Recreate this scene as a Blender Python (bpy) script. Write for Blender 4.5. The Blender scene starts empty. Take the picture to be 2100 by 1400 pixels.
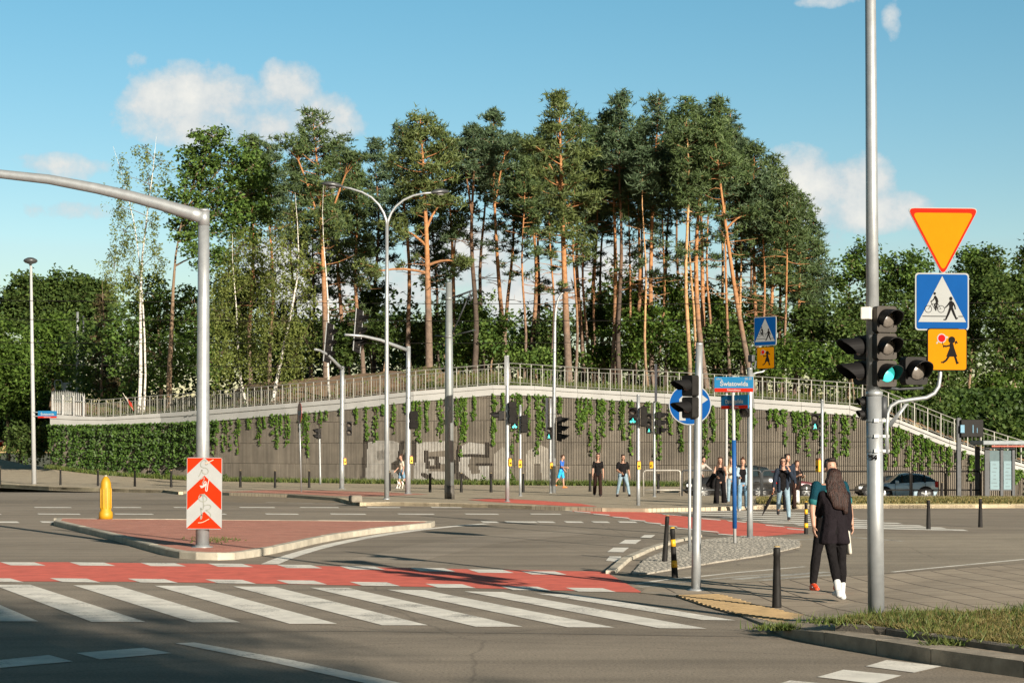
import bpy, bmesh, math, random
import numpy as np
from mathutils import Vector, Matrix

random.seed(7)
R = math.radians
SC = bpy.context.scene
COL = SC.collection
F, EYE, HOR, CX = 3800.0, 1.92, 924.0, 1050.0     # survey of the photograph: focal length and horizon in its pixels, eye height in metres


def gp(px, py, z=0.0):
    """survey reading -> point on the ground at height z"""
    d = (EYE - z) * F / (py - HOR)
    return Vector(((px - CX) * d / F, d, z))


def at(px, py, d):
    """survey reading -> point at distance d"""
    return Vector(((px - CX) * d / F, d, EYE + (HOR - py) * d / F))


# ------------------------------------------------------------------ materials
MATS = {}


def _nodes(name):
    m = bpy.data.materials.new(name)
    m.use_nodes = True
    nt = m.node_tree
    b = nt.nodes['Principled BSDF']
    return m, nt, b


def _noise(nt, scale, detail=4, coord=None, rough=0.6):
    n = nt.nodes.new('ShaderNodeTexNoise')
    n.inputs['Scale'].default_value = scale
    n.inputs['Detail'].default_value = detail
    n.inputs['Roughness'].default_value = rough
    if coord is not None:
        nt.links.new(coord, n.inputs['Vector'])
    return n


def _ramp(nt, fac, stops):
    r = nt.nodes.new('ShaderNodeValToRGB')
    els = r.color_ramp.elements
    while len(els) < len(stops):
        els.new(0.5)
    for e, (p, c) in zip(els, stops):
        e.position = p
        e.color = (c[0], c[1], c[2], 1) if not isinstance(c, (int, float)) else (c, c, c, 1)
    nt.links.new(fac, r.inputs['Fac'])
    return r


def _mix(nt, fac, a, b, mode='MIX'):
    m = nt.nodes.new('ShaderNodeMix')
    m.data_type = 'RGBA'
    m.blend_type = mode
    for sock, v in ((m.inputs['Factor'], fac), (m.inputs['A'], a), (m.inputs['B'], b)):
        if isinstance(v, bpy.types.NodeSocket):
            nt.links.new(v, sock)
        elif isinstance(v, (int, float)):
            sock.default_value = v
        else:
            sock.default_value = (v[0], v[1], v[2], 1)
    return m.outputs['Result']


def _pos(nt):
    return nt.nodes.new('ShaderNodeNewGeometry').outputs['Position']


def mul(c, k):
    return tuple(min(1, x * k) for x in c)


def mat(name, col, rough=0.6, metal=0.0, var=0.18, scale=6.0, bump=0.0, bscale=60.0, island=0.0, emit=0.0, spec=0.5, alpha=1.0):
    if name in MATS:
        return MATS[name]
    m, nt, b = _nodes(name)
    pos = _pos(nt)
    n = _noise(nt, scale, 5, pos)
    r = _ramp(nt, n.outputs['Fac'], [(0.3, mul(col, 1 - var)), (0.7, mul(col, 1 + var))])
    out = r.outputs['Color']
    if island:
        g = nt.nodes.new('ShaderNodeNewGeometry')
        r2 = _ramp(nt, g.outputs['Random Per Island'], [(0, 1 - island), (1, 1.0)])
        out = _mix(nt, 1.0, out, r2.outputs['Color'], 'MULTIPLY')
    nt.links.new(out, b.inputs['Base Color'])
    b.inputs['Roughness'].default_value = rough
    b.inputs['Metallic'].default_value = metal
    b.inputs['Specular IOR Level'].default_value = spec
    if bump:
        n2 = _noise(nt, bscale, 4, pos)
        bp = nt.nodes.new('ShaderNodeBump')
        bp.inputs['Strength'].default_value = bump
        bp.inputs['Distance'].default_value = 0.02
        nt.links.new(n2.outputs['Fac'], bp.inputs['Height'])
        nt.links.new(bp.outputs['Normal'], b.inputs['Normal'])
    if emit:
        b.inputs['Emission Color'].default_value = (*col, 1)
        b.inputs['Emission Strength'].default_value = emit
    MATS[name] = m
    return m


def leaf_mat(name, c1, c2, trans=0.35, scale=0.5, rough=0.55):
    m, nt, b = _nodes(name)
    g = nt.nodes.new('ShaderNodeNewGeometry')
    r = _ramp(nt, g.outputs['Random Per Island'], [(0, c1), (1, c2)])
    n = _noise(nt, scale, 3, g.outputs['Position'])
    r2 = _ramp(nt, n.outputs['Fac'], [(0.3, 0.62), (0.7, 1.0)])
    out = _mix(nt, 1.0, r.outputs['Color'], r2.outputs['Color'], 'MULTIPLY')
    nt.links.new(out, b.inputs['Base Color'])
    b.inputs['Roughness'].default_value = rough
    b.inputs['Specular IOR Level'].default_value = 0.3
    t = nt.nodes.new('ShaderNodeBsdfTranslucent')
    t2 = _mix(nt, 1.0, out, (1.0, 1.0, 0.55), 'MULTIPLY')
    nt.links.new(t2, t.inputs['Color'])
    ms = nt.nodes.new('ShaderNodeMixShader')
    ms.inputs['Fac'].default_value = trans
    nt.links.new(b.outputs['BSDF'], ms.inputs[1])
    nt.links.new(t.outputs['BSDF'], ms.inputs[2])
    nt.links.new(ms.outputs['Shader'], nt.nodes['Material Output'].inputs['Surface'])
    MATS[name] = m
    return m


def asphalt_mat(name, c, warm=1.0):
    m, nt, b = _nodes(name)
    pos = _pos(nt)
    big = _noise(nt, 0.22, 4, pos)
    mid = _noise(nt, 2.2, 5, pos)
    fine = _noise(nt, 34, 3, pos, 0.75)
    r = _ramp(nt, big.outputs['Fac'], [(0.3, mul(c, 0.84)), (0.72, mul(c, 1.12))])
    r2 = _ramp(nt, mid.outputs['Fac'], [(0.3, 0.86), (0.7, 1.0)])
    r3 = _ramp(nt, fine.outputs['Fac'], [(0.3, 0.5), (0.5, 0.9), (0.72, 1.12)])
    o = _mix(nt, 1.0, r.outputs['Color'], r2.outputs['Color'], 'MULTIPLY')
    o = _mix(nt, 1.0, o, r3.outputs['Color'], 'MULTIPLY')
    mpn = nt.nodes.new('ShaderNodeMapping')
    mpn.inputs['Scale'].default_value = (0.10, 1.5, 1)
    mpn.inputs['Rotation'].default_value[2] = 0.06
    nt.links.new(pos, mpn.inputs['Vector'])
    trk = _noise(nt, 1.0, 4, mpn.outputs['Vector'], 0.55)
    rt_ = _ramp(nt, trk.outputs['Fac'], [(0.32, 0.80), (0.5, 1.0), (0.68, 1.10)])
    o = _mix(nt, 1.0, o, rt_.outputs['Color'], 'MULTIPLY')
    spt = _noise(nt, 5.5, 3, pos, 0.8)
    rs_ = _ramp(nt, spt.outputs['Fac'], [(0.26, 0.70), (0.34, 1.0)])
    o = _mix(nt, 1.0, o, rs_.outputs['Color'], 'MULTIPLY')
    # thin dark repair cracks
    vo = nt.nodes.new('ShaderNodeTexVoronoi')
    vo.feature = 'DISTANCE_TO_EDGE'
    vo.inputs['Scale'].default_value = 0.16
    dn = _noise(nt, 0.9, 4, pos)
    wv = _mix(nt, 0.12, pos, dn.outputs['Color'], 'LINEAR_LIGHT')
    nt.links.new(wv, vo.inputs['Vector'])
    r4 = _ramp(nt, vo.outputs['Distance'], [(0.0, 0.74), (0.0018, 1.0)])
    o = _mix(nt, 1.0, o, r4.outputs['Color'], 'MULTIPLY')
    nt.links.new(o, b.inputs['Base Color'])
    b.inputs['Roughness'].default_value = 0.85
    b.inputs['Specular IOR Level'].default_value = 0.25
    bp = nt.nodes.new('ShaderNodeBump')
    bp.inputs['Strength'].default_value = 0.45
    bp.inputs['Distance'].default_value = 0.012
    nt.links.new(fine.outputs['Fac'], bp.inputs['Height'])
    nt.links.new(bp.outputs['Normal'], b.inputs['Normal'])
    MATS[name] = m
    return m


def brick_mat(name, c1, c2, mortar, bw, bh, rot=0.0, msize=0.012, offset=0.5, bump=0.4, speck=0.2):
    m, nt, b = _nodes(name)
    pos = _pos(nt)
    mp = nt.nodes.new('ShaderNodeMapping')
    mp.inputs['Rotation'].default_value[2] = rot
    nt.links.new(pos, mp.inputs['Vector'])
    br = nt.nodes.new('ShaderNodeTexBrick')
    br.offset = offset
    br.inputs['Scale'].default_value = 1.0
    br.inputs['Brick Width'].default_value = bw
    br.inputs['Row Height'].default_value = bh
    br.inputs['Mortar Size'].default_value = msize
    br.inputs['Mortar Smooth'].default_value = 0.2
    br.inputs['Color1'].default_value = (*c1, 1)
    br.inputs['Color2'].default_value = (*c2, 1)
    br.inputs['Mortar'].default_value = (*mortar, 1)
    nt.links.new(mp.outputs['Vector'], br.inputs['Vector'])
    n = _noise(nt, 1.3, 5, pos)
    r = _ramp(nt, n.outputs['Fac'], [(0.3, 0.76), (0.7, 1.0)])
    n3 = _noise(nt, 60, 3, pos)
    r3 = _ramp(nt, n3.outputs['Fac'], [(0.35, 1 - speck), (0.6, 1.0)])
    o = _mix(nt, 1.0, br.outputs['Color'], r.outputs['Color'], 'MULTIPLY')
    o = _mix(nt, 1.0, o, r3.outputs['Color'], 'MULTIPLY')
    nt.links.new(o, b.inputs['Base Color'])
    b.inputs['Roughness'].default_value = 0.85
    b.inputs['Specular IOR Level'].default_value = 0.25
    bp = nt.nodes.new('ShaderNodeBump')
    bp.inputs['Strength'].default_value = bump
    bp.inputs['Distance'].default_value = 0.01
    nt.links.new(br.outputs['Fac'], bp.inputs['Height'])
    bp.invert = True
    nt.links.new(bp.outputs['Normal'], b.inputs['Normal'])
    MATS[name] = m
    return m


def paint_mat(name, c, wear=0.42, under=(0.13, 0.12, 0.11)):
    """road paint, chipped where the noise is low"""
    m, nt, b = _nodes(name)
    pos = _pos(nt)
    n = _noise(nt, 26, 6, pos, 0.75)
    n2 = _noise(nt, 1.1, 4, pos)
    ad = nt.nodes.new('ShaderNodeMath')
    ad.operation = 'ADD'
    nt.links.new(n.outputs['Fac'], ad.inputs[0])
    nt.links.new(n2.outputs['Fac'], ad.inputs[1])
    r = _ramp(nt, ad.outputs[0], [(wear * 2 - 0.14, 0.0), (wear * 2 + 0.1, 1.0)])
    dn = _noise(nt, 3, 4, pos)
    dr = _ramp(nt, dn.outputs['Fac'], [(0.3, mul(c, 0.70)), (0.7, c)])
    o = _mix(nt, r.outputs['Color'], under, dr.outputs['Color'])
    nt.links.new(o, b.inputs['Base Color'])
    b.inputs['Roughness'].default_value = 0.8
    b.inputs['Specular IOR Level'].default_value = 0.3
    fine = _noise(nt, 55, 3, pos, 0.7)
    bp = nt.nodes.new('ShaderNodeBump')
    bp.inputs['Strength'].default_value = 0.35
    bp.inputs['Distance'].default_value = 0.01
    nt.links.new(fine.outputs['Fac'], bp.inputs['Height'])
    nt.links.new(bp.outputs['Normal'], b.inputs['Normal'])
    MATS[name] = m
    return m


# ------------------------------------------------------------------ mesh building
class MB:
    """collects geometry in world coordinates and links it as ONE mesh object"""

    def __init__(self):
        self.v, self.f, self.m = [], [], []
        self.cur = 0

    def add(self, verts, faces, mi=None):
        o = len(self.v)
        self.v.extend([tuple(p) for p in verts])
        self.f.extend([tuple(o + i for i in f) for f in faces])
        self.m.extend([self.cur if mi is None else mi] * len(faces))
        return self

    def box(self, c, size, yaw=0.0, pitch=0.0, roll=0.0, bev=0.0, mi=None):
        sx, sy, sz = (s / 2 for s in size)
        M = Matrix.Rotation(yaw, 3, 'Z') @ Matrix.Rotation(pitch, 3, 'X') @ Matrix.Rotation(roll, 3, 'Y')
        c = Vector(c)
        if bev <= 0:
            vs = [Vector((x * sx, y * sy, z * sz)) for x in (-1, 1) for y in (-1, 1) for z in (-1, 1)]
            fs = [(0, 1, 3, 2), (4, 6, 7, 5), (0, 4, 5, 1), (2, 3, 7, 6), (0, 2, 6, 4), (1, 5, 7, 3)]
        else:
            bm = bmesh.new()
            bmesh.ops.create_cube(bm, size=1)
            for q in bm.verts:
                q.co = Vector((q.co.x * sx * 2, q.co.y * sy * 2, q.co.z * sz * 2))
            bmesh.ops.bevel(bm, geom=bm.edges[:], offset=bev, segments=2, affect='EDGES', profile=0.5)
            bm.verts.index_update()
            vs = [q.co.copy() for q in bm.verts]
            fs = [tuple(q.index for q in f.verts) for f in bm.faces]
            bm.free()
        return self.add([c + M @ q for q in vs], fs, mi)

    def tube(self, pts, rads, seg=10, cap=True, mi=None):
        pts = [Vector(p) for p in pts]
        if isinstance(rads, (int, float)):
            rads = [rads] * len(pts)
        o = len(self.v)
        n = len(pts)
        prev = None
        for i, p in enumerate(pts):
            t = (pts[min(i + 1, n - 1)] - pts[max(i - 1, 0)]).normalized()
            if prev is None:
                a = Vector((0, 0, 1)) if abs(t.z) < 0.9 else Vector((1, 0, 0))
                x = t.cross(a).normalized()
            else:
                x = (prev - t * prev.dot(t))
                x = x.normalized() if x.length > 1e-6 else t.orthogonal().normalized()
            prev = x
            y = t.cross(x)
            for k in range(seg):
                a = 2 * math.pi * k / seg
                self.v.append(tuple(p + (x * math.cos(a) + y * math.sin(a)) * rads[i]))
        mi = self.cur if mi is None else mi
        for i in range(n - 1):
            for k in range(seg):
                a, b2 = o + i * seg + k, o + i * seg + (k + 1) % seg
                self.f.append((a, b2, b2 + seg, a + seg))
                self.m.append(mi)
        if cap:
            self.f.append(tuple(o + k for k in reversed(range(seg))))
            self.f.append(tuple(o + (n - 1) * seg + k for k in range(seg)))
            self.m.extend([mi, mi])
        return self

    def lathe(self, base, prof, seg=16, mi=None, axis=None):
        """prof: (radius, height) list"""
        base = Vector(base)
        if axis is None:
            X, Y, Z = Vector((1, 0, 0)), Vector((0, 1, 0)), Vector((0, 0, 1))
        else:
            Z = Vector(axis).normalized()
            X = Z.orthogonal().normalized()
            Y = Z.cross(X)
        o = len(self.v)
        for r, h in prof:
            for k in range(seg):
                a = 2 * math.pi * k / seg
                self.v.append(tuple(base + X * (r * math.cos(a)) + Y * (r * math.sin(a)) + Z * h))
        mi = self.cur if mi is None else mi
        for i in range(len(prof) - 1):
            for k in range(seg):
                a, b2 = o + i * seg + k, o + i * seg + (k + 1) % seg
                self.f.append((a, b2, b2 + seg, a + seg))
                self.m.append(mi)
        self.f.append(tuple(o + k for k in reversed(range(seg))))
        self.f.append(tuple(o + (len(prof) - 1) * seg + k for k in range(seg)))
        self.m.extend([mi, mi])
        return self

    def prism(self, poly, ext, mi=None):
        """closed prism from a 3-D polygon and an extrusion vector"""
        poly = [Vector(p) for p in poly]
        ext = Vector(ext)
        n = len(poly)
        vs = poly + [p + ext for p in poly]
        fs = [tuple(range(n))[::-1], tuple(range(n, 2 * n))]
        fs += [(i, (i + 1) % n, (i + 1) % n + n, i + n) for i in range(n)]
        return self.add(vs, fs, mi)

    def poly(self, pts, mi=None):
        return self.add(pts, [tuple(range(len(pts)))], mi)

    def build(self, name, mats, parent=None, smooth=False, origin=None):
        me = bpy.data.meshes.new(name)
        off = Vector((0, 0, 0))
        if parent is not None:
            off = ROOTLOC[parent.name]
        elif origin is not None:
            off = Vector(origin)
        vs = np.array(self.v, dtype=float) - np.array(off)
        me.from_pydata([tuple(p) for p in vs], [], self.f)
        if not isinstance(mats, (list, tuple)):
            mats = [mats]
        for q in mats:
            me.materials.append(q)
        me.polygons.foreach_set('material_index', self.m)
        if smooth:
            me.polygons.foreach_set('use_smooth', [len(f) == 4 for f in self.f])
        bm = bmesh.new()
        bm.from_mesh(me)
        bmesh.ops.recalc_face_normals(bm, faces=bm.faces[:])
        bm.to_mesh(me)
        bm.free()
        return link(name, me, parent, off)


ROOTLOC = {}


def link(name, me, parent=None, off=Vector((0, 0, 0))):
    ob = bpy.data.objects.new(name, me)
    COL.objects.link(ob)
    if parent is not None:
        ob.parent = parent
        ROOTLOC[ob.name] = ROOTLOC[parent.name]
    else:
        ob.location = off
        ROOTLOC[ob.name] = Vector(off)
    return ob


def thing(name, label, cat, loc, group=None):
    ob = bpy.data.objects.new(name, None)
    ob.empty_display_size = 0.3
    COL.objects.link(ob)
    ob.location = loc
    ROOTLOC[ob.name] = Vector(loc)
    ob['label'] = label
    ob['category'] = cat
    if group:
        ob['group'] = group
    return ob


def tag(ob, label, cat, group=None):
    ob['label'] = label
    ob['category'] = cat
    if group:
        ob['group'] = group
    return ob


def kind(ob, k):
    ob['kind'] = k
    return ob


def copy_thing(o, loc, label, group=None):
    c = o.copy()
    COL.objects.link(c)
    c.location = loc
    c['label'] = label
    if group:
        c['group'] = group

    def rec(a, b2):
        for ch in list(a.children):
            d = ch.copy()
            COL.objects.link(d)
            d.parent = b2
            rec(ch, d)
    rec(o, c)
    return c


def fast_mesh(name, V, Fc, k, mats, mi=None):
    """V (n,3) float array, Fc (m,k) index array"""
    me = bpy.data.meshes.new(name)
    me.vertices.add(len(V))
    me.vertices.foreach_set('co', np.ascontiguousarray(V, dtype=np.float32).ravel())
    m = len(Fc)
    me.loops.add(m * k)
    me.loops.foreach_set('vertex_index', np.ascontiguousarray(Fc, dtype=np.int32).ravel())
    me.polygons.add(m)
    me.polygons.foreach_set('loop_start', np.arange(0, m * k, k, dtype=np.int32))
    if not isinstance(mats, (list, tuple)):
        mats = [mats]
    for q in mats:
        me.materials.append(q)
    if mi is not None:
        me.polygons.foreach_set('material_index', np.asarray(mi, dtype=np.int32))
    me.update(calc_edges=True)
    me.validate()
    return me


# --- leaves
def rand_dirs(rng, n):
    v = rng.normal(size=(n, 3))
    return v / np.linalg.norm(v, axis=1, keepdims=True)


def leaf_quads(P, size, rng, up=0.4, aspect=0.62, jitter=0.35, face=None):
    """rhombic leaves centred on P"""
    n = len(P)
    N = rand_dirs(rng, n)
    N[:, 2] = np.abs(N[:, 2]) + up
    if face is not None:
        N = rand_dirs(rng, n) * .75 + np.array(face)
    N /= np.linalg.norm(N, axis=1, keepdims=True)
    A = np.cross(N, rand_dirs(rng, n))
    A /= np.linalg.norm(A, axis=1, keepdims=True) + 1e-9
    B = np.cross(N, A)
    s = size * (1 + jitter * rng.uniform(-1, 1, (n, 1)))
    V = np.empty((n, 4, 3))
    V[:, 0] = P + A * s * 0.5
    V[:, 1] = P + B * s * 0.5 * aspect + N * s * 0.08
    V[:, 2] = P - A * s * 0.5
    V[:, 3] = P - B * s * 0.5 * aspect + N * s * 0.08
    return V.reshape(-1, 3), np.arange(n * 4).reshape(n, 4)


def needle_tris(P, length, width, rng, per=6, upb=0.35):
    n = len(P)
    Q = np.repeat(P, per, axis=0)
    D = rand_dirs(rng, n * per)
    D[:, 2] = D[:, 2] * 0.8 + upb
    D /= np.linalg.norm(D, axis=1, keepdims=True)
    S = np.cross(D, rand_dirs(rng, n * per))
    S /= np.linalg.norm(S, axis=1, keepdims=True) + 1e-9
    L = length * (0.7 + 0.6 * rng.random((n * per, 1)))
    V = np.empty((n * per, 3, 3))
    V[:, 0] = Q + S * width * 0.5
    V[:, 1] = Q - S * width * 0.5
    V[:, 2] = Q + D * L
    return V.reshape(-1, 3), np.arange(n * per * 3).reshape(-1, 3)


# ------------------------------------------------------------------ landmarks for labels
MARKS = [(-400, 'left frame edge'), (66, 'far left lamp post'), (417, 'chevron board pole'),
         (614, 'no entry sign'), (700, 'short bent mast'), (793, 'double street lamp'), (921, 'tram pole'),
         (1040, 'pole at the wall peak'), (1137, 'curved lamp post'), (1309, 'bike signal pole'),
         (1430, 'bare steel pole'), (1538, 'pole by the red lane'), (1684, 'walking man signal pole'),
         (1797, 'tall foreground pole'), (1966, 'timetable screen post')]
ORD = ['first', 'second', 'third', 'fourth', 'fifth', 'sixth', 'seventh', 'eighth', 'ninth', 'tenth', 'eleventh', 'twelfth', 'thirteenth', 'fourteenth']


def ordinals(pxs):
    """for each reading: '<ordinal> to the right of the <landmark>'"""
    order = sorted(range(len(pxs)), key=lambda i: pxs[i])
    cnt, out = {}, [None] * len(pxs)
    for i in order:
        lm = [q for q in MARKS if q[0] <= pxs[i]][-1][1]
        k = cnt.get(lm, 0)
        cnt[lm] = k + 1
        out[i] = f'{ORD[min(k, 13)]} right of the {lm}'
    return out
# ------------------------------------------------------------------ camera, sun, sky
cam = bpy.data.objects.new('camera', bpy.data.cameras.new('camera'))
COL.objects.link(cam)
cam.location = (0, 0, EYE)
cam.rotation_euler = (R(90), 0, 0)
cam.data.sensor_width = 36
cam.data.lens = 36 * F / 2100
cam.data.shift_y = (HOR - 700) / 2100
cam.data.clip_start = 0.1
cam.data.clip_end = 6000
SC.camera = cam

EL = R(16.5)
TO_SUN = Vector((0.50 * math.cos(EL), -0.866 * math.cos(EL), math.sin(EL)))
sun = bpy.data.objects.new('sun', bpy.data.lights.new('sun', 'SUN'))
COL.objects.link(sun)
sun.data.energy = 5.0
sun.data.angle = R(0.5)
sun.data.color = (1.0, 0.90, 0.76)
sun.rotation_euler = TO_SUN.to_track_quat('Z', 'Y').to_euler()

W = bpy.data.worlds.new('World')
SC.world = W
W.use_nodes = True
nt = W.node_tree
nt.nodes.clear()
wout = nt.nodes.new('ShaderNodeOutputWorld')
bg = nt.nodes.new('ShaderNodeBackground')
bg.inputs['Strength'].default_value = 0.050
sky = nt.nodes.new('ShaderNodeTexSky')
sky.sky_type = 'NISHITA'
sky.sun_disc = False
sky.sun_elevation = EL
sky.sun_rotation = math.atan2(0.50, -0.866)
sky.air_density = 1.0
sky.dust_density = 0.35
sky.ozone_density = 1.0
tc = nt.nodes.new('ShaderNodeTexCoord')
sep = nt.nodes.new('ShaderNodeSeparateXYZ')
nt.links.new(tc.outputs['Generated'], sep.inputs[0])


def mth(op, a, b=None, c=None):
    n = nt.nodes.new('ShaderNodeMath')
    n.operation = op
    for i, v in enumerate((a, b, c)):
        if v is None:
            continue
        if isinstance(v, bpy.types.NodeSocket):
            nt.links.new(v, n.inputs[i])
        else:
            n.inputs[i].default_value = v
    return n.outputs[0]


# clouds live in the direction of the sky: azimuth and elevation of the view ray
az = mth('ARCTAN2', sep.outputs['X'], sep.outputs['Y'])
hyp = mth('SQRT', mth('ADD', mth('POWER', sep.outputs['X'], 2.0), mth('POWER', sep.outputs['Y'], 2.0)))
ele = mth('ARCTAN2', sep.outputs['Z'], hyp)
cmb = nt.nodes.new('ShaderNodeCombineXYZ')
nt.links.new(az, cmb.inputs[0])
nt.links.new(ele, cmb.inputs[1])
wn = _noise(nt, 24, 10, cmb.outputs[0], 0.62)
wn2 = _noise(nt, 9, 5, cmb.outputs[0], 0.5)
wn2.inputs['Distortion'].default_value = 0.4
nmix = mth('ADD', mth('MULTIPLY', wn.outputs['Fac'], 0.62), mth('MULTIPLY', wn2.outputs['Fac'], 0.38))
PUFFS = [(430, 205, 150, 66, 1.0), (340, 212, 84, 54, 0.95), (590, 190, 70, 62, 1.0), (655, 245, 90, 56, 0.95), (500, 255, 225, 50, 1.0),
         (300, 235, 40, 40, 0.6), (600, 300, 120, 40, 0.62), (110, 342, 95, 26, 0.62), (140, 428, 100, 18, 0.42), (1650, 375, 105, 66, 1.0),
         (1740, 380, 95, 56, 1.0), (1800, 430, 120, 40, 0.95), (1700, 440, 120, 40, 0.75), (1600, 340, 60, 36, 0.6), (960, 520, 110, 75, 1.0),
         (640, 560, 150, 90, 0.95), (1100, 600, 190, 70, 0.9), (940, 380, 24, 22, 0.5), (1700, 490, 40, 26, 0.6), (1828, 45, 14, 46, 0.27), (1700, 4, 40, 8, 0.2),
         (1800, 160, 60, 12, 0.2), (1300, 560, 200, 60, 0.7), (285, 125, 22, 14, 0.17), (820, 600, 120, 60, 0.8)]
acc = None
for px, py, a, b2, k in PUFFS:
    u, v = math.atan((px - CX) / F), math.atan((HOR - py) / F * math.cos(math.atan((px - CX) / F)))
    dx = mth('DIVIDE', mth('SUBTRACT', az, u), a / F)
    dy = mth('DIVIDE', mth('SUBTRACT', ele, v), b2 / F)
    d = mth('ADD', mth('POWER', dx, 2.0), mth('POWER', dy, 2.0))
    g = mth('MULTIPLY', mth('SUBTRACT', 1.0, mth('MULTIPLY', d, 0.62)), k)
    acc = g if acc is None else mth('SMOOTH_MAX', acc, g, 0.25)
# far away from the camera's window the clouds go on as plain noise
dens = mth('ADD', mth('MULTIPLY', acc, 0.60), mth('MULTIPLY', mth('SUBTRACT', nmix, 0.5), 2.5))
cr = _ramp(nt, dens, [(0.10, 0.0), (0.22, 0.5), (0.44, 1.0)])
shade = _ramp(nt, mth('ADD', mth('MULTIPLY', nmix, 0.7), mth('MULTIPLY', dens, 0.5)), [(0.35, (5.2, 6.0, 6.6)), (0.72, (9.0, 8.8, 8.2))])
hsv = nt.nodes.new('ShaderNodeHueSaturation')
hsv.inputs['Hue'].default_value = 0.486
hsv.inputs['Saturation'].default_value = 1.42
hsv.inputs['Value'].default_value = 1.2
nt.links.new(sky.outputs[0], hsv.inputs['Color'])
cm = mth('MULTIPLY', cr.outputs['Color'], 0.94)
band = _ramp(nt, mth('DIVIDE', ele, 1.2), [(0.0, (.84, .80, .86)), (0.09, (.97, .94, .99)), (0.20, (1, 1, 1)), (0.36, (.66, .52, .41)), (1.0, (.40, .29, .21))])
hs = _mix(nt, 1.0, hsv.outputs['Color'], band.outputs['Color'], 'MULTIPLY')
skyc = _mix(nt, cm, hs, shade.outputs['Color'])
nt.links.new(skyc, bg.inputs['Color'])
nt.links.new(bg.outputs[0], wout.inputs[0])

SC.view_settings.view_transform = 'Standard'
SC.view_settings.look = 'None'
SC.view_settings.exposure = 1.02
SC.view_settings.gamma = 1
SC.cycles.use_denoising = True
SC.cycles.max_bounces = 3
SC.cycles.diffuse_bounces = 2
SC.cycles.glossy_bounces = 2
SC.cycles.transmission_bounces = 2
SC.cycles.transparent_max_bounces = 8

# ------------------------------------------------------------------ palette
ASPH = asphalt_mat('asphalt', (0.315, 0.265, 0.205))
ASPH2 = asphalt_mat('asphalt_path', (0.37, 0.315, 0.24))
WHITE = paint_mat('road_white', (0.86, 0.82, 0.73), wear=0.415)
WORN = paint_mat('road_white_worn', (0.55, 0.53, 0.47), wear=0.5, under=(0.2, 0.185, 0.165))
REDP = paint_mat('road_red', (0.76, 0.165, 0.115), wear=0.31, under=(0.25, 0.11, 0.09))
KERB = mat('kerb_concrete', (0.43, 0.39, 0.31), 0.85, var=0.22, scale=3.0, bump=0.3, island=0.2)
KERBW = mat('kerb_warm', (0.50, 0.415, 0.275), 0.85, var=0.2, scale=2.0, bump=0.3, island=0.2)
SLAB = brick_mat('paving_slab', (0.41, 0.335, 0.25), (0.46, 0.38, 0.285), (0.15, 0.12, 0.09), 0.8, 0.5, rot=R(87), msize=0.016)
PAVER = brick_mat('paver', (0.47, 0.395, 0.285), (0.52, 0.44, 0.32), (0.30, 0.25, 0.18), 0.22, 0.12, rot=R(20), msize=0.01)
REDB = brick_mat('red_paver', (0.64, 0.27, 0.195), (0.70, 0.33, 0.24), (0.30, 0.15, 0.11), 0.2, 0.1, rot=R(62), msize=0.012)
COBB = mat('cobble', (0.35, 0.325, 0.275), 0.9, var=0.25, scale=9, island=0.25, bump=0.4)
TACT = mat('tactile_yellow', (0.29, 0.20, 0.095), 0.85, var=0.22, scale=5, bump=0.2)
CONC = mat('concrete_light', (0.41, 0.405, 0.385), 0.85, var=0.10, scale=0.8, bump=0.15)
EARTH = mat('earth', (0.20, 0.125, 0.07), 0.95, var=0.4, scale=1.2, bump=0.6, bscale=9)
GROUNDM = mat('ground_far', (0.07, 0.07, 0.03), 0.95, var=0.4, scale=0.05, bump=0.4)
STEEL = mat('galvanised', (0.33, 0.345, 0.35), 0.45, 0.5, var=0.12, scale=7, bump=0.06, bscale=120)
STEELD = mat('steel_dark', (0.05, 0.054, 0.058), 0.55, 0.3, var=0.2, scale=6)
TRAMG = mat('tram_grey', (0.20, 0.215, 0.21), 0.5, 0.3, var=0.12, scale=4)
TRAMB = mat('tram_base', (0.075, 0.068, 0.058), 0.7, 0.1, var=0.3, scale=8)
RAILM = mat('rail_paint', (0.25, 0.245, 0.215), 0.5, 0.2, var=0.12, scale=3)
BLACK = mat('black_plastic', (0.014, 0.013, 0.012), 0.6, var=0.25, scale=12, spec=0.15)
HOUS = mat('signal_housing', (0.016, 0.0145, 0.013), 0.6, var=0.25, scale=9, spec=.15)
VISOR = mat('signal_visor', (0.009, 0.0085, 0.0085), 0.6, var=0.2, scale=9, spec=.15)
LENS = mat('lens_off', (0.115, 0.10, 0.085), 0.25, var=0.2, scale=30)
LITG = mat('lens_green', (0.05, 0.66, 0.56), 0.3, var=0.06, scale=90, emit=0.42)
LITP = mat('lens_green_figure', (0.10, 0.85, 0.72), 0.4, var=0.02, emit=1.0)
YELB = mat('button_yellow', (0.62, 0.34, 0.012), 0.5, var=0.08)
BOLY = mat('bollard_yellow', (0.40, 0.21, 0.004), 0.55, var=0.08, scale=5)
SBLUE = mat('sign_blue', (0.002, 0.055, 0.205), 0.7, var=0.05, spec=.06)
SBLUE2 = mat('street_sign_blue', (0.012, 0.115, 0.24), 0.7, var=0.05, spec=.06)
SWHITE = mat('sign_white', (0.28, 0.29, 0.285), 0.7, var=0.04, spec=.06)
SYEL = mat('sign_yellow', (0.40, 0.160, 0.001), 0.7, var=0.04, spec=.05)
SRED = mat('sign_red', (0.34, 0.014, 0.004), 0.7, var=0.06, spec=.05)
SORG = mat('sign_red_orange', (0.36, 0.022, 0.003), 0.7, var=0.06, spec=.05)
SBLK = mat('sign_black', (0.010, 0.009, 0.009), 0.8, var=0.1, spec=.05)
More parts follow.
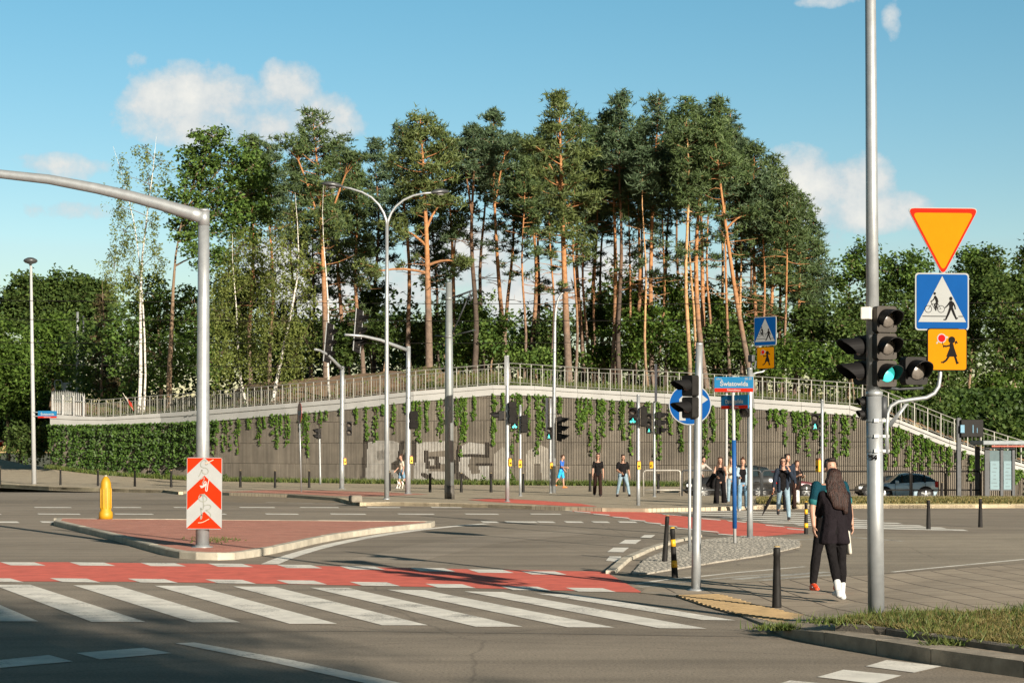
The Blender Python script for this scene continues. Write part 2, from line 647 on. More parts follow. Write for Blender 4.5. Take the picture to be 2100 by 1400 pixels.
SGREY = mat('sign_back', (0.33, 0.34, 0.34), 0.5, 0.4, var=0.1)
INK = mat('spray_grey', (0.20, 0.21, 0.18), 0.6, var=0.15)
GLASS = mat('car_glass', (0.020, 0.030, 0.034), 0.06, var=0.1, spec=0.9)

# ------------------------------------------------------------------ ground
g = MB()
n = 24
E = 2600
for i in range(n):
    a0, a1 = 2 * math.pi * i / n, 2 * math.pi * (i + 1) / n
    g.add([(0, 0, -0.75), (E * math.cos(a0), E * math.sin(a0), -0.75), (E * math.cos(a1), E * math.sin(a1), -0.75)], [(0, 1, 2)])
kind(g.build('ground', GROUNDM), 'structure')


def sheet(name, pts, m, thick=0.0, k='structure'):
    b = MB()
    pts = [Vector(p) for p in pts]
    if thick:
        b.prism([p - Vector((0, 0, thick)) for p in pts], (0, 0, thick))
    else:
        b.poly(pts)
    o = b.build(name, m)
    if k:
        o['kind'] = k
    return o


# wall line: photo reading of its foot, distance, coping top and bottom
WPX = np.array([60, 105, 200, 330, 430, 560, 700, 850, 1040, 1200, 1400, 1600, 1775, 1830, 1957, 2018, 2100, 2300], float)
WD = np.array([122, 120, 118, 115, 111.5, 107.5, 104, 101, 98.6, 97, 94.8, 92.6, 91.2, 90.8, 90, 89.6, 89.2, 88.2], float)
CTOP = np.array([846, 849, 856, 847, 840, 829.5, 818.5, 802, 787, 798, 808.5, 820.5, 833.5, 855, 906, 926, 952, 1010], float)
CBOT = np.array([871, 872, 872, 868, 864, 852.5, 841, 824, 807.5, 817, 830, 842, 853, 871, 922, 941, 968, 1026], float)


def wd(px):
    return np.interp(px, WPX, WD)


def wz(px, arr):
    return EYE + (HOR - np.interp(px, WPX, arr)) * wd(px) / F


def wpt(px, z, off=0.0):
    d = float(wd(px)) - off
    return Vector(((px - CX) * d / F, d, z))


def emb_z(x, y):
    """height of the wooded bank behind the wall"""
    px = CX + F * x / max(y, 1)
    d = max(0.0, y - float(wd(px)))
    zt = float(wz(px, CTOP)) - 0.12
    if px > 1775:
        hi = float(wz(1775, CTOP)) - 0.1
        zt = min(hi, zt + 0.55 * d) if d > 0.4 else zt
    rise = 0.16 * min(d, 7) + 0.02 * max(0, d - 7)
    if 480 < px < 900:
        rise *= 1.5
    if px > 1040:
        rise *= 0.55
    z = zt + rise
    if px < 105:
        z = z * max(0.0, min(1.0, (px - 30) / 75))
    return z


# road slab (z = 0), in front of the far pavements and the side street
road_pts = [(-90, -70, 0), (110, -70, 0), (110, 74.4, 0), gp(2500, 1022), gp(1395, 1022), (3, 82, 0), (-90, 96, 0)]
road_pts[3].y = 74.4
road_pts[4].y = 74.4
sheet('road', road_pts, ASPH, 0.05)
# sloping side street behind the railings on the right
ss = MB()
a0, a1 = at(1360, 1000, 74.35), at(2700, 1000, 74.35)
b0, b1 = wpt(1360, 0, -0.4), wpt(2700, 0, -0.4)
a0.z, b0.z, a1.z, b1.z = -0.16, -0.16, -0.34, -0.34
ss.prism([a0 - Vector((0, 0, 0.04)), a1 - Vector((0, 0, 0.04)), b1 - Vector((0, 0, 0.04)), b0 - Vector((0, 0, 0.04))], (0, 0, 0.04))
kind(ss.build('side_street', ASPH2), 'structure')

PZ = 0.12
FRONT = [(-700, 986), (-300, 987), (0, 992), (100, 997), (230, 1001), (335, 1004), (366, 1008), (392, 1005), (470, 1010), (590, 1013.5), (690, 1020), (716, 1026.5), (738, 1030), (800, 1029.5),
         (900, 1031), (1000, 1033.5), (1090, 1036.5), (1160, 1039), (1235, 1041), (1330, 1042), (1440, 1040), (1552, 1036.5), (1640, 1035.5), (1800, 1034.5), (2100, 1034), (2500, 1034)]
fp = [gp(x, y, PZ) for x, y in FRONT]
back = [Vector((x, 74.4, PZ)) for x in (gp(2500, 1034, PZ).x + 3, float((1392 - CX) * 74.4 / F))]
back += [wpt(px, PZ, -0.15) for px in (1392, 1200, 1040, 850, 700, 560, 430, 330, 200, 105)]
back += [Vector((-60, 125, PZ)), Vector((-90, 140, PZ))]
sheet('far_pavement', fp + back, PAVER, 0.2)


# the pavement climbs towards the left end of the wall and becomes a path
RISE_F = [(-420, 989), (-300, 988), (0, 990), (120, 991), (230, 992), (340, 992), (440, 991.5)]
RISE_B = [(-420, 931, 200), (-300, 931, 190), (0, 941, 150), (60, 952, 132), (105, 960, 120), (200, 972, 118), (330, 981, 115), (432, 987, 111.6)]


def rise_pt(u, t):
    def lerp_list(L, fn):
        s = u * (len(L) - 1)
        k = min(len(L) - 2, int(s))
        return fn(L[k]).lerp(fn(L[k + 1]), s - k)
    a = lerp_list(RISE_F, lambda q: gp(q[0], q[1], PZ + .004))
    c = lerp_list(RISE_B, lambda q: at(q[0], q[1], q[2] - .15))
    p = a.lerp(c, t)
    p.z = a.z + (c.z - a.z) * t ** 1.3
    return p


b = MB()
b.add([rise_pt(i / 28, j / 8) for i in range(29) for j in range(9)], [(i * 9 + j, i * 9 + j + 1, (i + 1) * 9 + j + 1, (i + 1) * 9 + j) for i in range(28) for j in range(8)])
kind(b.build('rising_path', PAVER), 'structure')


def kerb(name, line, m, w=0.16, h=0.125, stone=1.0, gap=0.012, zb=-0.03, z0=0.0):
    """a run of kerb stones along a line (z from the points' own height + h)"""
    b = MB()
    P = [Vector(p) for p in line]
    for i in range(len(P) - 1):
        a, c = P[i], P[i + 1]
        L = (c - a).length
        k = max(1, round(L / stone))
        for j in range(k):
            s, e = a.lerp(c, j / k), a.lerp(c, (j + 1) / k)
            d = (e - s)
            dn = d.normalized()
            s, e = s + dn * gap / 2, e - dn * gap / 2
            nn = Vector((-dn.y, dn.x, 0)).normalized() * w
            jz = random.uniform(-0.004, 0.004)
            q = [s, e, e + nn, s + nn]
            ch = 0.018
            bot = [Vector((p.x, p.y, p.z + zb)) for p in q]
            mid = [Vector((p.x, p.y, p.z + h - ch + jz)) for p in q]
            top = [Vector((p.x, p.y, p.z + h + jz)) for p in q]
            ins = nn.normalized() * ch
            top[0], top[1] = top[0] + ins, top[1] + ins
            b.add(bot + mid + top, [(0, 1, 5, 4), (1, 2, 6, 5), (2, 3, 7, 6), (3, 0, 4, 7), (4, 5, 9, 8), (5, 6, 10, 9), (6, 7, 11, 10), (7, 4, 8, 11), (8, 9, 10, 11)])
    return kind(b.build(name, m), 'structure')


low = [Vector((p.x, p.y, 0)) for p in fp]
kerb('far_kerb', low[:7], KERBW, 0.2, 0.126, 1.4)
kerb('far_island_kerb', low[10:17], KERBW, 0.2, 0.126, 1.4)
kerb('grass_strip_kerb', low[21:], KERBW, 0.25, 0.128, 1.6)
# brown red paved corner and the red bike path on the far island
sheet('red_paving', [gp(x, y, PZ + 0.006) for x, y in [(452, 1008), (560, 1004), (700, 1006), (800, 1009), (880, 1013), (770, 1017), (690, 1016.5), (590, 1011.5)]], REDB)
sheet('red_bike_path', [gp(x, y, PZ + 0.006) for x, y in [(960, 1024), (1030, 1021.5), (1110, 1026), (1190, 1032), (1225, 1038), (1160, 1037), (1090, 1033), (1000, 1028)]], REDP)
sheet('tram_bed', [gp(x, y, 0.004) for x, y in [(400, 1013), (470, 1012.5), (590, 1016), (690, 1023.5), (715, 1031), (590, 1031.5), (480, 1029), (395, 1022)]], mat('brown_bed', (0.20, 0.155, 0.10), 0.9, var=0.25, scale=1.5, bump=0.3))

# grass strip on the right with its bed
GZ = 0.16
sheet('grass_bed', [gp(x, y, GZ) for x, y in [(1560, 1023), (1552, 1031), (1640, 1032.5), (1800, 1032), (2100, 1031.5), (2500, 1031.5), (2500, 1019.5), (2100, 1019.5), (1800, 1020), (1640, 1021)]],
      mat('dry_soil', (0.17, 0.15, 0.07), 0.95, var=0.35, scale=2.0, bump=0.5, bscale=14), 0.035)

# near triangular island of red brick
ISL = [(110, 1077), (175, 1093), (238, 1109), (290, 1125), (340, 1139), (368, 1144.5), (402, 1147), (445, 1148), (482, 1147), (520, 1142), (560, 1135), (600, 1126), (645, 1115), (700, 1104.5), (770, 1094), (840, 1086), (884, 1081.5)]
il = [gp(x, y) for x, y in ISL]
ib = [gp(892, 1068.5, 0.12), gp(500, 1065.5, 0.12), gp(116, 1062, 0.12)]
ring = il + [Vector((p.x, p.y, 0)) for p in ib]
kerb('island_kerb', ring + [ring[0]], KERB, 0.17, 0.128, 1.0)
cen = sum(ring, Vector()) / len(ring)
sheet('island_brick', [Vector((p.x, p.y, 0.118)) + (cen - p).normalized() * 0.12 for p in ring], REDB, 0.1)

# right hand pavement: flush at the crossing, a real step by the grass
RB = [(1322, 1207, .006), (1420, 1201, .006), (1500, 1196, .008), (1640, 1187, .03), (1830, 1176, .05), (1960, 1166, .06), (2100, 1155, .06), (2500, 1128, .06)]
RF = [(1312, 1215, .006), (1400, 1224, .006), (1520, 1262, .010), (1580, 1284, .02), (1606, 1291, .07), (1690, 1297, .125), (1797, 1313, .135), (1909, 1331, .135), (2100, 1357, .135), (2500, 1410, .135)]


def along(L, t):
    P = [gp(x, y, z) for x, y, z in L]
    s = [0]
    for i in range(len(P) - 1):
        s.append(s[-1] + (P[i + 1] - P[i]).length)
    T = t * s[-1]
    for i in range(len(P) - 1):
        if T <= s[i + 1] + 1e-9:
            return P[i].lerp(P[i + 1], (T - s[i]) / (s[i + 1] - s[i]))
    return P[-1]


b = MB()
NU, NV = 40, 5
grid = []
for i in range(NU + 1):
    a, c = along(RB, i / NU), along(RF, i / NU)
    for j in range(NV + 1):
        t = j / NV
        p = a.lerp(c, t)
        if t < 0.8:
            p.z = a.z * (1 - t) + (c.z * 0.9 + 0.003) * t
        grid.append(p)
b.add(grid, [(i * (NV + 1) + j, i * (NV + 1) + j + 1, (i + 1) * (NV + 1) + j + 1, (i + 1) * (NV + 1) + j) for i in range(NU) for j in range(NV)])
kind(b.build('pavement', SLAB, smooth=False), 'structure')
rf = [gp(x, y, z) for x, y, z in RF]
kb = [Vector((p.x, p.y, -0.1)) for p in rf]
# kerb of the right pavement: long stones whose top follows the dropped edge
b = MB()
for i in range(len(rf) - 1):
    a, c = rf[i], rf[i + 1]
    L = (c - a).length
    k = max(1, round(L / 1.0))
    for j in range(k):
        s, e = a.lerp(c, j / k), a.lerp(c, (j + 1) / k)
        dn = (e - s).normalized()
        s, e = s + dn * 0.006, e - dn * 0.006
        nn = Vector((-dn.y, dn.x, 0)).normalized() * 0.30
        q = [s, e, e + nn, s + nn]
        top = [p + Vector((0, 0, 0.008)) for p in q]
        bot = [Vector((p.x, p.y, -0.05)) for p in q]
        b.prism(bot, (0, 0, 0.001))
        b.add(bot + top, [(0, 1, 5, 4), (1, 2, 6, 5), (2, 3, 7, 6), (3, 0, 4, 7), (4, 5, 6, 7)])
kind(b.build('pavement_kerb', mat('kerb_old', (0.30, 0.255, 0.195), 0.9, var=0.3, scale=5, bump=0.4, island=0.15)), 'structure')
# grass bed behind its edging
EDG = [(1712, 1277), (1816, 1287), (1909, 1300), (2100, 1326), (2500, 1378)]
eb = [gp(x, y, .20) for x, y in EDG]
kerb('bed_edging', [Vector((p.x, p.y, 0.12)) for p in eb], mat('edging_old', (0.16, 0.14, 0.115), 0.9, var=0.3, scale=6, bump=0.4, island=0.15), 0.07, 0.085, 1.0)
bb = [gp(x, y, .22) for x, y in [(2500, 1236), (2100, 1251), (2000, 1256), (1850, 1259), (1760, 1266)]]
b = MB()
BED_F = [p + Vector((0.03, 0.06, -0.01)) for p in eb]
BED_B = [gp(x, y, .20) for x, y in [(1740, 1270), (1830, 1261), (1920, 1258), (2100, 1251), (2500, 1238)]]
for i in range(4):
    b.add([BED_F[i], BED_F[i + 1], BED_B[i + 1], BED_B[i]], [(0, 1, 2, 3)])
    for lo in ((BED_B[i], BED_B[i + 1]),):
        b.add([lo[0], lo[1], Vector((lo[1].x, lo[1].y, -.05)), Vector((lo[0].x, lo[0].y, -.05))], [(0, 1, 2, 3)])
kind(b.build('verge_soil', mat('verge_soil', (0.20, 0.16, 0.08), 0.95, var=0.4, scale=5, bump=0.5, bscale=20)), 'structure')

# asphalt bike path on the right and cobbled wedge
sheet('bike_path', [gp(x, y, 0.004) for x, y in [(1290, 1203), (1330, 1207), (1500, 1195), (1640, 1186), (1830, 1174), (2100, 1152), (2500, 1124), (2500, 1090), (2100, 1093), (1800, 1093), (1660, 1096), (1560, 1106), (1640, 1128), (1600, 1140), (1400, 1170)]], ASPH2)
wedge = [(1296, 1178), (1320, 1150), (1370, 1128), (1440, 1108), (1530, 1099.5), (1600, 1104), (1640, 1110), (1640, 1122), (1560, 1140), (1460, 1155), (1370, 1170), (1310, 1180)]
wb = [gp(x, y, 0) for x, y in wedge]
b = MB()
b.prism([p + Vector((0, 0, -0.02)) for p in wb], (0, 0, 0.045))
kind(b.build('wedge_base', mat('wedge_sand', (0.30, 0.275, 0.23), 0.95, var=0.25, scale=8, bump=0.5, bscale=40)), 'structure')


def inside(p, poly):
    c = False
    n = len(poly)
    for i in range(n):
        a, q = poly[i], poly[(i + 1) % n]
        if (a.y > p.y) != (q.y > p.y) and p.x < (q.x - a.x) * (p.y - a.y) / (q.y - a.y) + a.x:
            c = not c
    return c


b = MB()
xs, ys = [p.x for p in wb], [p.y for p in wb]
y = min(ys)
while y < max(ys):
    x = min(xs) + random.uniform(0, .05)
    while x < max(xs):
        p = Vector((x + random.uniform(-.02, .02), y + random.uniform(-.03, .03), 0.022))
        if inside(p, wb) and random.random() < 0.93:
            r = random.uniform(.036, .052)
            k = 6
            a0 = random.random() * 6
            hh = random.uniform(.005, .010)
            o = [p + Vector((math.cos(a0 + i * 6.283 / k) * r, math.sin(a0 + i * 6.283 / k) * r * 1.15, 0)) for i in range(k)]
            t = [p + (q - p) * 0.62 + Vector((0, 0, hh)) for q in o]
            b.add(o + t, [tuple(range(k, 2 * k))] + [(i, (i + 1) % k, (i + 1) % k + k, i + k) for i in range(k)])
        x += 0.094
    y += 0.112
kind(b.build('cobbles', COBB), 'structure')
kerb('wedge_kerb', [gp(x, y, -0.07) for x, y in [(1262, 1186), (1292, 1158), (1340, 1135), (1392, 1118), (1440, 1107)]], KERB, 0.15, 0.125, 1.0)

# tactile warning strip with its ribs
TP = [(1383, 1219), (1480, 1217), (1554, 1239), (1640, 1258), (1712, 1272), (1702, 1279), (1637, 1285), (1586, 1276), (1514, 1259), (1443, 1239)]
tp = [gp(x, y, 0.022) for x, y in TP]
b = MB()
b.prism([p - Vector((0, 0, .03)) for p in tp], (0, 0, .024), mi=1)
c0, c1 = gp(1383, 1219, 0), gp(1700, 1279, 0)
dr = (c1 - c0).normalized()
pr = Vector((-dr.y, dr.x, 0))
L = (c1 - c0).length + 1.5
for k in range(int(L / 0.125)):
    o = c0 + dr * (k * 0.125 - 0.3)
    run = [o + pr * s for s in np.linspace(-1.6, 1.6, 65)]
    ok = [q for q in run if inside(q, tp)]
    if len(ok) > 2:
        m0, m1 = ok[0], ok[-1]
        b.box((m0 + m1) / 2 + Vector((0, 0, .016)), (0.07, (m1 - m0).length, .020), yaw=math.atan2(pr.y, pr.x) - math.pi / 2, bev=0)
kind(b.build('tactile_strip', [TACT, mat('tactile_base', (.12, .085, .045), .9, var=.25, scale=6)]), 'structure')  # base between the ribs is coloured darker than the ribs

# ------------------------------------------------------------------ road paint
def paint(name, quads, m, z=0.006):
    b = MB()
    for q in quads:
        b.poly([gp(x, y, z) for x, y in q])
    return kind(b.build(name, m), 'structure')


ZEB = [[(-160, 1197), (-100, 1197), (79, 1273), (-20, 1273)], [(-15, 1198), (62, 1198), (298, 1274), (188, 1274)], [(150, 1199), (238, 1199), (493, 1275), (395, 1275)],
       [(317, 1200), (400, 1200), (692, 1278), (594, 1278)], [(478, 1201.5), (562, 1202), (878, 1281), (784, 1281)], [(636, 1204), (714, 1204.5), (1072, 1284), (976, 1284)],
       [(794, 1208), (872, 1209), (1260, 1285.5), (1164, 1285)], [(952, 1211.5), (1032, 1213), (1450, 1288), (1352, 1287)], [(1100, 1216), (1180, 1218), (1508, 1271), (1440, 1270)]]
paint('zebra_crossing', ZEB, WHITE)
paint('bike_crossing_red', [[(-300, 1151), (140, 1152), (500, 1156), (800, 1163), (1000, 1167), (1240, 1171), (1318, 1214), (1100, 1208.5), (900, 1203), (580, 1196.5), (300, 1192), (-300, 1190)]], REDP, 0.005)
dash = []
for x, y in [(-145, 1151), (0, 1151.5), (143, 1152), (288, 1153), (426, 1154.5), (567, 1157), (696, 1160), (840, 1163.5), (960, 1166.5), (1068, 1170)]:
    dash.append([(x, y), (x + 70, y + 0.6), (x + 94, y + 7.4), (x + 22, y + 6.8)])
for x, y in [(-55, 1184), (102, 1184.5), (262, 1185.5), (421, 1187), (567, 1188.5), (717, 1192), (872, 1196), (1026, 1201), (1160, 1204)]:
    dash.append([(x, y), (x + 76, y + 1), (x + 104, y + 9), (x + 26, y + 7.8)])
paint('bike_crossing_dashes', dash, WHITE, 0.008)
paint('lane_lines_near', [[(360, 1318), (398, 1316), (600, 1352.5), (835, 1402), (1000, 1440), (920, 1440), (760, 1402), (560, 1357.5)], [(157, 1338), (295, 1327), (352, 1338), (205, 1351)], [(-50, 1357), (100, 1342), (150, 1355), (-20, 1370)],
                          [(1775, 1365), (1819, 1352), (1931, 1365), (1875, 1378)], [(1676, 1387), (1730, 1372), (1849, 1384), (1793, 1401)], [(1560, 1412), (1620, 1394), (1750, 1406), (1690, 1428)]], WHITE)


def ribbon(name, pts, w, m, z=0.006):
    P = [gp(x, y, z) for x, y in pts]
    b = MB()
    L, Rr = [], []
    for i, p in enumerate(P):
        t = (P[min(i + 1, len(P) - 1)] - P[max(i - 1, 0)]).normalized()
        nn = Vector((-t.y, t.x, 0)) * w / 2
        L.append(p + nn)
        Rr.append(p - nn)
    n = len(P)
    b.add(L + Rr, [(i, i + 1, n + i + 1, n + i) for i in range(n - 1)])
    return kind(b.build(name, m), 'structure')


ribbon('island_edge_line', [(553, 1156), (574, 1147), (603, 1137), (640, 1126), (680, 1116), (735, 1104.5), (790, 1095), (865, 1085), (930, 1078.5), (1000, 1073)], 0.30, WHITE)
ribbon('path_edge_line', [(1300, 1197), (1370, 1187), (1440, 1180.5), (1500, 1174), (1580, 1167), (1650, 1161)], 0.09, WHITE)
ribbon('path_edge_line', [(1310, 1203), (1400, 1193), (1440, 1188), (1530, 1180), (1600, 1175)], 0.09, WORN)
ribbon('path_edge_line', [(1830, 1172), (1920, 1163), (2010, 1154.5), (2100, 1146), (2300, 1129)], 0.10, WHITE)
ribbon('path_worn_line', [(1508, 1187), (1600, 1179), (1700, 1172)], 0.22, WORN)
ribbon('path_worn_line', [(1560, 1189), (1660, 1181), (1720, 1177)], 0.14, WORN)
ribbon('path_far_line', [(1645, 1094.5), (1750, 1101), (1853, 1109)], 0.14, WORN)
ribbon('path_far_line', [(1600, 1107), (1680, 1104)], 0.2, WORN)
far = []
for a, c in [(69, 145), (231, 288), (355, 380), (490, 562), (614, 693), (752, 819), (883, 945), (1002, 1064), (-90, -20), (1130, 1150)]:
    far.append([(a, 1038.9), (c, 1039.2), (c + 3, 1040.7), (a + 3, 1040.4)])
for a, c in [(76, 162), (233, 312), (395, 462), (543, 610), (676, 748), (814, 888), (952, 1020), (1086, 1148), (-80, 0)]:
    far.append([(a, 1052.3), (c, 1052.8), (c + 4, 1054.6), (a + 4, 1054.1)])
for a, c in [(-70, 35), (81, 112), (985, 1018), (1034, 1098), (1100, 1134), (1156, 1192), (1212, 1246), (1266, 1302)]:
    far.append([(a, 1068), (c, 1068.5), (c + 6, 1071.5), (a + 6, 1071)])
for q in [[(1282, 1106), (1315, 1106), (1303, 1114.5), (1269, 1114)], [(1258, 1122), (1290, 1122), (1278, 1131.5), (1245, 1131)], [(1250, 1140), (1274, 1140), (1272, 1151.5), (1242, 1149)],
          [(1322, 1096), (1344, 1096), (1335, 1102), (1312, 1102)]]:
    far.append(q)
paint('lane_dashes_far', far, WHITE)
ribbon('far_edge_line', [(-300, 1009), (0, 1010), (300, 1012), (380, 1013)], 0.2, WORN)
ribbon('far_bed_line', [(545, 1029.5), (640, 1031), (720, 1032.5)], 0.3, WORN)
paint('bike_crossing_red_far', [[(1137, 1043), (1226, 1043.5), (1330, 1050), (1414, 1059), (1546, 1071), (1649, 1083), (1649, 1092), (1546, 1101), (1523, 1099.5), (1443, 1088.5), (1363, 1074.5), (1260, 1059)]], REDP, 0.005)
fd = []
for x, y in [(1137, 1043), (1176, 1047), (1214, 1052), (1254, 1058), (1288, 1064), (1320, 1069.5), (1352, 1075), (1386, 1081), (1437, 1086.5), (1470, 1093)]:
    fd.append([(x, y), (x + 34, y + 2.6), (x + 38, y + 4.8), (x + 4, y + 1.9)])
for x, y in [(1357, 1052.5), (1437, 1061.5), (1490, 1066), (1568, 1075), (1612, 1082)]:
    fd.append([(x, y), (x + 38, y + 3), (x + 42, y + 5), (x + 4, y + 2)])
paint('bike_crossing_dashes_far', fd, WHITE, 0.009)
zs = []
for k in range(8):
    xl, yl = 1345 + 42 * k, 1044 + 5.0 * k
    xr = 1660 + 45 * k
    t = 2.0 + 0.12 * k
    if k > 5:
        xl += 30 * (k - 5)
    dy = (xr - xl) * 0.022
    zs.append([(xl, yl), (xr, yl + dy), (xr + 12, yl + dy + t), (xl + 12, yl + t)])
paint('zebra_crossing_far', zs, WHITE)

# manhole-like dark repairs: a patch of grit by the island foot
def tufts(name, pts_fn, n, h, w, m, seed, lean=0.5):
    rng = np.random.default_rng(seed)
    P = np.array([pts_fn(rng) for _ in range(n)])
    Q = np.repeat(P, 3, axis=0)
    Q[:, :2] += rng.normal(scale=w * 1.3, size=(len(Q), 2))
    D = rng.normal(size=(len(Q), 3)) * lean
    D[:, 2] = 1
    D /= np.linalg.norm(D, axis=1, keepdims=True)
    S = np.cross(D, rand_dirs(rng, len(Q)))
    S /= np.linalg.norm(S, axis=1, keepdims=True)
    Hh = h * rng.uniform(.4, 1.25, (len(Q), 1))
    V = np.empty((len(Q), 3, 3))
    V[:, 0], V[:, 1], V[:, 2] = Q + S * w * .5, Q - S * w * .5, Q + D * Hh
    me = fast_mesh(name, V.reshape(-1, 3), np.arange(len(Q) * 3).reshape(-1, 3), 3, m)
    return kind(link(name, me), 'stuff')


GRASSM = leaf_mat('grass_blades', (0.07, 0.10, 0.022), (0.33, 0.25, 0.10), 0.3, 2.2)
GRASSG = leaf_mat('grass_green', (0.055, 0.105, 0.02), (0.17, 0.19, 0.05), 0.3, 1.0)


def bed_pt(rng):
    t = rng.random() ** 0.75
    i = min(3, int(t * 3.2))
    u = rng.random()
    a = BED_F[i].lerp(BED_F[i + 1], u)
    c = BED_B[i].lerp(BED_B[i + 1], u)
    s = rng.random()
    p = a.lerp(c, s)
    if math.sin(p.x * 3.1 + 1) * math.sin(p.y * 2.3) + .5 * math.sin(p.x * 9 + p.y * 7) < -.35 and rng.random() < .8:
        return bed_pt(rng)
    return (p.x, p.y, p.z)


o = tufts('verge_grass', bed_pt, 11000, 0.062, 0.012, GRASSM, 3, 0.9)
tag(o, 'patchy yellowing grass verge beside the kerb at bottom right', 'grass')
def strip_pt(rng):
    px = rng.uniform(1556, 2300)
    p = gp(px, rng.uniform(1020.5, 1031.5), GZ)
    return (p.x, p.y, p.z)


o = tufts('strip_grass', strip_pt, 9000, 0.11, 0.05, GRASSM, 4, 0.6)
tag(o, 'long strip of dry grass between far road and railings', 'grass')
def foot_pt(rng):
    px = rng.uniform(95, 1390)
    p = wpt(px, float(np.interp(px, [105, 200, 330, 430], [.78, .43, .2, PZ])), rng.random() ** 2 * 1.3 + 0.16)
    return (p.x, p.y, p.z)


o = tufts('wall_foot_grass', foot_pt, 6500, 0.30, 0.06, GRASSG, 5, 0.5)
tag(o, 'narrow line of green weeds along the foot of the ribbed wall', 'weeds')
def weed_pt(rng):
    c = [(1590, 1290, .03, .13), (1608, 1291, .08, .06), (1720, 1276, .19, .22), (1745, 1277, .19, .2), (1960, 1320, .14, .12)][int(rng.integers(0, 5))]
    p = gp(c[0], c[1], c[2])
    return (p.x + rng.normal() * c[3], p.y + rng.normal() * c[3] * .7, p.z)


o = tufts('kerb_weeds', weed_pt, 420, 0.10, 0.014, GRASSG, 6, 0.8)
tag(o, 'small green weeds growing in cracks at the start of the near kerb', 'weeds')
def isl_pt(rng):
    p = gp(440 + rng.normal() * 26, 1107 + rng.normal() * 3, .12)
    return (p.x, p.y, p.z)


o = tufts('island_weeds', isl_pt, 70, 0.07, 0.02, GRASSG, 8, 0.8)
tag(o, 'sparse weeds in the brick joints round the mast arm pole', 'weeds')

def weed2_pt(rng):
    c = BED_F[int(rng.integers(0, 4))].lerp(BED_B[int(rng.integers(1, 5))], rng.random())
    return (c.x + rng.normal() * .15, c.y + rng.normal() * .2, c.z)


o = tufts('verge_weeds', weed2_pt, 700, 0.12, 0.016, GRASSG, 31, 0.7)
tag(o, 'taller green weeds scattered through the near grass verge', 'weeds')
# worn and repaired strips of the carriageway
PATCH = asphalt_mat('asphalt_patch', (0.255, 0.215, 0.165))
PATCHL = asphalt_mat('asphalt_worn', (0.36, 0.305, 0.24))
SEAM = mat('tar_seam', (0.10, 0.085, 0.07), 0.7, var=0.3, scale=8)
sheet('road_patch', [gp(x, y, .003) for x, y in [(-300, 1022), (395, 1024), (560, 1033.5), (1100, 1043), (1120, 1046), (560, 1037), (-300, 1029)]], PATCH)
sheet('road_patch', [gp(x, y, .0032) for x, y in [(700, 1150.5), (830, 1120), (960, 1100), (1180, 1085), (1225, 1092), (1010, 1115), (900, 1140), (850, 1156)]], PATCHL)
for pts, w in [([(-300, 1046.5), (400, 1046), (800, 1047.5), (1130, 1050)], .07), ([(-200, 1312), (300, 1297), (700, 1293), (1200, 1299), (1560, 1305)], .022)]:
    ribbon('tar_seam', pts, w, SEAM, .0045)
# ------------------------------------------------------------------ retaining wall
RIBM = mat('rib_timber', (0.195, 0.168, 0.132), 0.85, var=0.25, scale=0.7, bump=0.2, bscale=30, island=0.28)
BACKM = mat('rib_backing', (0.045, 0.038, 0.031), 0.95, var=0.25, scale=1.0)
wall = thing('retaining_wall', 'long curved retaining wall clad in vertical timber ribs under a pale concrete coping', 'wall', (0, 98, 0))
spx = np.linspace(104, 2240, 4200)
sd = wd(spx)
sx = (spx - CX) * sd / F
arc = np.concatenate([[0], np.cumsum(np.hypot(np.diff(sx), np.diff(sd)))])
STEP = 0.092
ribpx = np.interp(np.arange(0, arc[-1], STEP), arc, spx)


def wall_dir(px):
    a, c = wpt(px - 4, 0), wpt(px + 4, 0)
    d = (c - a).normalized()
    return d, Vector((d.y, -d.x, 0))       # along, outward (towards the road)


b = MB()
courses = [-0.75, 1.18, 2.36, 3.54, 4.72, 9]
ribs = []
rr = random.Random(5)
for px in ribpx:
    zt = float(wz(px, CBOT)) + 0.03
    d, nrm = wall_dir(px)
    c = wpt(px, 0)
    ribs.append((px, c, d, nrm, zt))
    w = 0.024
    for i in range(5):
        z0, z1 = courses[i] + 0.012, min(courses[i + 1] - 0.012, zt)
        if z0 >= zt - 0.05:
            break
        if px < 1700 and i == 0:
            z0 = 0.0
        dep = 0.06 + rr.uniform(-.008, .008)
        q = [c - d * w, c + d * w, c + d * w - nrm * dep, c - d * w - nrm * dep]
        q = [p + nrm * 0.0 for p in q]
        lo = [Vector((p.x, p.y, z0)) for p in q]
        hi = [Vector((p.x, p.y, z1)) for p in q]
        b.add(lo + hi, [(0, 1, 5, 4), (1, 2, 6, 5), (3, 0, 4, 7), (4, 5, 6, 7), (0, 3, 2, 1)])
b.build('rib_cladding', RIBM, wall)
b = MB()
pp = list(np.linspace(104, 2240, 140))
lo, hi, lo2, hi2 = [], [], [], []
for px in pp:
    d, nrm = wall_dir(px)
    p = wpt(px, 0) - nrm * 0.07
    q = wpt(px, 0) - nrm * 0.6
    zt = float(wz(px, CBOT)) + 0.05
    lo.append(Vector((p.x, p.y, -0.75)))
    hi.append(Vector((p.x, p.y, zt)))
    lo2.append(Vector((q.x, q.y, -0.75)))
    hi2.append(Vector((q.x, q.y, zt)))
n = len(pp)
b.add(lo + hi, [(i, i + 1, n + i + 1, n + i) for i in range(n - 1)])
b.add(hi + hi2, [(i, i + 1, n + i + 1, n + i) for i in range(n - 1)])
# return wall at the far left end
e0, e1 = Vector((lo[0].x, lo[0].y, 0)), Vector((lo[0].x * 1.09, lo[0].y * 1.1, 0))
b.add([e0, e1, e1 + Vector((0, 0, hi[0].z)), e0 + Vector((0, 0, hi[0].z))], [(0, 1, 2, 3)])
b.build('wall_panel', BACKM, wall)
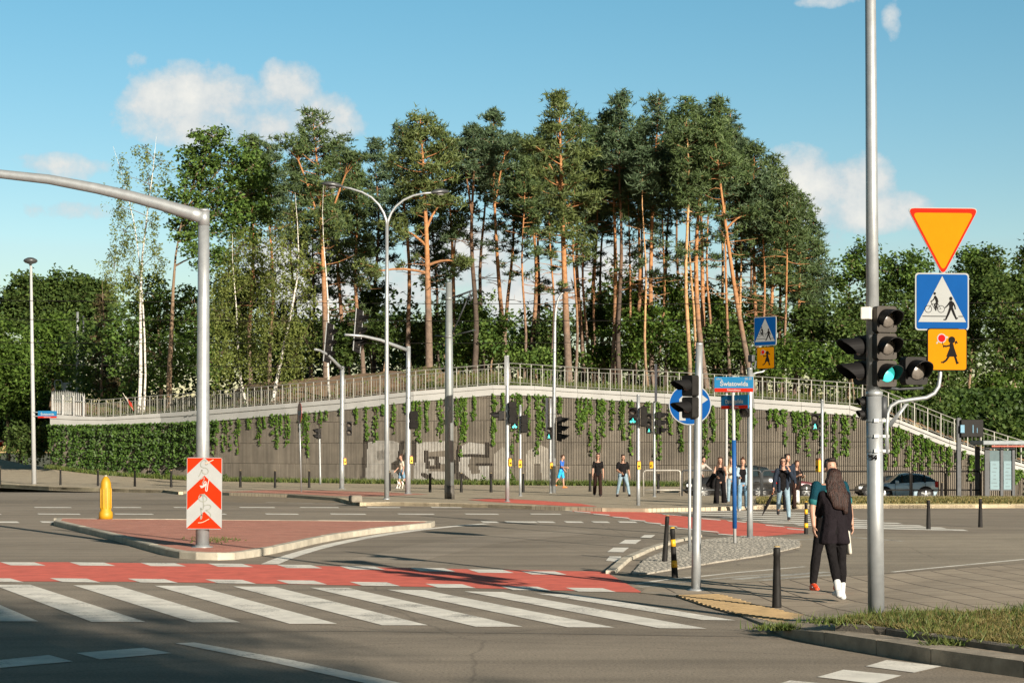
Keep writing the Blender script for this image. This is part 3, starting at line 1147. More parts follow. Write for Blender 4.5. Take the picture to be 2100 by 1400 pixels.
# coping: two stepped courses of pale concrete with joints
b = MB()
cps = []
s = 0.0
while s < arc[-1]:
    cps.append(float(np.interp(s, arc, spx)))
    s += 2.4
for i in range(len(cps) - 1):
    p0, p1 = cps[i], cps[i + 1]
    sec = []
    for px in (p0, p1):
        d, nrm = wall_dir(px)
        c = wpt(px, 0)
        zt, zb = float(wz(px, CTOP)), float(wz(px, CBOT))
        zm = zb + (zt - zb) * 0.60
        g0 = d * (0.008 if px == p0 else -0.008)
        prof = [(0.06, zb), (0.06, zm), (0.115, zm + 0.015), (0.115, zt - 0.015), (0.10, zt), (-0.55, zt), (-0.55, zb)]
        sec.append([Vector((c.x, c.y, 0)) + g0 + nrm * a + Vector((0, 0, z)) for a, z in prof])
    k = 7
    b.add(sec[0] + sec[1], [(j, (j + 1) % k, (j + 1) % k + k, j + k) for j in range(k)] + [tuple(range(k)), tuple(range(k, 2 * k))])
b.build('coping', CONC, wall)

# graffiti: paint only on the faces of the ribs
PALE = [[(746, 993), (748, 940), (752, 906), (772, 903), (805, 903), (819, 908), (824, 922), (816, 944), (806, 951), (820, 968), (836, 990), (815, 992), (800, 965), (790, 958), (788, 992)],
        [(772, 925), (790, 922), (800, 928), (793, 940), (775, 944)],
        [(846, 990), (850, 950), (852, 907), (915, 904), (930, 908), (930, 922), (880, 926), (880, 936), (918, 936), (918, 950), (880, 954), (878, 966), (930, 966), (932, 985), (900, 992)],
        [(938, 990), (934, 955), (940, 918), (962, 906), (998, 911), (999, 932), (966, 934), (960, 955), (968, 972), (984, 970), (982, 955), (1002, 953), (1006, 990), (975, 994)],
        [(1012, 990), (1014, 930), (1032, 915), (1040, 930), (1036, 990)], [(1078, 988), (1080, 925), (1108, 912), (1126, 920), (1128, 985), (1112, 990), (1108, 950), (1096, 950), (1094, 988)]]
DARKL = [[(744, 994), (750, 904), (760, 901)], [(826, 906), (818, 946), (806, 952), (838, 992)], [(848, 945), (851, 905)], [(875, 926), (876, 958), (898, 958), (896, 938), (876, 938)],
         [(868, 972), (884, 982), (898, 992)], [(940, 990), (936, 955), (942, 916)], [(1000, 909), (999, 935), (968, 933), (952, 934)], [(1004, 952), (980, 952)], [(806, 960), (836, 930)], [(945, 972), (968, 992)]]


def cross_y(poly, px):
    ys = []
    n = len(poly)
    for i in range(n):
        (x0, y0), (x1, y1) = poly[i], poly[(i + 1) % n]
        if (x0 > px) != (x1 > px):
            ys.append(y0 + (y1 - y0) * (px - x0) / (x1 - x0))
    return sorted(ys)


gr = MB()
for px, c, d, nrm, zt in ribs:
    if px < 735 or px > 1140:
        continue
    D = float(wd(px))
    zof = lambda y: EYE + (HOR - y) * D / F
    segs = []
    for k, poly in enumerate(PALE):
        ys = cross_y(poly, px)
        for j in range(0, len(ys) - 1, 2):
            segs.append((ys[j], ys[j + 1], 0 if k < 4 else 2, 0.003))
    for line in DARKL:
        for (x0, y0), (x1, y1) in zip(line[:-1], line[1:]):
            ys = [y0 + (y1 - y0) * q / 40 for q in range(41) if abs(px - (x0 + (x1 - x0) * q / 40)) < 4.6]
            if ys:
                segs.append((min(ys) - 2.8, max(ys) + 2.8, 1, 0.006))
    for ya, yb, mi, off in segs:
        za, zb2 = zof(yb), zof(ya)
        za = max(za, 0.15)
        if zb2 - za < 0.03:
            continue
        w = 0.0236
        p = c + nrm * off
        gr.add([Vector((p.x - d.x * w, p.y - d.y * w, za)), Vector((p.x + d.x * w, p.y + d.y * w, za)), Vector((p.x + d.x * w, p.y + d.y * w, zb2)), Vector((p.x - d.x * w, p.y - d.y * w, zb2))], [(0, 1, 2, 3)], mi)
gr.build('graffiti', [mat('graffiti_silver', (0.46, 0.44, 0.40), 0.7, var=0.25, scale=2.2, island=0.15), mat('graffiti_black', (0.016, 0.014, 0.013), 0.9, var=0.2, spec=.1), mat('graffiti_faint', (0.36, 0.33, 0.28), 0.8, var=0.25, scale=2)], wall)

# ------------------------------------------------------------------ railing on the coping
rail = thing('railing', 'pale metal railing with upright bars running along the top of the retaining wall', 'railing', (0, 99, 5))


def rpt(px, h):
    d, nrm = wall_dir(px)
    p = wpt(px, 0) - nrm * 0.2
    return Vector((p.x, p.y, float(wz(px, CTOP)) + h))


r0 = float(np.interp(168, spx, arc))
r1 = arc[-1] - 2
N = 98
st = [float(np.interp(r0 + (r1 - r0) * i / N, arc, spx)) for i in range(N + 1)]
hr, fr, bl = MB(), MB(), MB()
hr.tube([rpt(p, 1.12) for p in st], 0.026, 6)
fr.tube([rpt(p, 0.90) for p in st], 0.022, 5)
fr.tube([rpt(p, 0.10) for p in st], 0.022, 5)
hr.build('handrail', RAILM, rail, True)
fr.build('cross_rail', RAILM, rail, True)
for p in st:
    c = rpt(p, 0.56)
    MB().box(c, (0.042, 0.042, 1.13)).build('post', RAILM, rail)
s = r0
while s < r1:
    p = float(np.interp(s, arc, spx))
    a = rpt(p, 0.10)
    bl.tube([a, a + Vector((0, 0, 0.8))], 0.012, 4, cap=False)
    s += 0.19
bl.build('balusters', RAILM, rail)
# sheet metal fence at the far left end
pf = thing('panel_fence', 'white corrugated sheet fence at the left end of the wall, behind the street name plate', 'fence', wpt(120, 4.6))
b = MB()
for i in range(17):
    px = 100 + i * 4.2
    p0, p1 = rpt(px, 0.05), rpt(px + 2.6, 0.05)
    h = 1.42 - 0.012 * abs(i - 8)
    b.prism([p0, p1, p1 + Vector((0, -0.06, h)), p0.lerp(p1, .5) + Vector((0, -.06, h + 0.12)), p0 + Vector((0, 0, h))], (0, 0.03, 0))
b.build('sheet_slats', mat('sheet_white', (0.55, 0.55, 0.52), 0.5, var=0.1), pf)
b = MB()
b.tube([rpt(100, 0.95) + Vector((0, -.12, 0)), rpt(171, 0.95) + Vector((0, -.12, 0))], 0.03, 5)
for px in (103, 125, 148, 168):
    b.box(rpt(px, 0.65) + Vector((0, -.1, 0)), (0.09, .09, 1.3))
b.build('fence_frame', mat('fence_grey', (0.30, 0.30, 0.29), 0.6), pf)

# ------------------------------------------------------------------ wooded bank behind the wall
b = MB()
cols = list(np.linspace(104, 2300, 90))
rows = [0.45, 0.9, 2, 4, 7, 11, 18, 30, 60, 120]
V = []
for px in cols:
    d0 = float(wd(px))
    for r in rows:
        y = d0 + r
        x = (px - CX) * y / F
        z = emb_z(x, y)
        V.append((x, y, z + random.uniform(-.08, .1) * (r > 1)))
nr = len(rows)
b.add(V, [(i * nr + j, i * nr + j + 1, (i + 1) * nr + j + 1, (i + 1) * nr + j) for i in range(len(cols) - 1) for j in range(nr - 1)])
kind(b.build('wooded_bank', EARTH, smooth=True), 'structure')


def bank_pt(rng):
    px = rng.uniform(180, 1780)
    if 470 < px < 860 and rng.random() < 0.75:
        px = rng.uniform(860, 1780)
    if px > 830 and rng.random() < 0.5:
        px = rng.uniform(830, 1780)
    r = rng.random() ** 1.5 * 6 + 0.6
    d0 = float(wd(px)) + r
    x = (px - CX) * d0 / F
    return (x, d0, emb_z(x, d0))


o = tufts('bank_grass', bank_pt, 3800, 0.34, 0.05, GRASSG, 11, 0.8)
tag(o, 'rough grass growing on the bank behind the railing', 'grass')

def cover_pts(n, rng):
    P = []
    while len(P) < n:
        px = rng.uniform(1778, 2300)
        d0 = float(wd(px)) + 0.5 + rng.random() ** 1.3 * 7
        x = (px - CX) * d0 / F
        P.append((x, d0, emb_z(x, d0) + .05 + rng.random() ** 2 * .5))
    return np.array(P)


_rng = np.random.default_rng(12)
_V, _F = leaf_quads(cover_pts(17000, _rng), 0.26, _rng, up=.2, aspect=.75)
o = kind(link('bank_cover', fast_mesh('bank_cover', _V, _F, 4, leaf_mat('cover_leaves', (0.03, 0.065, 0.015), (0.085, 0.14, 0.03), 0.3, 0.6))), 'stuff')
tag(o, 'leafy ground cover on the bank above the stairs at right', 'ground cover')

# ------------------------------------------------------------------ climbers on the wall
VINEM = leaf_mat('vine_leaves', (0.05, 0.115, 0.012), (0.135, 0.225, 0.03), 0.3, 0.9)
STEMM = mat('stem', (0.09, 0.065, 0.04), 0.9)


IVYM = leaf_mat('ivy_leaves', (0.026, 0.066, 0.010), (0.085, 0.155, 0.024), 0.28, 1.6)


def vine(px, wpx, ytop, ybot, label, group, dens=95, seed=0, thick=0.16, broad=False):
    rng = np.random.default_rng(seed)
    D = float(wd(px))
    w = wpx * D / F
    zt = EYE + (HOR - ytop) * D / F
    zb = max(EYE + (HOR - ybot) * D / F, 0.15 if px < 1500 else -0.5)
    h = zt - zb
    n = int(max(0.5, w * 1.1) * h * dens)
    t = rng.random(n) ** 1.15
    # clumpy, wandering strand
    ph = rng.random(4) * 6.28
    wander = np.sin(t * 5 + ph[0]) * 0.10
    width = w * (0.55 + 0.25 * np.sin(t * 9 + ph[2]) + 0.2 * np.sin(t * 17 + ph[3])) * (1 - 0.55 * t ** 2)
    if broad:
        width = w * np.ones(n) * (1 - .12 * t)
    off = rng.uniform(-1, 1, n) * 0.5 * width + wander * .3
    if not broad:
        # a few straight runners side by side, each with its own length, leaves in loose clumps
        K = max(1, int(round(w / .16)))
        ro = (np.arange(K) + .5) / K * w - w / 2 + rng.normal(size=K) * .05
        rl = rng.uniform(.35, 1.0, K)
        rl[int(rng.integers(0, K))] = 1.0
        r = rng.integers(0, K, n)
        t = rng.random(n) ** 1.1 * rl[r]
        cl = np.sin(t * h * 4.3 + ph[0] + r * 1.7) + .7 * np.sin(t * h * 9.1 + ph[1] + r * 2.9)
        sig = .040 + .045 * np.clip(cl, -.4, 1.4) * .5
        off = ro[r] + rng.normal(size=n) * sig + .03 * np.sin(t * 7 + ph[2])
        keep = (cl > -.75) | (rng.random(n) < .30) | (t * h < .35)
        off, t = off[keep], t[keep]
        n = len(t)
    if broad:
        # ragged lower fringe
        fr = 0.90 + 0.10 * np.sin(off * 3.1 + ph[1]) * np.sin(off * 1.3 + ph[2])
        t = t * fr
        patch = np.sin(off * 6 + ph[3]) * np.sin(t * 9 + ph[1]) + .6 * np.sin(off * 13 + t * 21 + ph[2])
        keep = (patch > -.55) | (rng.random(n) < .35)
        off, t = off[keep], t[keep]
        n = len(t)
    px2 = px + off * F / D
    d = wd(px2)
    zz = zt - t * h
    bump = thick * (0.4 + 0.6 * np.abs(np.sin(t * 14 + ph[0]) * np.sin(off * 5 + ph[3])))
    dep = d - 0.03 - rng.random(n) * bump
    P = np.stack([(px2 - CX) * dep / F, dep, zz], axis=1)
    sz = 0.15
    V, Fc = leaf_quads(P, sz, rng, up=0.1, aspect=0.8, face=(.35, -.9, .35))
    root = thing('climbing_vine', label, 'climbing plant', wpt(px, zt, 0.1), group)
    me = fast_mesh('foliage', V - np.array(root.location), Fc, 4, IVYM if broad else VINEM)
    link('foliage', me, root)
    s = MB()
    k = max(3, int(h / 0.5))
    s.tube([wpt(px + (math.sin(j / k * 5 + ph[0]) * 0.03) * F / D * (1 if not broad else .3), zt - h * 0.93 * j / k, 0.035) for j in range(k + 1)], 0.018, 4)
    s.build('stem', STEMM, root)


ST = [(442, 14, 936), (466, 14, 925), (489, 13, 932), (512, 8, 880), (535, 15, 917), (567, 24, 922), (588, 15, 916), (622, 15, 893), (629, 12, 938), (655, 18, 876), (672, 10, 860), (702, 8, 852), (732, 8, 868), (753, 10, 902), (770, 8, 906),
      (788, 7, 850), (809, 11, 888), (832, 7, 850), (850, 10, 862), (858, 16, 908), (874, 9, 884), (904, 14, 905), (916, 8, 868), (940, 16, 936), (953, 12, 907), (972, 6, 862), (1013, 10, 914), (1030, 7, 850), (1056, 18, 968), (1066, 13, 850), (1086, 12, 892), (1103, 10, 934), (1117, 11, 898),
      (1150, 12, 850), (1190, 12, 902), (1206, 11, 935), (1233, 24, 936), (1256, 8, 880), (1277, 10, 908), (1296, 15, 932), (1330, 9, 875), (1351, 16, 942), (1376, 10, 890), (1400, 9, 925), (1446, 13, 945), (1466, 9, 905), (1500, 12, 950), (1516, 8, 900), (1547, 8, 880), (1579, 10, 876), (1594, 15, 886), (1608, 10, 915),
      (1634, 15, 928), (1654, 22, 936), (1672, 8, 900), (1692, 12, 930), (1712, 12, 946), (1735, 16, 938), (1752, 8, 880), (1821, 16, 962), (1841, 16, 962), (1859, 11, 956), (1884, 26, 968), (1906, 20, 972), (1926, 18, 962), (1948, 18, 976), (1972, 20, 962), (2000, 26, 988), (2050, 30, 1004), (2090, 40, 1016)]
names = ordinals([q[0] for q in ST])
for i, (px, w, yb) in enumerate(ST):
    h = yb - float(np.interp(px, WPX, CBOT))
    adj = 'short thin' if h < 40 and w < 11 else 'short bushy' if h < 55 else 'long narrow' if w < 14 else 'long broad'
    vine(px, w * (.70 + .5 * ((i * 37) % 10) / 9), float(np.interp(px, WPX, CBOT)) - 2.5, yb, f'{adj} creeper strand on the wall, {names[i]}', 'creeper strands hanging on the ribbed wall', seed=100 + i, thick=.07, dens=(80 + 90 * ((i * 53) % 7) / 6) if px < 1800 else 140)
BRD = [(116, 34, 955, 'dark shaded'), (165, 50, 972, 'deep green'), (212, 52, 977, 'deep green'), (258, 52, 980, 'lush green'), (303, 48, 978, 'lush green'), (343, 30, 962, 'ragged green'), (372, 30, 964, 'ragged green'), (404, 36, 935, 'ragged green'), (432, 24, 915, 'thin fringed')]
for i, (px, w, yb, adj) in enumerate(BRD):
    vine(px, w * 1.15, float(np.interp(px, WPX, CBOT)) - 1, yb, f'{adj} ivy curtain on the wall, {ORD[i]} from its left end', 'ivy curtains covering the left end of the wall', dens=185, seed=300 + i, thick=0.95, broad=True)
# small self-seeded shrubs at the wall foot
SH = [(322, 984, 16, 18), (344, 986, 14, 22), (463, 988, 10, 16), (535, 990, 8, 12), (1050, 996, 12, 20), (990, 996, 10, 14), (705, 992, 8, 10)]
nm = ordinals([q[0] for q in SH])
for i, (px, y, w, h) in enumerate(SH):
    rng = np.random.default_rng(500 + i)
    D = float(wd(px)) - 0.5
    r, hh = w * D / F / 2, h * D / F
    n = int(260 * hh * r * 3)
    P = rng.normal(size=(n, 3)) * np.array([r * .5, r * .4, hh * .26]) + np.array([(px - CX) * D / F, D, PZ + hh * .5])
    P[:, 2] = np.maximum(P[:, 2], PZ + .03)
    V, Fc = leaf_quads(P, 0.14, rng, up=0.3)
    root = thing('wild_shrub', f'small wild shrub at the wall foot, {nm[i]}', 'shrub', Vector(((px - CX) * D / F, D, PZ)), 'wild shrubs at the wall foot')
    link('foliage', fast_mesh('foliage', V - np.array(root.location), Fc, 4, VINEM), root)
    s = MB()
    s.tube([root.location, root.location + Vector((.03, 0, hh * .7))], [.02, .008], 4)
    s.build('stem', STEMM, root)
# ------------------------------------------------------------------ trees
def bark_mat(name, low, high, z0, z1):
    """bark that turns from grey low down to orange higher up, as on old pines (height above the tree's own base)"""
    m, nt2, b = _nodes(name)
    tcd = nt2.nodes.new('ShaderNodeTexCoord')
    sp = nt2.nodes.new('ShaderNodeSeparateXYZ')
    nt2.links.new(tcd.outputs['Object'], sp.inputs[0])
    n = _noise(nt2, 1.2, 4, tcd.outputs['Object'])
    mm = nt2.nodes.new('ShaderNodeMath')
    mm.operation = 'MULTIPLY_ADD'
    nt2.links.new(n.outputs['Fac'], mm.inputs[0])
    mm.inputs[1].default_value = 4.0
    nt2.links.new(sp.outputs['Z'], mm.inputs[2])
    mr = nt2.nodes.new('ShaderNodeMapRange')
    mr.inputs[1].default_value = z0 + 2
    mr.inputs[2].default_value = z1 + 2
    nt2.links.new(mm.outputs[0], mr.inputs[0])
    n2 = _noise(nt2, 5, 5, tcd.outputs['Object'], 0.7)
    r = _ramp(nt2, n2.outputs['Fac'], [(0.35, 0.55), (0.62, 1.0)])
    o = _mix(nt2, mr.outputs[0], low, high)
    o = _mix(nt2, 1.0, o, r.outputs['Color'], 'MULTIPLY')
    nt2.links.new(o, b.inputs['Base Color'])
    b.inputs['Roughness'].default_value = 0.9
    b.inputs['Specular IOR Level'].default_value = 0.2
    bp = nt2.nodes.new('ShaderNodeBump')
    bp.inputs['Strength'].default_value = 0.6
    bp.inputs['Distance'].default_value = 0.03
    nt2.links.new(n2.outputs['Fac'], bp.inputs['Height'])
    nt2.links.new(bp.outputs['Normal'], b.inputs['Normal'])
    MATS[name] = m
    return m


PINEB = bark_mat('pine_bark', (0.17, 0.125, 0.095), (0.40, 0.19, 0.08), 3.0, 7.0)
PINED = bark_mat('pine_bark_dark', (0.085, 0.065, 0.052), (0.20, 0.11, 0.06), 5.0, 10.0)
PINEL = bark_mat('pine_bark_light', (0.25, 0.175, 0.115), (0.50, 0.29, 0.14), 1.5, 5.0)
OAKB = mat('oak_bark', (0.17, 0.115, 0.07), 0.9, var=0.3, scale=4, bump=0.5, bscale=12)
TWIG = mat('birch_twig', (0.12, 0.085, 0.06), 0.9, var=.3)
BIRB, _nt, _b = _nodes('birch_bark')
_p = _pos(_nt)
_mp = _nt.nodes.new('ShaderNodeMapping')
_mp.inputs['Scale'].default_value = (3, 3, 7)
_nt.links.new(_p, _mp.inputs['Vector'])
_n = _noise(_nt, 1.4, 4, _mp.outputs['Vector'], 0.6)
_r = _ramp(_nt, _n.outputs['Fac'], [(0.36, (0.06, 0.05, 0.045)), (0.46, (0.52, 0.49, 0.44)), (0.8, (0.62, 0.60, 0.55))])
_nt.links.new(_r.outputs['Color'], _b.inputs['Base Color'])
_b.inputs['Roughness'].default_value = 0.8
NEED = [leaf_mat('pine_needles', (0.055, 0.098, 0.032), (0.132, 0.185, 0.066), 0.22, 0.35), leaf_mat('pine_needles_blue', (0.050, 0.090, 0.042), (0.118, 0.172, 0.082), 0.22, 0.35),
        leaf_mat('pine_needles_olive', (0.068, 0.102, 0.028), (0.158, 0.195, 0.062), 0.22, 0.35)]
OAKL = leaf_mat('oak_leaves', (0.068, 0.142, 0.032), (0.165, 0.250, 0.052), 0.30, 0.45)
BIRL = leaf_mat('birch_leaves', (0.115, 0.158, 0.036), (0.240, 0.275, 0.072), 0.40, 0.5)
LIML = leaf_mat('fresh_leaves', (0.055, 0.115, 0.020), (0.145, 0.225, 0.040), 0.35, 0.4)
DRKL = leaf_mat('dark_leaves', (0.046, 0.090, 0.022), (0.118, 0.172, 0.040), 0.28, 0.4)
BRNL = leaf_mat('browning_needles', (0.07, 0.06, 0.03), (0.14, 0.11, 0.05), 0.2, 0.5)


def base_at(px, d):
    x = (px - CX) * d / F
    dw = float(wd(min(max(px, 60), 2300)))
    d = max(d, dw + 1.6)
    x = (px - CX) * d / F
    z = emb_z(x, d)
    if px < 40:
        z = 0.0
    return Vector((x, d, z))


def path_pt(P, t):
    n = len(P) - 1
    k = min(n - 1, int(t * n))
    return P[k].lerp(P[k + 1], t * n - k)


def limb(mb, a, c, r0, r1, sag, seg=5, k=4):
    pts = []
    for i in range(k + 1):
        t = i / k
        p = a.lerp(c, t)
        p.z += sag * math.sin(t * math.pi)
        pts.append(p)
    mb.tube(pts, [r0 + (r1 - r0) * i / k for i in range(k + 1)], seg, cap=False)
    return pts


def pine(px_b, px_t, yt, yc, hw, d, label, seed, bark=PINEB, nm=0, r0=0.19, mid=None, dense=1.0, group='tall pines behind the railing', dead=13, forks=()):
    rng = np.random.default_rng(seed)
    rd = random.Random(seed)
    base = base_at(px_b, d)
    top = at(px_t, yt, d)
    H = top.z - base.z
    k = 9
    pts = []
    bow = rd.uniform(-.25, .25)
    for i in range(k + 1):
        t = i / k
        p = base.lerp(top, t)
        if mid is not None:
            m = at(mid[0], mid[1], d)
            tm = (m.z - base.z) / H
            q = (1 - t) ** 2
            # quadratic through base, mid, top
            cx = (m.x - (1 - tm) ** 2 * base.x - tm ** 2 * top.x) / (2 * tm * (1 - tm))
            p.x = q * base.x + 2 * t * (1 - t) * cx + t * t * top.x
        else:
            p.x += bow * math.sin(t * 3.1) + 0.12 * math.sin(t * 9 + seed)
        p.y += 0.15 * math.sin(t * 7 + seed)
        pts.append(p)
    root = thing('pine_tree', label, 'tree', base, group)
    tr = MB()
    tr.tube([pts[0] - Vector((0, 0, .4))] + pts, [r0 * 1.2] + [max(0.03, r0 * (1 - 0.86 * (i / k) ** 1.1)) for i in range(k + 1)], 9)
    zc = EYE + (HOR - yc) * d / F
    tc0 = max(0.3, min(0.85, (zc - base.z) / H))
    hwm = hw * d / F * (.92 if px_b > 1180 else 1)
    NB = int((18 + (1 - tc0) * H * 3.8) * dense)
    cl = []
    for j in range(NB):
        u = (j + rd.random()) / NB
        t = tc0 + (1 - tc0) * u * 0.97
        a = path_pt(pts, t)
        az_ = j * 2.39996 + rd.uniform(-.5, .5)
        prof = (0.55 + 0.65 * math.sin(min(1, u * 1.25 + 0.12) * math.pi * 0.72)) * (1 - 0.74 * u ** 1.7)
        L = hwm * prof * rd.uniform(.35, 1.22)
        up = 0.05 + 0.75 * u + rd.uniform(-.12, .2)
        c = a + Vector((math.cos(az_) * L, math.sin(az_) * L, L * up * 0.8))
        rb = max(0.018, r0 * 0.30 * (1 - u * 0.7))
        lp = limb(tr, a, c, rb, 0.014, -L * 0.10 * (1 - u))
        cl.append((c, rd.uniform(.30, .66) * (1 - .2 * u)))
        if L > 0.8:
            cl.append((lp[3] + Vector((rd.uniform(-.3, .3), rd.uniform(-.3, .3), rd.uniform(.0, .3))), rd.uniform(.30, .56)))
        if L > 1.5 and rd.random() < .8:
            cl.append((lp[2] + Vector((rd.uniform(-.5, .5), rd.uniform(-.5, .5), rd.uniform(.0, .35))), rd.uniform(.26, .5)))
    cl.append((top, 0.34))
    cl.append((top - Vector((.1, 0, .45)), 0.42))
    for (fx, fy, ex, ey, cw) in forks:          # big side limbs read off the photograph
        a = min(pts, key=lambda p: abs(p.z - at(fx, fy, d).z))
        a = path_pt(pts, max(0.02, min(.98, (at(fx, fy, d).z - base.z) / H)))
        c = at(ex, ey, d + rd.uniform(-.6, .2))
        lp = limb(tr, a, c, r0 * .42, 0.04, 0.25, 6, 5)
        for q in range(9):
            s = c + Vector((rd.gauss(0, cw * d / F * .5), rd.gauss(0, .5), rd.gauss(0.1, cw * d / F * .28)))
            limb(tr, lp[4], s, 0.03, 0.012, 0.05)
            cl.append((s, rd.uniform(.3, .5)))
    for j in range(dead):                       # bare dead twigs under the crown
        t = tc0 * rd.uniform(.45, 1.0)
        a = path_pt(pts, t)
        az_ = rd.random() * 6.28
        L = rd.uniform(.5, 1.9)
        c = a + Vector((math.cos(az_) * L, math.sin(az_) * L, L * rd.uniform(-.25, .35)))
        lp = limb(tr, a, c, 0.028, 0.008, rd.uniform(-.15, .15), 4)
        e = lp[2] + Vector((rd.uniform(-.5, .5), rd.uniform(-.5, .5), rd.uniform(-.2, .4)))
        limb(tr, lp[2], e, 0.012, 0.006, 0, 3, 2)
        if rd.random() < .55 and t > tc0 * .6:
            cl.append((e, rd.uniform(.2, .38)))
            if rd.random() < .5:
                cl.append((c, rd.uniform(.2, .34)))
    tr.build('trunk', bark, root, True)
    B = []
    for c, r in cl:
        n = int(32 * (r / .55) ** 2) + 4
        q = rng.normal(size=(n, 3)) * np.array([r * .55, r * .55, r * .33])
        B.append(q + np.array(c))
    P = np.concatenate(B)
    V, Fc = needle_tris(P, 0.31, 0.075, rng, per=5)
    me = fast_mesh('crown', V - np.array(base), Fc, 3, NEED[nm])
    link('crown', me, root)
    return root


def leafy(lobes, d, tb, label, seed, m=OAKL, bark=OAKB, size=0.22, dens=1.0, name='broadleaf_tree', group=None, r0=0.2, cat='tree', droop=0.0, trunk_top=None, depth=0.85, trunk_mid=None, clump=0.5, forks=True):
    """lobes: (px, py, half width, half height) read off the photograph; each is a rounded mass of leaf clumps"""
    rng = np.random.default_rng(seed)
    rd = random.Random(seed)
    base = base_at(tb, d)
    root = thing(name, label, cat, base, group)
    tr = MB()
    lb = []
    for (px, py, a, h) in lobes:
        c = at(px, py, d + rd.uniform(-1, 1) * a * d / F * 0.5)
        if droop:
            c.y += .8 * a * d / F
        lb.append((c, a * d / F, h * d / F))
    ctr = sum((q[0] for q in lb), Vector()) / len(lb)
    tt = at(*trunk_top, d) if trunk_top else Vector((ctr.x, ctr.y, max(q[0].z for q in lb)))
    pts = []
    for i in range(8):
        t = i / 7
        p = base.lerp(tt, t)
        if trunk_mid:
            mm = at(trunk_mid[0], trunk_mid[1], d)
            p.x += (mm.x - base.lerp(tt, .5).x) * math.sin(t * math.pi)
        p.x += 0.1 * math.sin(t * 8 + seed)
        pts.append(p)
    tr.tube([pts[0] - Vector((0, 0, .4))] + pts, [r0 * 1.25] + [max(.007, r0 * (1 - .95 * i / 7)) for i in range(8)], 8)
    P = []
    for c, a, h in lb:
        t = max(0.25, min(0.92, ((c.z - h * .6) - base.z) / max(0.5, tt.z - base.z)))
        s = path_pt(pts, t)
        tr.cur = 1 if droop else 0
        limb(tr, s, c, r0 * (.34 if not droop else .2), 0.012, 0.1 * a)
        K = max(5, int(4 * math.pi * ((a * a * depth + 2 * a * h) / 3) / 0.62 * dens))
        for j in range(K):
            v = rand_dirs(rng, 1)[0]
            rr_ = rng.uniform(.62, 1.12) if rng.random() < .8 else rng.uniform(.2, .7)
            e = Vector((c.x + v[0] * a * rr_, c.y + v[1] * a * depth * rr_, c.z + v[2] * h * rr_))
            if forks and j % 3 == 0:
                limb(tr, c, e, 0.03 if not droop else .014, 0.006, 0.0, 3, 2)
            cr_ = rng.uniform(.55, 1.15) * clump
            n = int(46 * (cr_ / .5) ** 2 * (0.22 / size) ** 1.2)
            q = rng.normal(size=(n, 3)) * np.array([cr_ * .52, cr_ * .52, cr_ * .36])
            if droop:
                q[:, 2] = -np.abs(rng.normal(size=n)) * droop * rng.uniform(.5, 1.3)
                q[:, :2] *= 0.55
                q[:, 0] += rng.choice([-.22, 0, .22], n) * cr_
            P.append(q + np.array(e))
    tr.build('trunk', [bark, TWIG], root, True)
    P = np.concatenate(P)
    V, Fc = leaf_quads(P, size, rng, up=0.35 if not droop else 0.05, aspect=0.62 if not droop else .45)
    me = fast_mesh('crown', V - np.array(base), Fc, 4, m)
    link('crown', me, root)
    return root


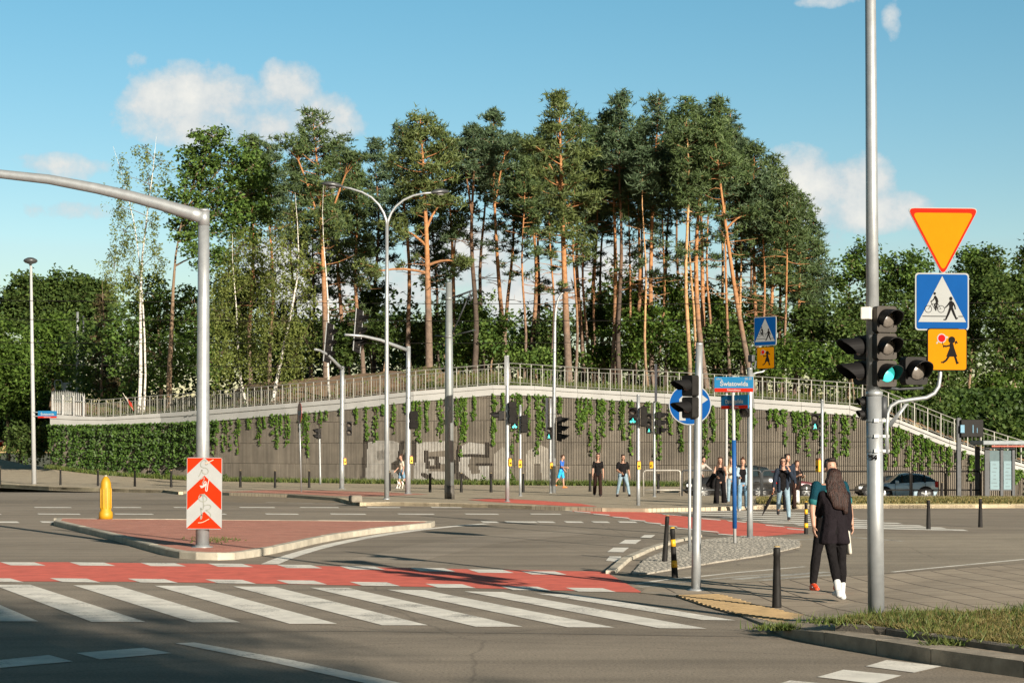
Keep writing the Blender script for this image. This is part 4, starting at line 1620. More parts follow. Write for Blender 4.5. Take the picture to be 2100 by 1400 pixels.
PINES = [  # foot px, top px, top y, crown bottom y, half width px, distance, bark, needles, trunk radius, mid point, adjectives, forks
    (668, 640, 232, 505, 74, 112, PINEB, 0, .20, (664, 560), 'tall broad topped', [(668, 470, 600, 300, 40), (664, 500, 720, 330, 30)]),
    (515, 520, 285, 470, 44, 124, PINEB, 0, .17, None, 'orange stemmed', []),
    (556, 552, 300, 455, 40, 128, PINEB, 1, .16, None, 'narrow crowned', []),
    (612, 600, 330, 520, 40, 130, PINED, 1, .15, None, 'half hidden', []),
    (700, 694, 285, 540, 46, 126, PINEB, 1, .17, None, 'slender', []),
    (742, 728, 340, 600, 46, 122, PINEB, 0, .16, None, 'low branched', []),
    (764, 770, 288, 540, 42, 130, PINED, 1, .16, None, 'dark blue green', []),
    (880, 862, 243, 420, 66, 111, PINEB, 2, .235, (876, 530), 'big forked', [(876, 505, 812, 470, 34), (874, 470, 905, 420, 30), (880, 560, 760, 560, 30), (880, 545, 950, 540, 14)]),
    (842, 825, 262, 470, 46, 122, PINEB, 1, .17, None, 'slender', []),
    (925, 905, 262, 480, 40, 118, PINEB, 0, .16, (930, 600), 'crooked', [(925, 560, 935, 478, 28)]),
    (974, 968, 262, 400, 44, 113, PINED, 1, .19, None, 'bare stemmed dark', [(974, 440, 945, 300, 26)]),
    (987, 998, 290, 430, 34, 121, PINED, 0, .16, None, 'dark narrow', []),
    (1045, 1012, 228, 450, 40, 116, PINEB, 1, .17, (1018, 500), 'leaning', [(1018, 420, 1040, 300, 26)]),
    (1034, 1058, 278, 500, 44, 124, PINEB, 0, .15, None, 'slim', []),
    (1092, 1088, 300, 520, 40, 121, PINEB, 0, .18, None, 'straight', []),
    (1103, 1116, 262, 470, 34, 128, PINED, 1, .14, None, 'thin dark', []),
    (1167, 1146, 193, 540, 68, 107, PINEB, 2, .225, (1153, 430), 'tallest broad', [(1156, 400, 1105, 300, 30), (1158, 430, 1205, 420, 26)]),
    (1196, 1190, 232, 500, 46, 122, PINEB, 0, .16, None, 'slender', []),
    (1212, 1226, 262, 500, 38, 127, PINEB, 1, .15, None, 'orange stemmed', []),
    (1256, 1250, 232, 470, 40, 115, PINEB, 0, .18, (1262, 560), 'crooked orange', []),
    (1272, 1276, 193, 380, 30, 114, PINED, 1, .16, None, 'thin topped', []),
    (1303, 1318, 245, 500, 42, 120, PINEB, 0, .16, None, 'straight', []),
    (1338, 1352, 200, 470, 48, 114, PINEB, 1, .18, (1335, 560), 'full crowned', []),
    (1362, 1378, 240, 480, 42, 125, PINED, 0, .15, None, 'dark slim', []),
    (1412, 1408, 205, 470, 46, 110, PINEL, 0, .14, None, 'thin straight pale', []),
    (1442, 1432, 222, 440, 44, 117, PINEB, 1, .18, (1440, 560), 'orange barked', []),
    (1452, 1474, 206, 430, 50, 112, PINEB, 0, .19, (1430, 470), 'bent orange', [(1436, 400, 1500, 330, 26)]),
    (1478, 1496, 232, 470, 44, 122, PINEL, 1, .14, None, 'pale slim', []),
    (1547, 1462, 250, 400, 40, 110, PINEB, 0, .18, (1498, 530), 'strongly leaning', [(1490, 470, 1540, 440, 20)]),
    (1520, 1500, 262, 450, 36, 119, PINEB, 1, .15, None, 'slim orange', []),
    (1562, 1548, 300, 560, 46, 117, PINEB, 0, .16, (1545, 500), 'dense crowned', []),
    (1588, 1586, 322, 590, 50, 119, PINEB, 0, .16, None, 'broad crowned', []),
    (1608, 1600, 350, 600, 46, 124, PINEB, 2, .15, None, 'olive crowned', []),
    (1628, 1640, 400, 620, 46, 120, PINEB, 0, .16, (1640, 600), 'outer', []),
    (1662, 1664, 455, 650, 36, 122, PINEB, 1, .14, None, 'short', []),
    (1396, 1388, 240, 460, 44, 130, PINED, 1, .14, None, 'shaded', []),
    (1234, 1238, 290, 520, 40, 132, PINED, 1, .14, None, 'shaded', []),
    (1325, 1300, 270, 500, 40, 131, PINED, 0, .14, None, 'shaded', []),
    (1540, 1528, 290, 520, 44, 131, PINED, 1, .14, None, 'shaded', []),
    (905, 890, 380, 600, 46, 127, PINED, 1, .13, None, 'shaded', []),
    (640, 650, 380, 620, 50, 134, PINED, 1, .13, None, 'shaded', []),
    (1182, 1176, 300, 420, 28, 116, PINEB, 1, .10, None, 'thin orange', []),
    (1206, 1202, 310, 430, 28, 118, PINEB, 0, .11, None, 'thin orange', []),
    (1220, 1222, 330, 440, 26, 121, PINEB, 1, .10, None, 'thin', []),
    (1290, 1284, 300, 430, 28, 117, PINEB, 0, .10, (1292, 560), 'thin bent', []),
    (1330, 1322, 310, 430, 26, 112, PINEL, 1, .09, None, 'pale thin', []),
    (1350, 1362, 300, 420, 28, 119, PINEB, 0, .11, None, 'thin orange', []),
    (1428, 1420, 300, 430, 26, 113, PINEL, 1, .10, None, 'pale thin', []),
    (1462, 1448, 310, 420, 26, 116, PINEB, 0, .11, None, 'thin orange', []),
    (1500, 1488, 310, 430, 28, 114, PINEB, 1, .11, (1488, 560), 'thin bent', []),
    (1530, 1516, 320, 440, 26, 116, PINEL, 0, .10, None, 'pale thin', []),
    (1574, 1570, 360, 520, 30, 114, PINEB, 1, .10, None, 'thin orange', []),
    (1600, 1612, 380, 540, 30, 113, PINEB, 0, .10, (1612, 640), 'thin bent', []),
    (1130, 1122, 320, 470, 28, 117, PINEB, 1, .10, None, 'thin orange', []),
    (1075, 1072, 330, 470, 28, 116, PINEB, 0, .10, None, 'thin orange', []),
]
names = ordinals([q[0] for q in PINES])
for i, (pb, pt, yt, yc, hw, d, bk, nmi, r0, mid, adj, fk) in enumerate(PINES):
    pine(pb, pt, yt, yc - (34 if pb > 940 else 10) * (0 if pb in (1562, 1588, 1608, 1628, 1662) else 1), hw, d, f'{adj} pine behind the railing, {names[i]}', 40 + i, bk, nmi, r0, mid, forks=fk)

# broadleaf trees and birches on the left
leafy([(445, 285, 32, 30), (425, 300, 40, 34), (385, 340, 34, 40), (470, 330, 46, 44), (520, 340, 40, 42), (430, 380, 60, 44), (375, 410, 34, 42), (510, 400, 50, 44), (450, 440, 62, 46), (380, 470, 34, 36), (500, 470, 44, 40), (545, 430, 24, 40), (430, 520, 50, 40), (345, 395, 16, 20)],
      117, 350, 'large dark green oak with a slanting brown trunk left of the mast arm pole', 11, OAKL, OAKB, 0.24, 1.1, r0=.2, trunk_top=(385, 400), trunk_mid=(352, 600))
leafy([(300, 600, 50, 40), (350, 640, 60, 50), (290, 680, 50, 50), (400, 640, 46, 60), (340, 740, 70, 50), (270, 770, 40, 40), (420, 730, 40, 60), (235, 700, 30, 50)],
      125, 330, 'dark green undergrowth oak below the pale birch at left', 12, OAKL, OAKB, 0.25, 1.0, r0=.16)
leafy([(290, 300, 22, 26), (262, 360, 20, 30), (300, 370, 26, 36), (330, 330, 20, 30), (250, 470, 34, 40), (300, 450, 20, 40), (230, 540, 30, 44), (270, 560, 30, 36), (315, 520, 22, 40), (240, 420, 20, 30)],
      114, 284, 'tall thin white birch with sparse drooping leaves at left of the sky gap', 13, BIRL, BIRB, 0.18, 1.0, r0=.13, droop=0.8, trunk_top=(318, 280), trunk_mid=(280, 560), clump=.42, group='birches in the wood edge')
leafy([(240, 330, 18, 24), (230, 390, 24, 30), (262, 410, 18, 26)],
      115, 292, 'half bare birch stem leaning left beside the tall white birch', 14, BIRL, BIRB, 0.16, 0.5, r0=.08, droop=0.6, trunk_top=(232, 300), trunk_mid=(284, 560), clump=.36, group='birches in the wood edge')
leafy([(600, 440, 30, 36), (570, 500, 36, 40), (620, 520, 30, 44), (560, 570, 40, 46), (610, 600, 40, 46), (575, 660, 40, 44), (620, 690, 34, 40), (540, 640, 30, 40), (590, 740, 40, 30)],
      107, 557, 'weeping birch with a curved white stem right of the mast arm pole', 15, BIRL, BIRB, 0.19, 1.15, r0=.12, droop=0.9, trunk_top=(608, 395), trunk_mid=(598, 600), clump=.42, group='birches in the wood edge')
leafy([(490, 500, 40, 40), (460, 560, 44, 46), (520, 570, 36, 50), (450, 640, 36, 50), (500, 660, 44, 50), (450, 720, 40, 40), (520, 730, 40, 36), (545, 500, 24, 40)],
      109, 505, 'yellow green birch curtain just right of the mast arm pole', 16, BIRL, BIRB, 0.19, 1.5, r0=.09, droop=0.9, trunk_top=(480, 480), trunk_mid=(478, 640), clump=.42, group='birches in the wood edge')
leafy([(668, 380, 20, 28), (650, 420, 18, 30), (690, 440, 20, 34), (672, 500, 20, 30)],
      106, 678, 'slim white birch in front of the broad topped pine', 17, BIRL, BIRB, 0.16, 0.5, r0=.075, droop=0.5, trunk_top=(664, 372), trunk_mid=(668, 560), clump=.34, group='birches in the wood edge')
leafy([(60, 600, 50, 34), (120, 590, 50, 34), (170, 600, 44, 34), (210, 620, 30, 40), (30, 640, 36, 44), (90, 650, 56, 44), (150, 660, 56, 44)],
      205, 110, 'rounded dark tree mass behind the far left lamp post', 18, DRKL, OAKB, 0.42, 0.8, r0=.3, clump=.9)
leafy([(130, 680, 40, 34), (90, 700, 40, 36), (170, 700, 40, 34), (60, 740, 40, 40), (120, 750, 44, 36)],
      180, 105, 'bright yellow green tree lit by the sun at far left', 19, LIML, OAKB, 0.36, 0.8, r0=.22, clump=.8)
leafy([(10, 700, 30, 44), (30, 760, 40, 40), (-20, 760, 40, 60), (20, 820, 50, 36), (60, 800, 30, 30)],
      175, 15, 'green tree at the left frame edge behind the lamp post', 20, LIML, OAKB, 0.36, 0.8, r0=.22, clump=.8)
leafy([(30, 870, 50, 40), (-30, 860, 50, 50), (80, 860, 30, 40), (60, 905, 40, 26), (110, 800, 30, 40)],
      198, 40, 'dark shaded tree low beside the path at far left', 21, DRKL, OAKB, 0.38, 0.9, r0=.2, clump=.8)
leafy([(212, 600, 10, 24), (210, 640, 18, 30), (212, 690, 26, 34), (208, 740, 30, 34), (215, 780, 30, 26)],
      150, 210, 'browning spruce between the far left lamp and the birch', 22, BRNL, OAKB, 0.26, 0.9, r0=.14, droop=.3, trunk_top=(212, 575), clump=.6)
leafy([(195, 800, 36, 22), (250, 800, 40, 24), (180, 770, 26, 20)],
      158, 200, 'bright green bush behind the white sheet fence', 23, LIML, OAKB, 0.26, 1.0, r0=.06, name='broadleaf_bush', cat='bush', clump=.6)
leafy([(88, 905, 24, 40), (62, 918, 26, 32), (103, 882, 14, 24), (40, 900, 24, 40)],
      124, 84, 'dark bush at the left end of the wall beside the rising path', 24, DRKL, OAKB, 0.24, 1.3, r0=.06, name='broadleaf_bush', cat='bush', clump=.5)
# understorey
UND = [(960, 650, 50, 50, 118, 'grey green'), (1010, 690, 44, 50, 114, 'grey green'), (940, 720, 40, 40, 116, 'low'), (1060, 720, 44, 36, 122, 'dusty'), (1130, 690, 36, 50, 120, 'dark'), (1100, 745, 50, 26, 116, 'low'),
       (1215, 640, 40, 50, 124, 'dark'), (1240, 720, 50, 44, 117, 'leafy'), (1290, 610, 50, 50, 121, 'tall fresh'), (1320, 690, 56, 56, 114, 'broad fresh'), (1380, 620, 50, 56, 120, 'tall fresh'), (1400, 720, 50, 50, 113, 'broad fresh'),
       (1470, 640, 50, 50, 122, 'leafy'), (1490, 720, 56, 54, 115, 'dark'), (1570, 640, 44, 50, 123, 'leafy'), (1600, 720, 60, 54, 113, 'fresh'), (1660, 660, 44, 54, 118, 'dark'), (1690, 740, 50, 50, 113, 'low'), (1750, 700, 50, 60, 116, 'dark'),
       (640, 700, 46, 50, 126, 'dark'), (720, 690, 50, 54, 124, 'dark'), (790, 680, 46, 50, 123, 'dark'), (850, 700, 36, 50, 124, 'dark'), (910, 660, 34, 40, 125, 'dark'), (760, 620, 46, 44, 128, 'shaded'), (470, 620, 60, 60, 138, 'shaded'), (570, 660, 50, 60, 138, 'shaded')]
names = ordinals([q[0] for q in UND])
for i, (px, py, a, h, d, adj) in enumerate(UND):
    rd = random.Random(900 + i)
    lobes = [(px + rd.uniform(-.5, .5) * a, py + rd.uniform(-.6, .6) * h, a * rd.uniform(.5, .75), h * rd.uniform(.45, .7)) for _ in range(5)]
    lobes.append((px, py + h * .5, a * .8, h * .6))
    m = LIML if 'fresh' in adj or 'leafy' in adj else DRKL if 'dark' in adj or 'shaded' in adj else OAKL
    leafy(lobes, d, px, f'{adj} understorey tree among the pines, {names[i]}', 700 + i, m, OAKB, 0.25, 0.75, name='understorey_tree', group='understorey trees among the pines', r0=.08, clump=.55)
# the wood's right hand end
RT = [(1740, 560, 50, 60, 124, 'pale crowned'), (1770, 640, 50, 70, 118, 'dark'), (1840, 570, 54, 50, 122, 'pale crowned'), (1850, 680, 56, 80, 116, 'dark'), (1905, 610, 50, 70, 120, 'thin crowned'), (1930, 740, 56, 70, 112, 'dark green'),
      (1985, 560, 44, 50, 122, 'tall'), (2000, 660, 56, 80, 116, 'dark'), (2050, 560, 50, 60, 118, 'tall dark'), (2080, 680, 60, 90, 113, 'dark'), (2050, 810, 60, 60, 108, 'low bright'), (1880, 780, 60, 40, 110, 'low dark'), (1800, 760, 50, 40, 110, 'low dark'), (2140, 570, 60, 70, 120, 'tall dark'), (2110, 800, 40, 60, 109, 'low dark')]
names = ordinals([q[0] for q in RT])
for i, (px, py, a, h, d, adj) in enumerate(RT):
    rd = random.Random(1200 + i)
    lobes = [(px + rd.uniform(-.75, .75) * a, py + rd.uniform(-.8, .7) * h, a * rd.uniform(.4, .65), h * rd.uniform(.35, .55)) for _ in range(8)]
    m = DRKL if 'dark' in adj else LIML if 'bright' in adj else OAKL
    leafy(lobes, d, px, f'{adj} tree of the right hand wood, {names[i]}', 1300 + i, m, OAKB, 0.26, 0.85 if 'pale' not in adj else .6, group='trees of the wood on the right', r0=.12, clump=.6)
# far wood that closes the view between the stems
rng = np.random.default_rng(4242)
P = []
for j in range(860):
    px = rng.uniform(150, 2350)
    d = rng.uniform(142, 172)
    top = 655 + 26 * math.sin(px / 71.0) + 18 * math.sin(px / 23.0 + 1) - (30 if px > 1200 else 0)
    if 925 < px < 1000:
        top += 20
    y = top + (rng.random() ** 1.1) * (850 - top)
    c = at(px, y, d)
    q = rng.normal(size=(70, 3)) * np.array([1.0, 1.0, .75])
    P.append(q + np.array(c))
for j in range(240):
    px = rng.uniform(-420, 150)
    c = at(px, rng.uniform(700, 935), rng.uniform(215, 240))
    P.append(rng.normal(size=(60, 3)) * np.array([1.7, 1.2, 1.2]) + np.array(c))
V, Fc = leaf_quads(np.concatenate(P), 0.45, rng, up=.35)
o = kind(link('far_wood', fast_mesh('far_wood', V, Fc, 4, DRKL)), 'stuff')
tag(o, 'dark far wood closing the view between the pine stems', 'wood')
# bushes that cover the bank beside the stairs
BU = [(1835, 800, 36, 40), (1880, 820, 40, 46), (1925, 845, 40, 44), (1965, 868, 40, 40), (2010, 880, 44, 46), (2055, 895, 44, 46), (2100, 915, 44, 50), (2150, 930, 50, 50), (1800, 775, 34, 34)]
nm_ = ordinals([q[0] for q in BU])
for i, (px, py, a, h) in enumerate(BU):
    d = float(wd(px)) + 1.9
    leafy([(px, py, a, h), (px + a * .5, py + h * .4, a * .7, h * .6), (px - a * .5, py + h * .4, a * .7, h * .6)], d, px, f'dark bush on the bank behind the stair railing, {nm_[i]}', 1500 + i, DRKL if i % 3 else LIML, OAKB, 0.24, 1.0, name='broadleaf_bush', group='bushes beside the stairs', cat='bush', r0=.06, clump=.5)
# unseen leaf mass round the viewer, added to block low sky light
rng = np.random.default_rng(99)
P = []
for j in range(900):
    if j % 3:
        c = np.array([rng.uniform(-75, 70), rng.uniform(-66, -54), rng.random() ** .8 * 12.5])
    else:
        c = np.array([rng.uniform(-72, -60), rng.uniform(-60, 66), rng.random() ** .8 * 12.5])
    P.append(rng.normal(size=(16, 3)) * 1.0 + c)
V, Fc = leaf_quads(np.concatenate(P), 1.5, rng, up=.2)
o = kind(link('sky_blocking_wood', fast_mesh('sky_blocking_wood', V, Fc, 4, DRKL)), 'stuff')
tag(o, 'unseen wood round the viewer, added to block low sky light', 'wood')
# the roadside tree behind the camera whose shade lies on the near corner of the road
T0 = Vector((17.1, -22.5, 0))
rt = thing('roadside_tree', 'roadside broadleaf whose soft shade lies on the dark road corner at bottom left', 'tree', T0)
rng = np.random.default_rng(77)
tr = MB()
tr.tube([T0, T0 + Vector((.2, 0, 5)), T0 + Vector((0, .3, 13))], [.3, .22, .1], 9)
P = []
for j in range(230):
    v = rand_dirs(rng, 1)[0]
    e = T0 + Vector((v[0] * 4.2 - 0.6, v[1] * 4.2 - 0.4, 12.6 + v[2] * 4.9)) * 1
    rr_ = rng.uniform(.35, 1.0)
    cc = T0 + Vector((-0.6, -0.4, 12.6))
    e = cc + (e - cc) * rr_
    if j % 3 == 0:
        limb(tr, T0 + Vector((0, 0, 6 + 4 * rng.random())), e, .07, .015, .2)
    q = rng.normal(size=(95, 3)) * np.array([.6, .6, .45])
    P.append(q + np.array(e))
tr.build('trunk', OAKB, rt, True)
V, Fc = leaf_quads(np.concatenate(P), 0.3, rng, up=.4)
link('crown', fast_mesh('crown', V - np.array(T0), Fc, 4, OAKL), rt)
# ------------------------------------------------------------------ sign plates and lettering
class Plane:
    """a sign face: o = centre, yaw 0 faces the camera side (-Y)"""

    def __init__(self, o, yaw=0.0, tilt=0.0):
        self.o = Vector(o)
        self.r = Vector((math.cos(yaw), math.sin(yaw), 0))
        self.n = Vector((math.sin(yaw), -math.cos(yaw), 0))
        self.u = Vector((0, 0, 1))
        if tilt:
            q = Matrix.Rotation(tilt, 3, self.n)
            self.r, self.u = q @ self.r, q @ self.u

    def p(self, x, y, off=0.0):
        return self.o + self.r * x + self.u * y + self.n * off


def rrect(w, h, r=0.02, k=4):
    pts = []
    for cx_, cy_, a0 in ((w / 2 - r, h / 2 - r, 0), (-w / 2 + r, h / 2 - r, 90), (-w / 2 + r, -h / 2 + r, 180), (w / 2 - r, -h / 2 + r, 270)):
        for i in range(k + 1):
            a = R(a0 + 90 * i / k)
            pts.append((cx_ + r * math.cos(a), cy_ + r * math.sin(a)))
    return pts


def rtri(w, h, r, k=4, down=True):
    """triangle with rounded corners"""
    s = -1 if down else 1
    V3 = [Vector((-w / 2, -s * h / 2)), Vector((w / 2, -s * h / 2)), Vector((0, s * h / 2))]
    out = []
    for i in range(3):
        a, b2, c = V3[i - 1], V3[i], V3[(i + 1) % 3]
        d1, d2 = (a - b2).normalized(), (c - b2).normalized()
        ang = d1.angle(d2)
        t = r / math.tan(ang / 2)
        p0, p1 = b2 + d1 * t, b2 + d2 * t
        for j in range(k + 1):
            u = j / k
            q = p0 * (1 - u) ** 2 + b2 * 2 * u * (1 - u) + p1 * u * u
            out.append((q.x, q.y))
    return out


def ell(rx, ry, k=32, cx_=0, cy_=0):
    return [(cx_ + rx * math.cos(2 * math.pi * i / k), cy_ + ry * math.sin(2 * math.pi * i / k)) for i in range(k)]


def flat(mb, pl, pts, off, mi=0, dx=0, dy=0, s=1.0):
    mb.poly([pl.p(dx + x * s, dy + y * s, off) for x, y in pts], mi)


def stroke(mb, pl, pts, w, off, mi=0, dx=0, dy=0, s=1.0, closed=False, taper=None):
    """a drawn line of width w on a sign face"""
    P = [Vector((dx + x * s, dy + y * s)) for x, y in pts]
    if closed:
        P.append(P[0])
    n = len(P)
    L, Q = [], []
    for i in range(n):
        a, c = P[max(i - 1, 0)], P[min(i + 1, n - 1)]
        if closed and i in (0, n - 1):
            a, c = P[n - 2], P[1]
        t = (c - a).normalized()
        nn = Vector((-t.y, t.x)) * (w if taper is None else w * taper[i]) / 2
        L.append(P[i] + nn)
        Q.append(P[i] - nn)
    vs = [pl.p(q.x, q.y, off) for q in L] + [pl.p(q.x, q.y, off) for q in Q]
    mb.add(vs, [(i, i + 1, n + i + 1, n + i) for i in range(n - 1)], mi)


def slab(mb, pl, pts, t, off=0.0, mi=0):
    mb.prism([pl.p(x, y, off - t) for x, y in pts], pl.n * t, mi)


def lettering(body, height, pl, x, y, off, m, parent, bold=0.0, align='CENTER', name='lettering', sx=1.0):
    cu = bpy.data.curves.new('t', 'FONT')
    cu.body = body
    cu.size = height / 0.72
    cu.align_x = align
    cu.align_y = 'CENTER'
    cu.offset = bold
    ob = bpy.data.objects.new('t', cu)
    COL.objects.link(ob)
    dg = bpy.context.evaluated_depsgraph_get()
    me = bpy.data.meshes.new_from_object(ob.evaluated_get(dg))
    bpy.data.objects.remove(ob)
    off0 = ROOTLOC[parent.name]
    for v in me.vertices:
        v.co = pl.p(x + v.co.x * sx, y + v.co.y, off) - off0
    me.materials.clear()
    me.materials.append(m)
    me.name = name
    return link(name, me, parent)


def walker(mb, pl, x, y, s, off, mi, flip=1):
    """striding figure about 1 unit tall"""
    f = flip
    flat(mb, pl, ell(.075, .085, 14), off, mi, x + .0 * s, y + .43 * s, s)
    flat(mb, pl, [(-.06 * f, .33), (.06 * f, .34), (.12 * f, .22), (.08 * f, -.02), (-.07 * f, -.02), (-.08 * f, .2)], off + .0004, mi, x, y, s)
    tp = [1.0, .9, .7]
    stroke(mb, pl, [(-.04 * f, .28), (-.15 * f, .13), (-.26 * f, .03)], .065 * s, off + .0008, mi, x, y, s, taper=tp)
    stroke(mb, pl, [(.09 * f, .27), (.17 * f, .12), (.20 * f, -.03)], .065 * s, off + .0012, mi, x, y, s, taper=tp)
    stroke(mb, pl, [(-.02 * f, .03), (-.10 * f, -.20), (-.22 * f, -.46)], .105 * s, off + .0016, mi, x, y, s, taper=[1, .9, .62])
    stroke(mb, pl, [(.04 * f, .03), (.13 * f, -.20), (.24 * f, -.44)], .105 * s, off + .002, mi, x, y, s, taper=[1, .9, .62])
    stroke(mb, pl, [(-.20 * f, -.47), (-.32 * f, -.48)], .05 * s, off + .0024, mi, x, y, s)
    stroke(mb, pl, [(.22 * f, -.46), (.31 * f, -.40)], .05 * s, off + .0028, mi, x, y, s)


def cyclist(mb, pl, x, y, s, off, mi):
    for cx_ in (-.32, .32):
        stroke(mb, pl, ell(.17, .17, 22, cx_, -.28), .026 * s, off, mi, x, y, s, closed=True)
    stroke(mb, pl, [(-.32, -.28), (-.14, -.02), (.16, -.02), (.32, -.28), (.02, -.30), (-.14, -.02)], .024 * s, off + .0004, mi, x, y, s)
    stroke(mb, pl, [(.02, -.30), (.16, .02)], .024 * s, off + .0008, mi, x, y, s)
    stroke(mb, pl, [(-.17, -.02), (-.14, .06), (-.22, .08)], .024 * s, off + .0012, mi, x, y, s)
    flat(mb, pl, ell(.06, .07, 14), off + .0016, mi, x + .0 * s, y + .48 * s, s)
    stroke(mb, pl, [(.13, .05), (.08, .22), (.0, .36)], .13 * s, off + .002, mi, x, y, s, taper=[1, 1, .8])
    stroke(mb, pl, [(.02, .32), (-.07, .17), (-.18, .09)], .05 * s, off + .0024, mi, x, y, s)
    stroke(mb, pl, [(.13, .06), (.0, -.06), (.06, -.36)], .075 * s, off + .0028, mi, x, y, s, taper=[1, 1, .6])
    stroke(mb, pl, [(.13, .04), (.10, -.12), (.12, -.26)], .07 * s, off + .0032, mi, x, y, s, taper=[1, 1, .6])


def child_figure(mb, pl, x, y, s, off, blk, wht, red):
    """walking child in a dress holding a round paddle"""
    flat(mb, pl, ell(.10, .10, 16), off, blk, x + .06 * s, y + .27 * s, s)
    flat(mb, pl, [(.15, .22), (.20, .25), (.24, .17), (.19, .18), (.17, .13)], off + .0004, blk, x, y, s)
    flat(mb, pl, [(.0, .18), (.10, .17), (.13, .05), (.22, -.20), (-.10, -.20), (.0, .05)], off + .0008, blk, x, y, s)
    stroke(mb, pl, [(.02, .12), (-.10, .09), (-.19, .10)], .045 * s, off + .0012, blk, x, y, s)
    stroke(mb, pl, [(-.17, .05), (-.22, .22)], .014 * s, off + .0016, blk, x, y, s)
    stroke(mb, pl, [(-.02, -.18), (-.10, -.30), (-.20, -.37)], .055 * s, off + .002, blk, x, y, s)
    stroke(mb, pl, [(.15, -.18), (.19, -.30), (.22, -.40)], .055 * s, off + .0024, blk, x, y, s)
    stroke(mb, pl, [(-.18, -.36), (-.25, -.36)], .035 * s, off + .0028, blk, x, y, s)
    stroke(mb, pl, [(.20, -.40), (.26, -.36)], .035 * s, off + .0032, blk, x, y, s)
    flat(mb, pl, [(-.40, .19), (-.33, .24), (-.12, .34), (-.10, .38), (-.04, .36), (-.06, .31), (-.12, .32), (-.33, .22), (-.37, .15)], off + .0004, wht, x, y, s)
    flat(mb, pl, ell(.135, .135, 20), off + .0008, wht, x - .235 * s, y + .315 * s, s)
    flat(mb, pl, ell(.105, .105, 20), off + .0016, red, x - .235 * s, y + .315 * s, s)


def crossing_sign(root, pl, w, h, name='crossing_sign'):
    b = MB()
    slab(b, pl, rrect(w, h, w * .06), .014, 0, 0)
    slab(b, pl, rrect(w * .95, h * .95, w * .05), .0015, .0025, 1)
    flat(b, pl, [(-.445 * w, -.355 * h), (.445 * w, -.355 * h), (.0, .445 * h)], .0045, 0)
    flat(b, pl, [(-.37 * w, -.262 * h), (.08 * w, -.262 * h), (.08 * w, -.248 * h), (-.37 * w, -.248 * h)], .006, 2)
    flat(b, pl, [(.30 * w, -.262 * h), (.39 * w, -.262 * h), (.39 * w, -.248 * h), (.30 * w, -.248 * h)], .006, 2)
    cyclist(b, pl, -.14 * w, -.03 * h, .37 * w, .006, 2)
    walker(b, pl, .16 * w, -.12 * h, .42 * w, .006, 2)
    o = b.build(name, [SWHITE, SBLUE, SBLK], root)
    k = MB()
    slab(k, pl, rrect(w * .97, h * .97, w * .05), .003, -.0145, 0)
    for yy in (-.25, .25):
        k.box(pl.p(0, yy * h, -.035), (w * .7, .03, .035), yaw=math.atan2(pl.r.y, pl.r.x))
    k.build('back_plate', SGREY, o)
    return o


def child_sign(root, pl, w, h):
    b = MB()
    slab(b, pl, rrect(w, h, w * .07), .014, 0, 1)
    slab(b, pl, rrect(w * .955, h * .955, w * .06), .0015, .0025, 0)
    child_figure(b, pl, .06 * w, 0, w * .86, .0045, 1, 2, 3)
    o = b.build('child_sign', [SYEL, SBLK, SWHITE, mat('paddle_red', (0.40, .006, .006), .7, var=.03, spec=.05)], root)
    k = MB()
    slab(k, pl, rrect(w * .97, h * .97, w * .05), .003, -.0145, 0)
    k.build('back_plate', SGREY, o)
    return o


